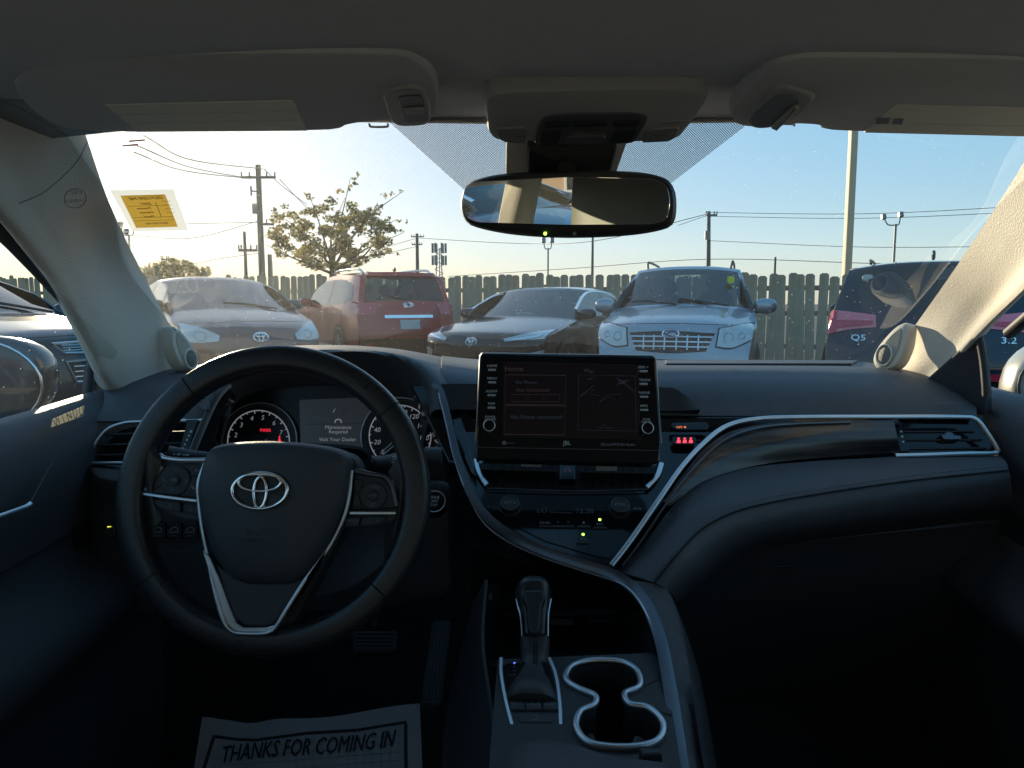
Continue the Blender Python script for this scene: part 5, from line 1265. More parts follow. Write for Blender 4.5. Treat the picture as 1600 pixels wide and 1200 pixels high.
plate('thumb_housing', frv, [(276, 720), (293, 662), (290, 655), (314, 652), (309, 662), (290, 720)], -.02, .003, M['black'], lv, bevel=.001, rnd=.002)
for q in range(6): disc('thumb_mark', frv, 284+q*3.2, 708-q*6.6, 1.6+q*.15, .002, .0042, M['white_ink'], lv, n=8)
frl2 = Frame.px3((140, 740, 1.13), (310, 740, 1.13), (200, 728, 1.14))
plate('knee_pad', frl2, [(136, 727), (330, 727), (330, 756), (180, 756), (150, 750)], -.05, .006, M['pad'], db, bevel=.008, rnd=.012)
frk = Frame.px3((150, 800, 1.16), (330, 800, 1.16), (240, 760, 1.16))
plate('lower_panel', frk, [(134, 757), (700, 757), (705, 930), (600, 955), (160, 960), (140, 880)], -.05, -.004, M['dark'], db, bevel=.006, rnd=.02)
for q, (a, b, tx) in enumerate(((161, 186, 'HUD'), (235, 259, 'TRUNK'), (261, 284, 'FUEL'), (286, 309, 'HEAT'), (311, 332, ''))):
    bt = plate('switch', frk, [(a, 817), (b, 817), (b, 841), (a, 841)], -.006, .002, M['black'], db, bevel=.0012, rnd=.003)
    if q == 0: plate('switch_lamp', frk, [(169, 822), (175, 822), (175, 823.4), (169, 823.4)], .001, .0026, M['amber_led'] if False else mat('yellow lit bar', (.3, .3, .02), .4, emis=(.8, .8, .05), estr=.35), bt, bevel=0)
    cx = (a+b)/2
    if tx:
        sweep('switch_icon', [frk.at(cx+x, 828+y, .0024) for x, y in ((-7, 3), (-6, -1), (-3, -2), (0, -5), (5, -4), (7, 0), (6, 3))], .0005, M['white_ink'] if q else M['grey_ink'], bt, closed=True, n=5)
        text('switch_text', tx, frk, cx, 836.5, 2.6, M['grey_ink'], bt, c=.0024)
line('panel_groove', frk, [(235, 848), (335, 848)], 1.2, -.0035, M['vc'], db); line('panel_groove', frk, [(255, 862), (300, 862)], 1.2, -.0035, M['faint_ink'], db)
# start button
frst = Frame.px3((660, 785, 1.12), (690, 785, 1.12), (675, 765, 1.13))
sbt = disc('start_button', frst, 679, 785, 18, -.02, .004, M['gloss'], db, bevel=.002); ringo('button_ring', frst, 679, 785, 17, 1.6, .0045, M['satin'], sbt)
for tx, yy in (('ENGINE', 779), ('START', 785), ('STOP', 791)): text('button_text', tx, frst, 677, yy, 4, M['white_ink'], sbt, c=.005)

# ---- passenger side fascia
frp = Frame.px3((1100, 690, 1.165), (1500, 690, 1.165), (1300, 650, 1.185))
plate('fascia_panel', frp, [(640, 598), (690, 598), (740, 652), (1120, 648), (1540, 648), (1560, 700), (1500, 716), (1130, 735), (1000, 780), (700, 720)], -.06, -.006, M['gloss'], db, bevel=.003)
wm = mat('dark wood grain strip', (.035, .030, .027), .30, coat=.25)
n = wm.node_tree; tc = n.nodes.new('ShaderNodeTexCoord'); mp = n.nodes.new('ShaderNodeMapping'); mp.inputs['Scale'].default_value = (2.2, 6, 46); mp.inputs['Rotation'].default_value = (0, R(-6), 0)
wv = n.nodes.new('ShaderNodeTexNoise'); wv.inputs['Scale'].default_value = 1.4; wv.inputs['Detail'].default_value = 7; wv.inputs['Roughness'].default_value = .62
rp = n.nodes.new('ShaderNodeValToRGB'); rp.color_ramp.elements[0].position = .40; rp.color_ramp.elements[0].color = (.008, .008, .010, 1); rp.color_ramp.elements[1].position = .72; rp.color_ramp.elements[1].color = (.12, .105, .095, 1)
n.links.new(tc.outputs['Object'], mp.inputs[0]); n.links.new(mp.outputs[0], wv.inputs['Vector']); n.links.new(wv.outputs['Fac'], rp.inputs[0]); n.links.new(rp.outputs[0], n.nodes['Principled BSDF'].inputs['Base Color'])
patch('wood_strip', [[(1036, 784, 1.062), (1072, 735, 1.095), (1106, 697, 1.122), (1145, 673, 1.142), (1210, 661, 1.153), (1300, 658, 1.158), (1396, 656, 1.16)],
                     [(1041, 787, 1.060), (1084, 744, 1.092), (1126, 716, 1.116), (1176, 700, 1.131), (1236, 690, 1.140), (1315, 684, 1.148), (1402, 682, 1.152)],
                     [(1046, 791, 1.062), (1096, 754, 1.094), (1148, 735, 1.118), (1206, 723, 1.134), (1260, 717, 1.142), (1325, 712, 1.15), (1408, 707, 1.155)]], wm, db, nu=60, nv=20, thick=.004, sharp=60)
# chrome line sweeping from the console up over the wood and round the outlet
sweep('fascia_trim', [(955, 884, .995), (985, 845, 1.015), (1030, 780, 1.055), (1065, 730, 1.09), (1100, 692, 1.12), (1135, 666, 1.14), (1180, 655, 1.15), (1250, 652, 1.155), (1380, 651.5, 1.16), (1500, 651.5, 1.162), (1524, 655, 1.16), (1541, 674, 1.155), (1558, 701, 1.15), (1555, 708, 1.15), (1500, 709, 1.15), (1440, 711, 1.15), (1398, 712, 1.15)], 0, M['satin'], db, px=True, res=170, flat=(.0075, .008))
sweep('fascia_trim', [(972, 884, .995), (1000, 848, 1.015), (1042, 786, 1.05), (1078, 738, 1.085), (1115, 700, 1.115), (1150, 678, 1.13), (1190, 667, 1.142), (1240, 662, 1.15), (1330, 659, 1.155)], 0, M['darksatin'], db, px=True, res=90, flat=(.0035, .006))
rv = vent('side_vent', frp, [(1402, 656), (1515, 656), (1534, 676), (1549, 702), (1420, 707), (1408, 690)], [((1412, 670), (1524, 670)), ((1416, 683), (1536, 683)), ((1420, 697), (1544, 696))], None, None)
plate('vent_tab', frp, [(1467, 680), (1500, 682), (1500, 688), (1473, 688)], -.012, .004, M['darksatin'], rv, bevel=.001, rnd=.003); disc('tab_peak', frp, 1482, 679, 7, -.010, .002, M['darksatin'], rv, ry=4)
plate('thumb_housing', frp, [(1392, 656), (1402, 656), (1420, 706), (1405, 708), (1398, 690)], -.02, .004, M['gloss'], rv, bevel=.001)
for q in range(3): disc('thumb_mark', frp, 1406+q*1.6, 676+q*8, 1.8, .003, .0055, M['white_ink'], rv, n=8)
# lit passenger airbag and hazard readouts left of the chrome line
frn = Frame.px3((1045, 670, 1.165), (1120, 670, 1.165), (1080, 690, 1.15))
i1 = plate('lit_readout', frn, [(1049, 661), (1104, 661), (1108, 666), (1104, 673), (1056, 673), (1049, 668)], -.004, .002, M['gloss'], db, bevel=.001, rnd=.004); text('readout_text', 'PASSENGER AIR BAG', frn, 1074, 664, 2.6, M['faint_ink'], i1, c=.0024); text('readout_text', 'OFF ✱', frn, 1064, 669, 4, M['amber_led'], i1, c=.0024)
i2 = plate('lit_readout', frn, [(1050, 683), (1086, 683), (1088, 689), (1084, 696), (1054, 696), (1050, 690)], -.004, .002, M['gloss'], db, bevel=.001, rnd=.004)
for q in range(3):
    x = 1060+q*9.5
    disc('belt_light', frn, x, 686.5, 1.7, .002, .0028, M['red_led'], i2, n=10); plate('belt_light', frn, [(x-3, 693), (x-2.2, 688.8), (x+2.2, 688.8), (x+3, 693)], .002, .0028, M['red_led'], i2, bevel=0)
text('readout_text', 'REAR', frn, 1090, 689.5, 3, M['faint_ink'], i2, c=.0024)
# lid seam on the top pad, faint airbag mark
sweep('airbag_mark', [(1330, 628, 1.198), (1380, 630, 1.195)], .0006, M['faint_ink'], db, px=True)
fra = Frame.px3((1310, 634, 1.19), (1380, 634, 1.186), (1345, 620, 1.2)); text('airbag_mark', 'SRS AIRBAG', fra, 1480, 631, 6, M['faint_ink'], db, c=.003)
plate('defroster_strip', Frame.px3((1060, 569, 1.42), (1330, 569, 1.42), (1200, 566, 1.50)), [(1040, 565), (1340, 566), (1330, 571), (1040, 571)], -.01, .004, M['black'], db, bevel=.001)
# shelf behind the screen (recessed pocket right and left of it)
patch('screen_pocket', [[(690, 600, 1.19), (760, 600, 1.20), (1030, 605, 1.20), (1060, 610, 1.195), (1092, 636, 1.19)], [(692, 640, 1.18), (760, 640, 1.19), (1030, 642, 1.19), (1060, 642, 1.185), (1094, 640, 1.185)]], M['black'], db, nu=30, nv=6, thick=.02)

# ---- lower stitched pad sweeping down to the console
T = [(962, 892, 1.005), (1004, 852, 1.03), (1052, 790, 1.07), (1100, 752, 1.10), (1160, 732, 1.125), (1280, 720, 1.14), (1420, 714, 1.15), (1562, 712, 1.15)]
T1 = [(990, 900, .975), (1028, 862, .995), (1070, 808, 1.03), (1115, 776, 1.06), (1172, 757, 1.085), (1290, 742, 1.10), (1430, 730, 1.115), (1572, 722, 1.125)]
S_ = [(1022, 910, .955), (1056, 868, .975), (1094, 828, 1.01), (1140, 802, 1.035), (1200, 785, 1.055), (1310, 766, 1.075), (1440, 748, 1.09), (1576, 734, 1.105)]
B1 = [(1044, 922, .955), (1078, 884, .975), (1114, 850, 1.005), (1160, 826, 1.03), (1222, 812, 1.05), (1330, 795, 1.07), (1452, 774, 1.085), (1580, 754, 1.10)]
B2 = [(1054, 935, .985), (1088, 902, 1.0), (1124, 872, 1.03), (1168, 850, 1.055), (1230, 836, 1.075), (1336, 820, 1.095), (1460, 802, 1.11), (1582, 785, 1.12)]
B3 = [(1056, 945, 1.08), (1092, 915, 1.10), (1130, 888, 1.12), (1172, 866, 1.14), (1234, 850, 1.16), (1340, 836, 1.18), (1462, 822, 1.19), (1584, 805, 1.19)]
patch('knee_pad', [T, T1, S_, B1, B2, B3], M['pad'], db, nu=90, nv=44, thick=.003, sharp=70)
def stitches(name, pts, n, parent, r=.0009, offset=.002):
    P = spline([V(*p) for p in pts], n*2); out = []
    for i in range(0, 2*n-1, 2):
        a, b = P[i], P[i+1]; d = (O3-a).normalized()*offset
        out.append(sweep('stitching', [a+d, a.lerp(b, .5)+d*1.5, b+d], r, M['faint_ink'], None, n=5))
    o = join_meshes(name, out, parent); o['kind'] = 'stuff'; return o
stitches('stitching', [(p[0]-3, p[1]-6, p[2]) for p in S_], 120, db)
sweep('pad_seam', [(p[0], p[1]+1, p[2]-.003) for p in S_], .0013, M['vc'], db, px=True, res=120, n=6)
# glove box and lower dash
patch('glove_box', [[(1062, 930, 1.16), (1180, 862, 1.2), (1340, 838, 1.22), (1500, 822, 1.22), (1640, 805, 1.2)], [(1062, 1010, 1.24), (1180, 960, 1.25), (1340, 940, 1.26), (1500, 930, 1.25), (1640, 920, 1.22)], [(1062, 1110, 1.38), (1180, 1080, 1.40), (1340, 1070, 1.40), (1500, 1060, 1.38), (1640, 1060, 1.34)]], M['dark'], db, nu=40, nv=24, thick=.01)
frg = Frame.px3((1170, 885, 1.215), (1250, 885, 1.22), (1200, 860, 1.2)); plate('glove_latch', frg, [(1172, 881), (1245, 881), (1243, 886), (1176, 886)], -.01, .006, M['dark'], db, bevel=.002, rnd=.002)

# ---- centre stack
frs2 = Frame.px3((760, 760, 1.095), (1020, 760, 1.095), (900, 880, .995)); CS = frs2
plate('centre_stack', frs2, [(650, 600), (745, 600), (1040, 640), (1125, 668), (1090, 700), (1040, 770), (965, 880), (955, 886), (930, 880), (840, 852), (775, 815), (738, 770), (716, 715), (698, 650)], -.05, .0, M['gloss'], db, bevel=.002)
# angled gloss fins beside the screen
plate('side_fin', frs2, [(690, 612), (700, 604), (722, 655), (735, 705), (745, 755), (736, 745), (716, 700)], .0, .012, M['gloss'], db, bevel=.003)
# satin frame strip running down to the console
strip = [(676, 600, 1.185), (690, 612, 1.175), (702, 660, 1.15), (714, 712, 1.12), (733, 765, 1.085), (760, 807, 1.055), (800, 838, 1.03), (850, 861, 1.01), (905, 880, .99), (950, 894, .975), (985, 915, .955), (1012, 948, .92), (1032, 1000, .87), (1046, 1070, .80), (1055, 1130, .745), (1062, 1180, .705), (1068, 1230, .67)]
sweep('console_trim', strip, 0, M['darksatin'], db, px=True, res=150, flat=(.0145, .006, None, .2), taper=[.5, .9, 1, 1, 1])
stitch_edge = [(p[0]+9, p[1]+3, p[2]) for p in strip]
sweep('trim_edge', [(p[0]-6 if p[1] > 900 else p[0]-5, p[1]+(9 if 770 < p[1] < 900 else 2), p[2]-.002) for p in strip[1:]], .0012, M['satin'], db, px=True, res=120, n=6)
# screen: thick slab leaning back
frS = Frame.px3((752, 640, 1.045), (1030, 640, 1.045), (890, 551, 1.065)); FS = frS
sc = plate('display_screen', frS, [(751, 551), (1025, 556), (1034, 690), (1031, 722), (1024, 726), (744, 719), (742, 712), (743, 690)], -.03, .0, M['gloss'], db, bevel=.003, rnd=.006)
sc.data.materials[0] = mat('screen bezel', (.006, .007, .009), .14)
rim = [frS.at(x, y, -.003) for x, y in ((743, 690), (747, 620), (750, 556), (753, 551), (890, 553), (1020, 555), (1025, 560), (1030, 640), (1034, 692))]
sweep('screen_rim', rim, .0011, M['satin'], sc, n=6)
plate('lit_panel', frS, [(787, 566), (996, 570), (1000, 688), (784, 682)], .0, .0012, M['screen'], sc, bevel=.0004, rnd=.002)
line('bezel_line', frS, [(746, 699), (1030, 704)], 1.0, .0004, M['faint_ink'], sc, t=.0005)
M['ui'] = mat('dim screen print', (.05, .03, .03), .4, emis=(.55, .33, .32), estr=.008)
M['uiblue'] = mat('dim blue screen print', (.02, .03, .05), .4, emis=(.3, .4, .55), estr=.008)
text('screen_text', 'Home', frS, 803, 577, 8, M['ui'], sc, c=.0016)
for q in (([(790, 586), (884, 587), (883, 633), (789, 632)]), ([(789, 634), (883, 635), (882, 680), (788, 679)])):
    sweep('screen_box', [frS.at(x, y, .0015) for x, y in q], .0004, M['ui'], sc, closed=True, n=5)
text('screen_text', 'No Phone', frS, 822, 598, 5.5, M['uiblue'], sc, c=.0016); text('screen_text', 'Not Connected', frS, 832, 610, 5.5, M['ui'], sc, c=.0016); text('screen_text', 'No Phone connected', frS, 838, 652, 6.4, M['uiblue'], sc, c=.0016)
for q in range(3): sweep('screen_box', [frS.at(x, y, .0015) for x, y in [(800+q*26, 617), (822+q*26, 617), (822+q*26, 628), (800+q*26, 628)]], .0003, M['ui'], sc, closed=True, n=5)
sweep('screen_box', [frS.at(x, y, .0015) for x, y in ((904, 586), (992, 588), (994, 674), (903, 672))], .0003, M['uiblue'], sc, closed=True, n=5)
rr = random.Random(9)
for q in range(9):
    x, y = rr.uniform(908, 985), rr.uniform(592, 668); sweep('map_line', [frS.at(x, y, .0015), frS.at(max(906, x-rr.uniform(5, 20)), min(670, y+rr.uniform(-12, 12)), .0015), frS.at(min(990, x+rr.uniform(5, 22)), max(590, y+rr.uniform(-14, 14)), .0015)], .0003, M['uiblue'], sc, n=5)
text('map_text', 'Map', frS, 920, 580, 6, M['uiblue'], sc, c=.0016)
for (tx, x, y) in (('HOME', 769, 572), ('MENU', 769, 591.5), ('AUDIO', 768, 611.5), ('MAP', 768, 631)):
    text('button_text', tx, frS, x, y, 3.9, M['white_ink'], sc, c=.0006)
    plate('screen_button', frS, [(x-6.2, y+4.6), (x+6.2, y+4.8), (x+6.0, y+8.0), (x-6.4, y+7.8)], -.001, .002, M['satin'], sc, bevel=.0006, rnd=.0012)
for (tx, x, y) in (('SEEK >', 1005, 574), ('< TRACK', 1005, 594), ('PHONE', 1006, 614), ('APPS', 1006, 634.5)):
    text('button_text', tx, frS, x, y, 3.9, M['white_ink'], sc, c=.0006)
    plate('screen_button', frS, [(x-6.2, y+4.6), (x+6.4, y+4.8), (x+6.6, y+8.0), (x-6.0, y+7.8)], -.001, .002, M['satin'], sc, bevel=.0006, rnd=.0012)
for (x, y, a, b) in ((765, 668, 'POWER', 'VOLUME'), (1009, 672, 'TUNE', 'SCROLL')):
    kn = disc('knob', frS, x, y, 9, .0, .016, M['gloss'], sc, bevel=.002); ringo('knob_ring', frS, x, y, 8.8, 1.5, .016, M['chrome'], kn)
    text('button_text', a, frS, x+1, y-16.5, 3.2, M['white_ink'], sc, c=.0006); text('button_text', b, frS, x+1, y-12.6, 3.2, M['white_ink'], sc, c=.0006)
text('maker_mark', 'JBL', frS, 886, 692.5, 6.5, M['white_ink'], sc, c=.0006); text('maker_mark', '(SiriusXM)', frS, 953, 694.5, 4.6, M['grey_ink'], sc, c=.0006); text('maker_mark', 'HD Radio', frS, 980, 695, 4.2, M['grey_ink'], sc, c=.0006)
ringo('gracenote_mark', frS, 787.5, 692, 2.2, 1.0, .0006, M['white_ink'], sc, n=14); text('maker_mark', 'gracenote', frS, 797, 692.4, 2.6, M['grey_ink'], sc, c=.0006)
# centre outlets under the screen
M['fin'] = mat('outlet fin plastic', (.014, .015, .018), .4)
co = plate('centre_vent', frs2, [(742, 718), (1034, 724), (1012, 766), (765, 764), (758, 758)], .0, .003, M['vc'], db, bevel=.001, rnd=.006)
for (a, b) in (((752, 741), (870, 744)), ((905, 745), (1022, 747))):
    sweep('slat', [frs2.at(*a, .010), frs2.at(*b, .010)], 0, M['fin'], co, flat=(.022, .003, Vector((0, .3, 1))), n=8)
for x in range(770, 865, 15): sweep('vane', [frs2.at(x, 728, .004), frs2.at(x+1, 762, .004)], 0, M['fin'], co, flat=(.002, .008), n=6)
for x in range(915, 1015, 15): sweep('vane', [frs2.at(x, 730, .004), frs2.at(x-1, 763, .004)], 0, M['fin'], co, flat=(.002, .008), n=6)
for (a, b, y) in ((814, 846, 737.5), (930, 962, 744)): plate('vent_tab', frs2, [(a, y-1.8), (b, y-1.4), (b, y+2), (a, y+1.6)], .014, .026, mat('bright tab silver', (.75, .76, .78), .35, metal=.4), co, bevel=.0012, rnd=.0018)
hz = plate('hazard_button', frs2, [(874, 728), (898, 728), (899, 760), (873, 760)], .002, .014, M['gloss'], co, bevel=.002, rnd=.003)
sweep('hazard_triangle', [frs2.at(x, y, .0145) for x, y in ((886, 738.5), (890.5, 747), (881.5, 747))], .0009, mat('hazard pink print', (.6, .35, .33), .5), hz, closed=True, n=6)
sweep('side_trim', [frs2.at(x, y, .006) for x, y in ((743, 722), (748, 742), (761, 762))], 0, M['satin'], co, res=16, flat=(.007, .004)); sweep('side_trim', [frs2.at(x, y, .006) for x, y in ((1033, 728), (1026, 748), (1010, 766))], 0, M['satin'], co, res=16, flat=(.007, .004))
sweep('side_trim', [frs2.at(x, y, .005) for x, y in ((760, 766), (890, 770), (1012, 768))], 0, M['faint_ink'], co, res=16, flat=(.0015, .002))
# climate panel
cp = plate('climate_panel', frs2, [(738, 778), (1040, 780), (965, 876), (930, 870), (850, 846), (785, 812)], .0, .0014, M['gloss'], db, bevel=.0006, rnd=.004)
for (x, y, tx) in ((797, 794, 'AUTO'), (968, 797, 'SYNC')):
    kn = disc('climate_dial', frs2, x, y, 13.5, .0, .012, M['black'], cp, bevel=.002); ringo('dial_ring', frs2, x, y, 13.8, 1.5, .012, M['darksatin'], kn); ringo('dial_ring', frs2, x, y, 16, .9, .002, M['faint_ink'], kn)
    text('dial_text', tx, frs2, x, y, 5, M['grey_ink'], kn, c=.0125)
text('climate_text', 'LO', frs2, 847, 799, 9, M['faint_ink'], cp, c=.0018); text('climate_text', '72', frs2, 905, 800, 9, M['faint_ink'], cp, c=.0018); text('climate_text', '.20', frs2, 920, 800, 9, M['faint_ink'], cp, c=.0018)
line('climate_line', frs2, [(858, 801), (893, 803)], 1.0, .0017, M['faint_ink'], cp)
for (x, y, tx) in ((852, 818, 'DUAL'), (872, 818, '*'), (888, 818, '*'), (912, 818, 'A'), (937, 820, 'A/C'), (911, 843, 'o=o')):
    text('climate_text', tx, frs2, x, y, 4.6, M['white_ink'] if tx in 'A' else M['grey_ink'], cp, c=.0018)
    plate('climate_button', frs2, [(x-10, y+5), (x+10, y+5.4), (x+10, y+8), (x-10, y+7.6)], .0, .004, M['dark'], cp, bevel=.001, rnd=.001)
for (x, y) in ((937, 813), (911, 836)): disc('status_lamp', frs2, x, y, 2.2, .001, .0024, M['green_led'], cp, n=12)
text('climate_text', 'FRONT', frs2, 770, 794, 4, M['faint_ink'], cp, c=.0018); text('climate_text', 'REAR', frs2, 996, 796, 4, M['grey_ink'], cp, c=.0018)

# ================================================================== CONSOLE between the seats
cn = empty('centre_console', (CX, .8, .5), 'centre console with two cup holders and black storage recess', 'console')
frk2 = Frame.px3((880, 1100, .77), (1040, 1100, .77), (950, 1180, .69))
if abs(frk2.n.z) < .5: print('WARN console plane', frk2.n)
HOLE = [(884, 1064), (892, 1045), (915, 1036), (942, 1034), (972, 1037), (994, 1050), (1001, 1068), (996, 1078), (976, 1087), (983, 1103), (1010, 1108), (1030, 1124), (1037, 1142), (1028, 1160), (1002, 1169), (965, 1171), (926, 1166), (906, 1152), (900, 1134), (908, 1114), (929, 1104), (929, 1090), (902, 1078)]
# top skin with the cup opening cut out: stitched as a ring between outline and hole
outl = [(778, 1030), (1020, 1020), (1036, 1040), (1050, 1110), (1064, 1200), (1070, 1260), (760, 1260), (770, 1120)]
def ring_plate(name, fr, outer, hole, m, parent, c=0.0, depth=.01):
    H = [fr.loc(*p) for p in hole]; H = [Vector((q.x, q.y)) for q in spline([Vector((p.x, p.y, 0)) for p in H], 110, True)]
    Op = [fr.loc(*p) for p in outer]
    ctr = sum(H, Vector((0, 0)))/len(H)
    def hit(d):
        best = None
        for i in range(len(Op)):
            a, b = Op[i], Op[(i+1) % len(Op)]; e = b-a; den = d.x*e.y-d.y*e.x
            if abs(den) < 1e-12: continue
            t = ((a.x-ctr.x)*e.y-(a.y-ctr.y)*e.x)/den; s_ = ((a.x-ctr.x)*d.y-(a.y-ctr.y)*d.x)/den
            if t > 0 and -1e-9 <= s_ <= 1+1e-9 and (best is None or t < best): best = t
        return ctr+d*(best or .3)
    N = len(H); vs_ = []
    for h in H: vs_.append(fr.w(h.x, h.y, c-depth))
    for h in H: vs_.append(fr.w(h.x, h.y, c))
    for h in H:
        q = hit((h-ctr).normalized()); q = h.lerp(q, 1.0); vs_.append(fr.w(q.x, q.y, c))
    for h in H:
        q = hit((h-ctr).normalized()); vs_.append(fr.w(q.x, q.y, c-depth))
    fs = []
    for k_ in range(3):
        for i in range(N):
            j = (i+1) % N; fs.append((k_*N+i, k_*N+j, (k_+1)*N+j, (k_+1)*N+i))
    return mesh(name, vs_, fs, m, parent, sharp=30), H
M['consoletop'] = mat('console top vinyl', (.030, .033, .038), .55, bump=.25, bscale=700)
top, H = ring_plate('console_top', frk2, outl, HOLE, M['consoletop'], cn)
# cup well
cv = [frk2.w(h.x, h.y, -.004) for h in H]; cb = [frk2.w(h.x*.98, h.y, -.075) for h in H]; N = len(H)
mesh('cup_well', cv+cb, [(i, i+N, (i+1) % N+N, (i+1) % N) for i in range(N)]+[tuple(range(N, 2*N))], M['black'], cn, sharp=40)
sweep('cup_ring', [frk2.w(h.x, h.y, .002) for h in H], 0, M['satin'], cn, closed=True, flat=(.0068, .007, frk2.n))
for pts in ([(918, 1128), (924, 1140), (932, 1152)], [(1002, 1132), (996, 1146), (990, 1156)], [(898, 1056), (900, 1066), (908, 1074)], ):
    sweep('cup_grip', [frk2.at(x, y, -.018) for x, y in pts], 0, M['dark'], cn, res=8, flat=(.014, .008))
# console sides
patch('console_side', [[(758, 905, 1.02), (752, 1000, .93), (764, 1100, .84), (780, 1230, .74)], [(740, 940, 1.10), (700, 1100, 1.12), (690, 1200, 1.1), (690, 1300, 1.05)]], M['dark'], cn, nu=20, nv=8)
patch('console_side', [[(980, 905, .965), (1012, 940, .93), (1038, 1000, .875), (1053, 1090, .80), (1064, 1180, .72), (1072, 1250, .67)], [(1030, 914, .955), (1050, 955, .93), (1064, 1010, .885), (1078, 1090, .81), (1090, 1180, .73), (1100, 1250, .67)],
                        [(1046, 924, .965), (1062, 965, .945), (1074, 1015, .90), (1086, 1090, .83), (1100, 1180, .75), (1112, 1250, .69)], [(1056, 945, 1.08), (1080, 1010, 1.10), (1095, 1060, 1.10), (1110, 1140, 1.08), (1130, 1260, 1.05), (1150, 1400, 1.0)]], M['pad'], cn, nu=40, nv=24, sharp=70)
# storage recess below the stack
patch('storage_recess', [[(738, 850, 1.06), (850, 890, 1.12), (1000, 930, 1.06)], [(735, 920, 1.16), (850, 930, 1.2), (1010, 960, 1.14)], [(745, 1000, 1.12), (850, 1000, 1.14), (1020, 1010, 1.05)], [(765, 1040, .95), (870, 1040, .92), (1030, 1040, .88)]], M['black'], cn, nu=30, nv=24)
frr = Frame.px3((740, 922, 1.12), (800, 922, 1.14), (770, 905, 1.12))
plate('charging_port', frr, [(752, 912), (778, 912), (778, 935), (752, 935)], .0, .012, M['dark'], cn, bevel=.001, rnd=.002); plate('port_slot', frr, [(761, 918), (766, 918), (766, 928), (761, 928)], .012, .013, M['grey_ink'], cn, bevel=0)
frr2 = Frame.px3((860, 970, 1.10), (960, 970, 1.08), (900, 955, 1.12))
plate('tray_label', frr2, [(860, 971), (895, 971), (896, 977), (862, 977)], .0, .004, M['faint_ink'], cn, bevel=0); plate('tray_slot', frr2, [(920, 966), (955, 966), (954, 972), (922, 973)], .0, .004, M['dark'], cn, bevel=.001); plate('tray_lip', frr2, [(790, 955), (960, 950), (960, 957), (790, 961)], -.004, .004, M['dark'], cn, bevel=.001)
# armrest lid
arm = patch('armrest_lid', [[(775, 1205, .655), (790, 1180, .668), (812, 1163, .675), (850, 1157, .678), (895, 1163, .675), (950, 1180, .668), (1010, 1188, .662), (1040, 1192, .66)], [(772, 1225, .63), (788, 1198, .638), (812, 1182, .64), (850, 1177, .64), (895, 1182, .64), (950, 1194, .635), (1010, 1200, .63), (1042, 1206, .63)],
                     [(770, 1330, .53), (790, 1315, .53), (812, 1308, .53), (850, 1305, .53), (895, 1306, .53), (950, 1310, .53), (1010, 1315, .53), (1044, 1320, .53)]], M['pad'], cn, nu=40, nv=20, thick=.01)
stitches('stitching', [(786, 1198, .646), (812, 1175, .652), (850, 1169, .654), (895, 1175, .652), (950, 1190, .645)], 26, cn)
plate('lid_latch', frk2, [(998, 1186), (1030, 1186), (1034, 1196), (1004, 1198)], .0, .012, M['black'], cn, bevel=.002)

# ---- gear selector
gs = empty('gear_selector', V(830, 1040, .86), 'leather gear lever with pleated boot and drive mode buttons', 'gear lever')
frg2 = Frame.px3((790, 1110, .765), (875, 1110, .765), (830, 1160, .72))
plate('selector_base', frg2, [(784, 1040), (860, 1036), (874, 1090), (876, 1160), (806, 1162), (788, 1100)], -.012, .0035, M['gloss'], gs, bevel=.002, rnd=.01)
sweep('selector_trim', [frg2.at(x, y, .003) for x, y in ((783, 1034), (783, 1060), (790, 1100), (800, 1140), (806, 1162))], 0, M['satin'], gs, res=24, flat=(.005, .006, frg2.n)); sweep('selector_trim', [frg2.at(x, y, .003) for x, y in ((858, 1034), (868, 1060), (874, 1100), (876, 1140), (876, 1162))], 0, M['satin'], gs, res=24, flat=(.005, .006, frg2.n))
def tubeprof(name, sect, m, parent, n=20, sharp=60):
    """stack of ellipses: (px,py,d,half width px, depth ratio)"""
    vs_, fs = [], []
    ax = (V(*sect[0][:3])-V(*sect[-1][:3])).normalized(); rt_ = Vector((1, 0, 0)); rt_ = (rt_-ax*rt_.dot(ax)).normalized(); bk = ax.cross(rt_)
    for (x, y, d, hw, ra) in sect:
        c = V(x, y, d); r = hw/FPX*d
        for i in range(n):
            a = 2*math.pi*i/n; ca, sa = math.cos(a), math.sin(a)
            vs_.append(c+rt_*math.copysign(abs(ca)**.8, ca)*r+bk*math.copysign(abs(sa)**.8, sa)*r*ra)
    for k_ in range(len(sect)-1):
        for i in range(n):
            j = (i+1) % n; fs.append((k_*n+i, k_*n+j, (k_+1)*n+j, (k_+1)*n+i))
    fs.append(tuple(range(n-1, -1, -1))); fs.append(tuple((len(sect)-1)*n+i for i in range(n)))
    o = mesh(name, vs_, fs, m, parent, sharp=sharp); bm = bmesh.new(); bm.from_mesh(o.data); bmesh.ops.recalc_face_normals(bm, faces=bm.faces); bm.to_mesh(o.data); bm.free(); return o
kn = tubeprof('lever_knob', [(833, 909, .93, 12, .9), (833, 911, .925, 20, .95), (833, 917, .92, 25, 1), (833, 926, .915, 28, 1), (833, 937, .91, 28, .95), (834, 948, .90, 25, .9), (835, 962, .89, 22, .85), (836, 980, .88, 20.5, .85), (836, 996, .87, 20, .85), (836, 999, .868, 17, .8)], mat('knob leather', (.022, .025, .029), .28, bump=.12, bscale=500), gs)
for s_ in (-1, 1): sweep('knob_trim', [V(834+s_*27, 936, .905), V(834+s_*24.5, 948, .895), V(835+s_*21.5, 963, .88), V(836+s_*20, 994, .86)], .0012, M['satin'], kn, res=20, n=6)
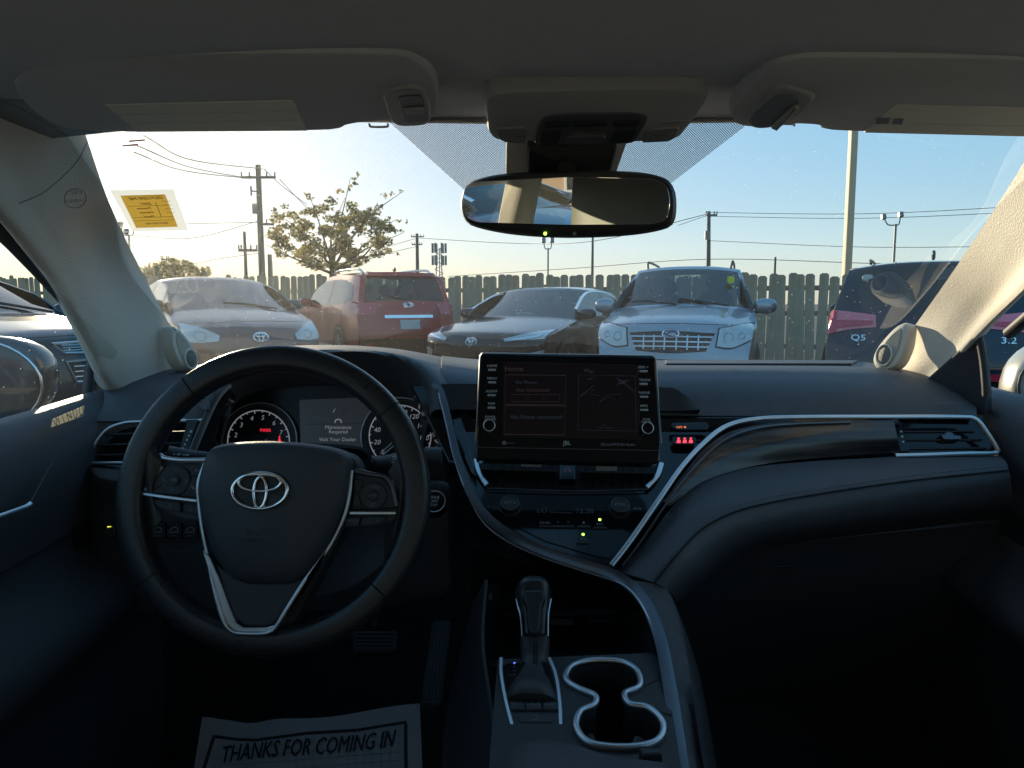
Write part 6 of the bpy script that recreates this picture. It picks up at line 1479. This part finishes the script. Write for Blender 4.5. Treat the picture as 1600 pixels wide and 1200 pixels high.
plate('knob_inlay', Frame.px3((815, 950, .872), (855, 950, .872), (835, 925, .885)), [(818, 920), (850, 920), (854, 934), (848, 945), (845, 990), (825, 990), (822, 945), (815, 934)], -.01, .0, M['black'], kn, bevel=.004, rnd=.008)
bo = tubeprof('lever_boot', [(836, 1000, .872, 23, .9), (836, 1010, .868, 23, .9), (836, 1030, .86, 22, .9), (834, 1050, .845, 23, .95), (832, 1070, .825, 28, 1), (830, 1088, .80, 36, 1), (830, 1098, .785, 41, .9), (831, 1103, .775, 42, .6)], mat('boot leather', (.034, .036, .040), .5, bump=.5, bscale=90), gs)
for s_ in (-4, 3): sweep('boot_seam', [V(837+s_*.6, 1003, .845), V(837+s_*.6, 1030, .838), V(834+s_, 1060, .81), V(832+s_*1.6, 1098, .765)], .0009, M['vc'], bo, res=20, n=6)
for q, (a, b, tx) in enumerate(((796, 820, 'ECO'), (821, 846, 'NORMAL'), (847, 872, 'SPORT'))):
    bt = plate('mode_button', frg2, [(a, 1104), (b, 1104), (b+.5, 1117), (a+1, 1117)], .002, .007, M['dark'], gs, bevel=.0012, rnd=.001); text('mode_text', tx, frg2, (a+b)/2, 1110.5, 4.2, M['grey_ink'], bt, c=.0074)
bt = plate('brake_button', frg2, [(809, 1124), (862, 1124), (864, 1138), (811, 1138)], .002, .007, M['dark'], gs, bevel=.0015, rnd=.003); ringo('brake_icon', frg2, 836, 1128.5, 3, 1, .0074, M['grey_ink'], bt, n=14); text('brake_text', 'HOLD', frg2, 836, 1134, 3, M['grey_ink'], bt, c=.0074)
disc('power_socket', frg2, 838, 1152, 16, .003, .0045, M['vc'], gs, ry=10)
for q, (tx, y) in enumerate((('P', 1041), ('R', 1047), ('N', 1053))): text('gear_letter', tx, frg2, 804, y, 4.2, M['blue_led'] if q == 0 else M['faint_ink'], gs, c=.004)
text('gear_letter', 'D', frg2, 804, 1059, 4.2, M['faint_ink'], gs, c=.004); text('gear_letter', 'S +', frg2, 797, 1060, 4.2, M['faint_ink'], gs, c=.004)

# ================================================================== STEERING WHEEL
frw = Frame.px3((300, 775, .905), (560, 775, .905), (430, 560, .925)); W = frw
sw = empty('steering_wheel', frw.at(430, 775), 'black leather steering wheel with silver spoke trim and oval emblem', 'steering wheel')
kk = frw.scale(430, 775)
cW = frw.loc(430, 777)
rimp = [frw.w(cW.x+222*kk*math.cos(a), cW.y+218.5*kk*math.sin(a), 0) for a in [2*math.pi*i/96 for i in range(96)]]
sweep('rim', rimp, 0, M['leather'], sw, closed=True, n=20, flat=(.0325, .034, frw.n))
for a in (128, 38, 214, -40):
    p = [frw.w(cW.x+222*kk*math.cos(R(a+q)), cW.y+218.5*kk*math.sin(R(a+q)), 0) for q in (-.35, 0, .35)]
    sweep('rim_seam', p, 0, M['vc'], sw, n=20, flat=(.0330, .0345, frw.n))
# thumb grips swelling at the spokes
hubo = [(338, 702), (352, 696), (376, 692), (430, 690), (490, 694), (530, 702), (548, 714), (552, 735), (546, 775), (533, 815), (510, 860), (485, 895), (462, 908), (430, 910), (395, 908), (368, 898), (345, 868), (328, 825), (318, 780), (318, 755), (326, 722)]
hub = plate('airbag_cover', frw, hubo, -.02, .030, M['hub'], sw, bevel=.016, spl=110, dome=.008, sharp=70)
plate('hub_back', frw, [(312, 720), (340, 700), (545, 706), (562, 730), (556, 790), (520, 860), (455, 980), (430, 990), (375, 988), (348, 950), (322, 850), (308, 770)], -.045, -.004, M['black'], sw, bevel=.004, rnd=.02)
text('airbag_text', 'SRS', frw, 412, 828, 8, mat('embossed text', (.014, .016, .019), .6), hub, c=.0366, stretch=1.2); text('airbag_text', 'AIRBAG', frw, 412, 840, 7, bpy.data.materials['embossed text'], hub, c=.036, stretch=1.2)
e = plate('emblem', frw, circle(frw, 423, 765, 46, 48, 30), .02, .0375, M['black'], sw, bevel=.002, loc=True)
def wob(cx, cy, rx, ry, th, c=.040): ringo('emblem_ring', frw, cx, cy, rx, th, c, M['chrome'], e, ry=ry, n=56)
wob(423, 765.5, 41, 26.5, 6.4); wob(423, 753.5, 31.5, 12.5, 5.4); wob(423.5, 768, 9.5, 22.5, 5.4)
# lower spoke and the silver V
low = plate('lower_spoke', frw, [(346, 878), (372, 898), (395, 908), (462, 908), (485, 895), (506, 872), (470, 930), (440, 966), (430, 974), (390, 974), (374, 962), (356, 915)], -.012, .017, M['hub'], sw, bevel=.003)
def vtrim(pts, wd, nm='spoke_trim', m='satin'):
    return sweep(nm, [frw.at(x, y, c) for x, y, c in pts], 0, M[m], sw, res=70, flat=(wd, .006, frw.n))
vtrim([(326, 725, .010), (317, 755, .012), (318, 785, .012), (324, 825, .014), (333, 865, .016), (345, 915, .020), (358, 958, .022), (368, 976, .022), (383, 983, .022), (427, 983, .022), (440, 974, .022), (457, 946, .021), (490, 893, .017), (520, 850, .011), (540, 810, .012), (549, 775, .012), (552, 735, .010)], .0052)
plate('spoke_band', frw, [(327, 858), (345, 915), (359, 958), (369, 977), (385, 985), (427, 985), (441, 976), (458, 948), (492, 894), (514, 860), (506, 880), (480, 920), (453, 957), (438, 971), (425, 975), (390, 975), (379, 968), (369, 945), (353, 900), (338, 866)], .006, .0205, M['satin'], sw, bevel=.0012)
# left spoke
ls = plate('spoke_panel', frw, [(212, 760), (232, 735), (256, 714), (270, 716), (345, 716), (330, 740), (316, 765), (318, 800), (322, 818), (290, 815), (255, 802), (240, 790), (218, 790)], -.022, .0, M['hub'], sw, bevel=.004, rnd=.008)
plate('switch_pod', frw, [(231, 770), (240, 750), (258, 730), (275, 722), (334, 722), (324, 742), (316, 765), (316, 780), (235, 772)], -.004, .006, M['black'], ls, bevel=.003, rnd=.006)
vtrim([(252, 711, .004), (262, 716, .006), (290, 719, .007), (340, 718.5, .006)], .0055); vtrim([(229, 771, .006), (250, 774, .008), (280, 778, .008), (312, 782, .007)], .0042)
sweep('spoke_trim', [frw.at(x, y, .006) for x, y in ((231, 766), (240, 748), (258, 729))], 0, M['darksatin'], sw, flat=(.007, .004, frw.n), res=12)
dp = disc('direction_pad', frw, 278, 750, 23.5, .004, .0085, M['dark'], ls, bevel=.0015); disc('ok_button', frw, 278, 750, 8.5, .008, .0105, M['black'], ls, bevel=.001); text('button_text', 'OK', frw, 278, 750, 4.6, M['grey_ink'], ls, c=.0108)
for (x, y, r0) in ((280, 735, 0), (261, 749, 90), (296, 752, -90), (275, 765, 180)):
    a = R(r0); pts = [frw.at(x+dx*math.cos(a)+dy*math.sin(a), y-dx*math.sin(a)+dy*math.cos(a), .0088) for dx, dy in ((-3, 1.2), (0, -1.4), (3, 1.2))]; sweep('arrow_mark', pts, .0005, M['grey_ink'], ls, n=5)
for pts, tx in (([(303, 727), (332, 727), (324, 743), (303, 744)], '↩'), ([(303, 750), (320, 748), (316, 770), (304, 772), (296, 765)], '')):
    plate('side_button', frw, pts, .004, .0082, M['dark'], ls, bevel=.001, rnd=.003)
sweep('back_mark', [frw.at(x, y, .0086) for x, y in ((313, 733), (309, 735), (313, 737), (309, 735), (318, 735), (319, 738))], .0005, M['grey_ink'], ls, n=5); sweep('phone_mark', [frw.at(x, y, .0086) for x, y in ((304, 758), (306, 762), (310, 764))], .0010, M['grey_ink'], ls, n=6)
for pts, tx, tx_x in (([(243, 780), (286, 785), (286, 800), (262, 797), (248, 791)], '–   +', 264), ([(289, 786), (313, 788), (318, 803), (290, 801)], '(‹', 302)):
    bt = plate('volume_button', frw, pts, -.002, .0065, M['dark'], ls, bevel=.0012, rnd=.003); text('button_text', tx, frw, tx_x, 790 if tx_x < 280 else 795, 6, M['grey_ink'], ls, c=.0069, rot=R(-5))
# right spoke
rs = plate('spoke_panel', frw, [(548, 728), (570, 736), (600, 742), (620, 762), (632, 775), (628, 810), (612, 818), (580, 826), (536, 824), (545, 795), (552, 770)], -.022, .0, M['hub'], sw, bevel=.004, rnd=.008)
plate('switch_pod', frw, [(554, 738), (600, 744), (616, 765), (622, 795), (548, 797), (553, 770)], -.004, .006, M['black'], rs, bevel=.003, rnd=.006)
vtrim([(549, 801, .006), (580, 801, .008), (620, 801, .007)], .0042)
sweep('spoke_trim', [frw.at(x, y, .006) for x, y in ((555, 735), (580, 741), (603, 745), (614, 760), (621, 790))], 0, M['darksatin'], sw, flat=(.005, .004, frw.n), res=20)
disc('direction_pad', frw, 585, 774, 21, .004, .0085, M['dark'], rs, bevel=.0015); disc('cancel_button', frw, 585, 774, 8, .008, .0105, M['black'], rs, bevel=.001); text('button_text', 'CANCEL', frw, 585, 774, 2.6, M['grey_ink'], rs, c=.0108); text('button_text', '+ RES', frw, 587, 761, 4, M['grey_ink'], rs, c=.0088); text('button_text', '– SET', frw, 583, 788, 4, M['grey_ink'], rs, c=.0088)
for pts in ([(556, 748), (570, 751), (564, 768), (555, 768)], [(555, 772), (562, 774), (566, 790), (552, 792)]): plate('side_button', frw, pts, .004, .0082, M['dark'], rs, bevel=.001, rnd=.003)
for pts, tx, tx_x in (([(542, 807), (565, 807), (562, 822), (540, 824)], 'MODE', 553), ([(567, 807), (607, 805), (598, 817), (580, 821), (564, 821)], '∧     ∨', 584)):
    plate('mode_button', frw, pts, -.002, .0065, M['dark'], rs, bevel=.0012, rnd=.003); text('button_text', tx, frw, tx_x, 813.5, 4.2, M['grey_ink'], rs, c=.0069)
# spoke leather joining rim to the pods
patch('spoke_leather', [[(200, 690, .905), (206, 730, .905), (212, 775, .905), (222, 830, .905)], [(226, 690, .897), (231, 730, .897), (234, 775, .897), (240, 825, .898)], [(243, 702, .903), (252, 722, .901), (240, 765, .900), (252, 812, .903)]], M['leather'], sw, nu=20, nv=14, thick=.010, sharp=80)
patch('spoke_leather', [[(655, 690, .908), (650, 740, .906), (643, 790, .906), (632, 850, .908)], [(634, 700, .899), (629, 745, .898), (625, 790, .898), (616, 845, .900)], [(606, 738, .903), (616, 755, .901), (622, 795, .901), (606, 826, .905)]], M['leather'], sw, nu=20, nv=14, thick=.010, sharp=80)
# stitching on the inner rim, lower half
out = []
for i in range(64):
    a = R(200+i*2.1); b = R(200+i*2.1+1.2); r_ = 204
    if 247 < 200+i*2.1 < 292: continue
    out.append(sweep('stitching', [frw.w(cW.x+r_*kk*math.cos(a), cW.y+r_*.985*kk*math.sin(a), .008), frw.w(cW.x+(r_+3)*kk*math.cos(b), cW.y+(r_+3)*.985*kk*math.sin(b), .010)], .0008, M['grey_ink'], None, n=5))
o = join_meshes('stitching', out, sw); o['kind'] = 'stuff'
# column shroud and stalks
stc = empty('steering_column', frw.at(430, 800, -.12), 'steering column shroud with indicator and wiper stalks behind the wheel', 'steering column')
patch('shroud', [[(360, 700, .97), (430, 696, .97), (560, 702, .97), (575, 720, .98)], [(350, 760, 1.05), (430, 740, 1.1), (575, 750, 1.1), (600, 770, 1.08)], [(355, 900, 1.02), (430, 940, 1.0), (540, 920, 1.02), (600, 880, 1.06)]], M['dark'], stc, nu=20, nv=16)
wsx = sweep('wiper_stalk', [V(560, 722, 1.02), V(598, 727, 1.0), V(628, 722, .99)], .012, M['dark'], stc, n=14, taper=[.8, 1.05, 1.15])
frx = Frame.px3((600, 725, .978), (632, 722, .972), (615, 712, .982))
for q, tx in enumerate(('MIST', 'OFF', 'AUTO', 'LO', 'HI')): text('stalk_text', tx, frx, 617, 714+q*4.0, 2.6, M['white_ink'], wsx, c=.0008)
sweep('stalk_mark', [frx.at(x, y, .0008) for x, y in ((624, 713), (628, 716), (630, 722))], .0006, M['white_ink'], wsx, n=5)
sweep('stalk_tip', [V(664, 712, 1.0), V(690, 713, 1.0)], .012, M['dark'], stc, n=14)
lsx = sweep('indicator_stalk', [V(340, 716, 1.0), V(300, 714, .99), V(262, 709, .98)], .009, M['dark'], stc, n=12, taper=[.8, 1, 1.2])
fry = Frame.px3((258, 712, .968), (300, 716, .974), (280, 700, .98)); text('stalk_text', 'o  ID  OFF', fry, 283, 711, 4, M['white_ink'], lsx, c=.001)

# ================================================================== FLOOR AREA
pd = empty('brake_pedal', V(590, 1000, 1.45), 'dark rubber brake pedal under the steering wheel', 'pedal')
frb2 = Frame.px3((540, 1000, 1.42), (640, 1000, 1.42), (590, 960, 1.46)); plate('pedal_pad', frb2, [(548, 985), (622, 985), (618, 1018), (552, 1018)], -.02, .0, M['dark'], pd, bevel=.004, rnd=.008)
for q in range(5): line('pad_rib', frb2, [(556, 990+q*6), (614, 990+q*6)], 2.4, .001, M['black'], pd, t=.002)
sweep('pedal_arm', [V(585, 980, 1.46), V(590, 900, 1.5), V(590, 850, 1.55)], .012, M['black'], pd)
pa = empty('accelerator_pedal', V(690, 1040, 1.4), 'long ribbed accelerator pedal left of the console', 'pedal')
fra2 = Frame.px3((665, 1050, 1.36), (710, 1050, 1.36), (690, 980, 1.46)); plate('pedal_pad', fra2, [(676, 968), (706, 968), (690, 1100), (656, 1100)], -.02, .0, M['dark'], pa, bevel=.004, rnd=.01)
for q in range(5): line('pad_rib', fra2, [(680+q*5.4, 974), (661+q*6, 1094)], 2.0, .001, M['black'], pa, t=.003)
# paper floor mat, slightly crumpled
pm_ = []
for j in range(13):
    row = []
    for i in range(25):
        a, b = i/24, j/12
        x = 316*(1-a)+656*a + (-(26*b)*(1-a) + 6*b*a)
        y = (1131*(1-a)+1104*a) + 150*b - 5*math.sin(a*7.5+.6)*(1-b) + (9*math.exp(-((a-.22)/.09)**2))*(1-b*.6) - 8*math.exp(-(a/.06)**2)*(1-b)
        row.append((x, y, 1.34-.17*b+.006*math.sin(a*9+b*4)))
    pm_.append(row)
vs_ = [V(*p) for r in pm_ for p in r]
pmo = empty('paper_mat', vs_[0], 'white paper floor mat printed THANKS FOR COMING IN', 'floor mat')
mesh('paper_sheet', vs_, grid_faces(25, 13), M['paper'], pmo, sharp=80)
PB = BVHTree.FromPolygons(vs_, grid_faces(25, 13))
def onpap(p, k_=.0015):
    h = PB.ray_cast(O3, ray(*p).normalized()); return (h[0] if h[0] else PB.find_nearest(V(p[0], p[1], 1.3))[0])+(O3-V(p[0], p[1], 1.2)).normalized()*k_
bp = [(303, 1199), (318, 1180), (333, 1152), (345, 1150)]
def strip_on(name, pts, wpx, m, parent):
    P = []
    for a, b in zip(pts, pts[1:]):
        for q in range(12): P.append((a[0]+(b[0]-a[0])*q/12, a[1]+(b[1]-a[1])*q/12))
    P.append(pts[-1])
    return sweep(name, [onpap(p) for p in P], 0, m, parent, flat=(wpx/FPX*1.28, .0006))
strip_on('printed_border', [(310, 1230), (322, 1190), (334, 1151), (370, 1156), (400, 1157), (480, 1146), (560, 1141), (634, 1129), (634, 1170), (635, 1235)], 5.5, M['paperink'], pmo)
for q in range(22): strip_on('printed_grid', [(346+q*13.2, 1158-q*1.25), (340+q*13.4, 1240)], .7, M['grey_ink'], pmo)
for q in range(5): strip_on('printed_grid', [(338-q*5, 1172+q*13), (632, 1148+q*13)], .7, M['grey_ink'], pmo)
me = text_mesh('THANKS FOR COMING IN', 1.0, 'CENTER', .18)
bw = max(v.co.x for v in me.vertices)-min(v.co.x for v in me.vertices)
bm = bmesh.new(); bm.from_mesh(me); bmesh.ops.triangulate(bm, faces=bm.faces)
n0 = len(bm.verts); dup_ = bmesh.ops.duplicate(bm, geom=bm.verts[:]+bm.edges[:]+bm.faces[:])
for g_ in dup_['geom']:
    if isinstance(g_, bmesh.types.BMVert): g_.co.x += .04; g_.co.z = 1
bm.to_mesh(me); bm.free()
for v in me.vertices:
    u = v.co.x/bw; px_ = 480+u*270; yb = 1168-u*27+2.0*math.sin(u*6)
    v.co = onpap((px_+v.co.y*4, yb-v.co.y*38), .0026 if v.co.z > .5 else .002)
me.materials.append(M['paperink']); o = bpy.data.objects.new('printed_words', me); COL.objects.link(o); attach(o, pmo)

# ================================================================== SEATS (seen in the rear view mirror)
def rsurf(name, c, sz, m, parent, e=.55, rot=0):
    bm = bmesh.new(); bmesh.ops.create_uvsphere(bm, u_segments=28, v_segments=18, radius=1)
    for v in bm.verts:
        x, y, z = [math.copysign(abs(q)**e, q) for q in v.co]
        y2, z2 = y*sz[1], z*sz[2]
        v.co = Vector((c[0]+x*sz[0], c[1]+y2*math.cos(rot)-z2*math.sin(rot), c[2]+y2*math.sin(rot)+z2*math.cos(rot)))
    me = bpy.data.meshes.new(name); bm.to_mesh(me); bm.free(); me.materials.append(m); me.polygons.foreach_set('use_smooth', [True]*len(me.polygons))
    o = bpy.data.objects.new(name, me); COL.objects.link(o); return attach(o, parent)
def seat(x, y, label, hr=True, w_=.25):
    t = empty('car_seat', (x, y, .3), label, None); attach(t, cab)
    rsurf('cushion', (x, y+.28, .50), (w_, .27, .10), M['seat'], t); rsurf('backrest', (x, y, .83), (w_, .09, .34), M['seat'], t, rot=R(12))
    rsurf('headrest', (x, y-.06, 1.25), (.145, .06, .16), M['seat'], t, rot=R(8))
    for s_ in (-1, 1): sweep('headrest_post', [(x+s_*.06, y-.06, 1.05), (x+s_*.06, y-.06, 1.2)], .007, M['chrome'], t)
seat(CX-.37, -.32, 'driver seat with pale leather headrest caught by the sun'); seat(CX+.37, -.32, 'passenger seat with pale leather headrest in shade')
rb = empty('rear_bench', (CX, -1.3, .3), None, None); attach(rb, cab)
rsurf('cushion', (CX, -1.05, .48), (.62, .27, .10), M['seat'], rb); rsurf('backrest', (CX, -1.42, .78), (.64, .10, .32), M['seat'], rb, rot=R(15))
for x in (-.38, .38): rsurf('headrest', (CX+x, -1.53, 1.13), (.13, .05, .08), M['seat'], rb, rot=R(10))
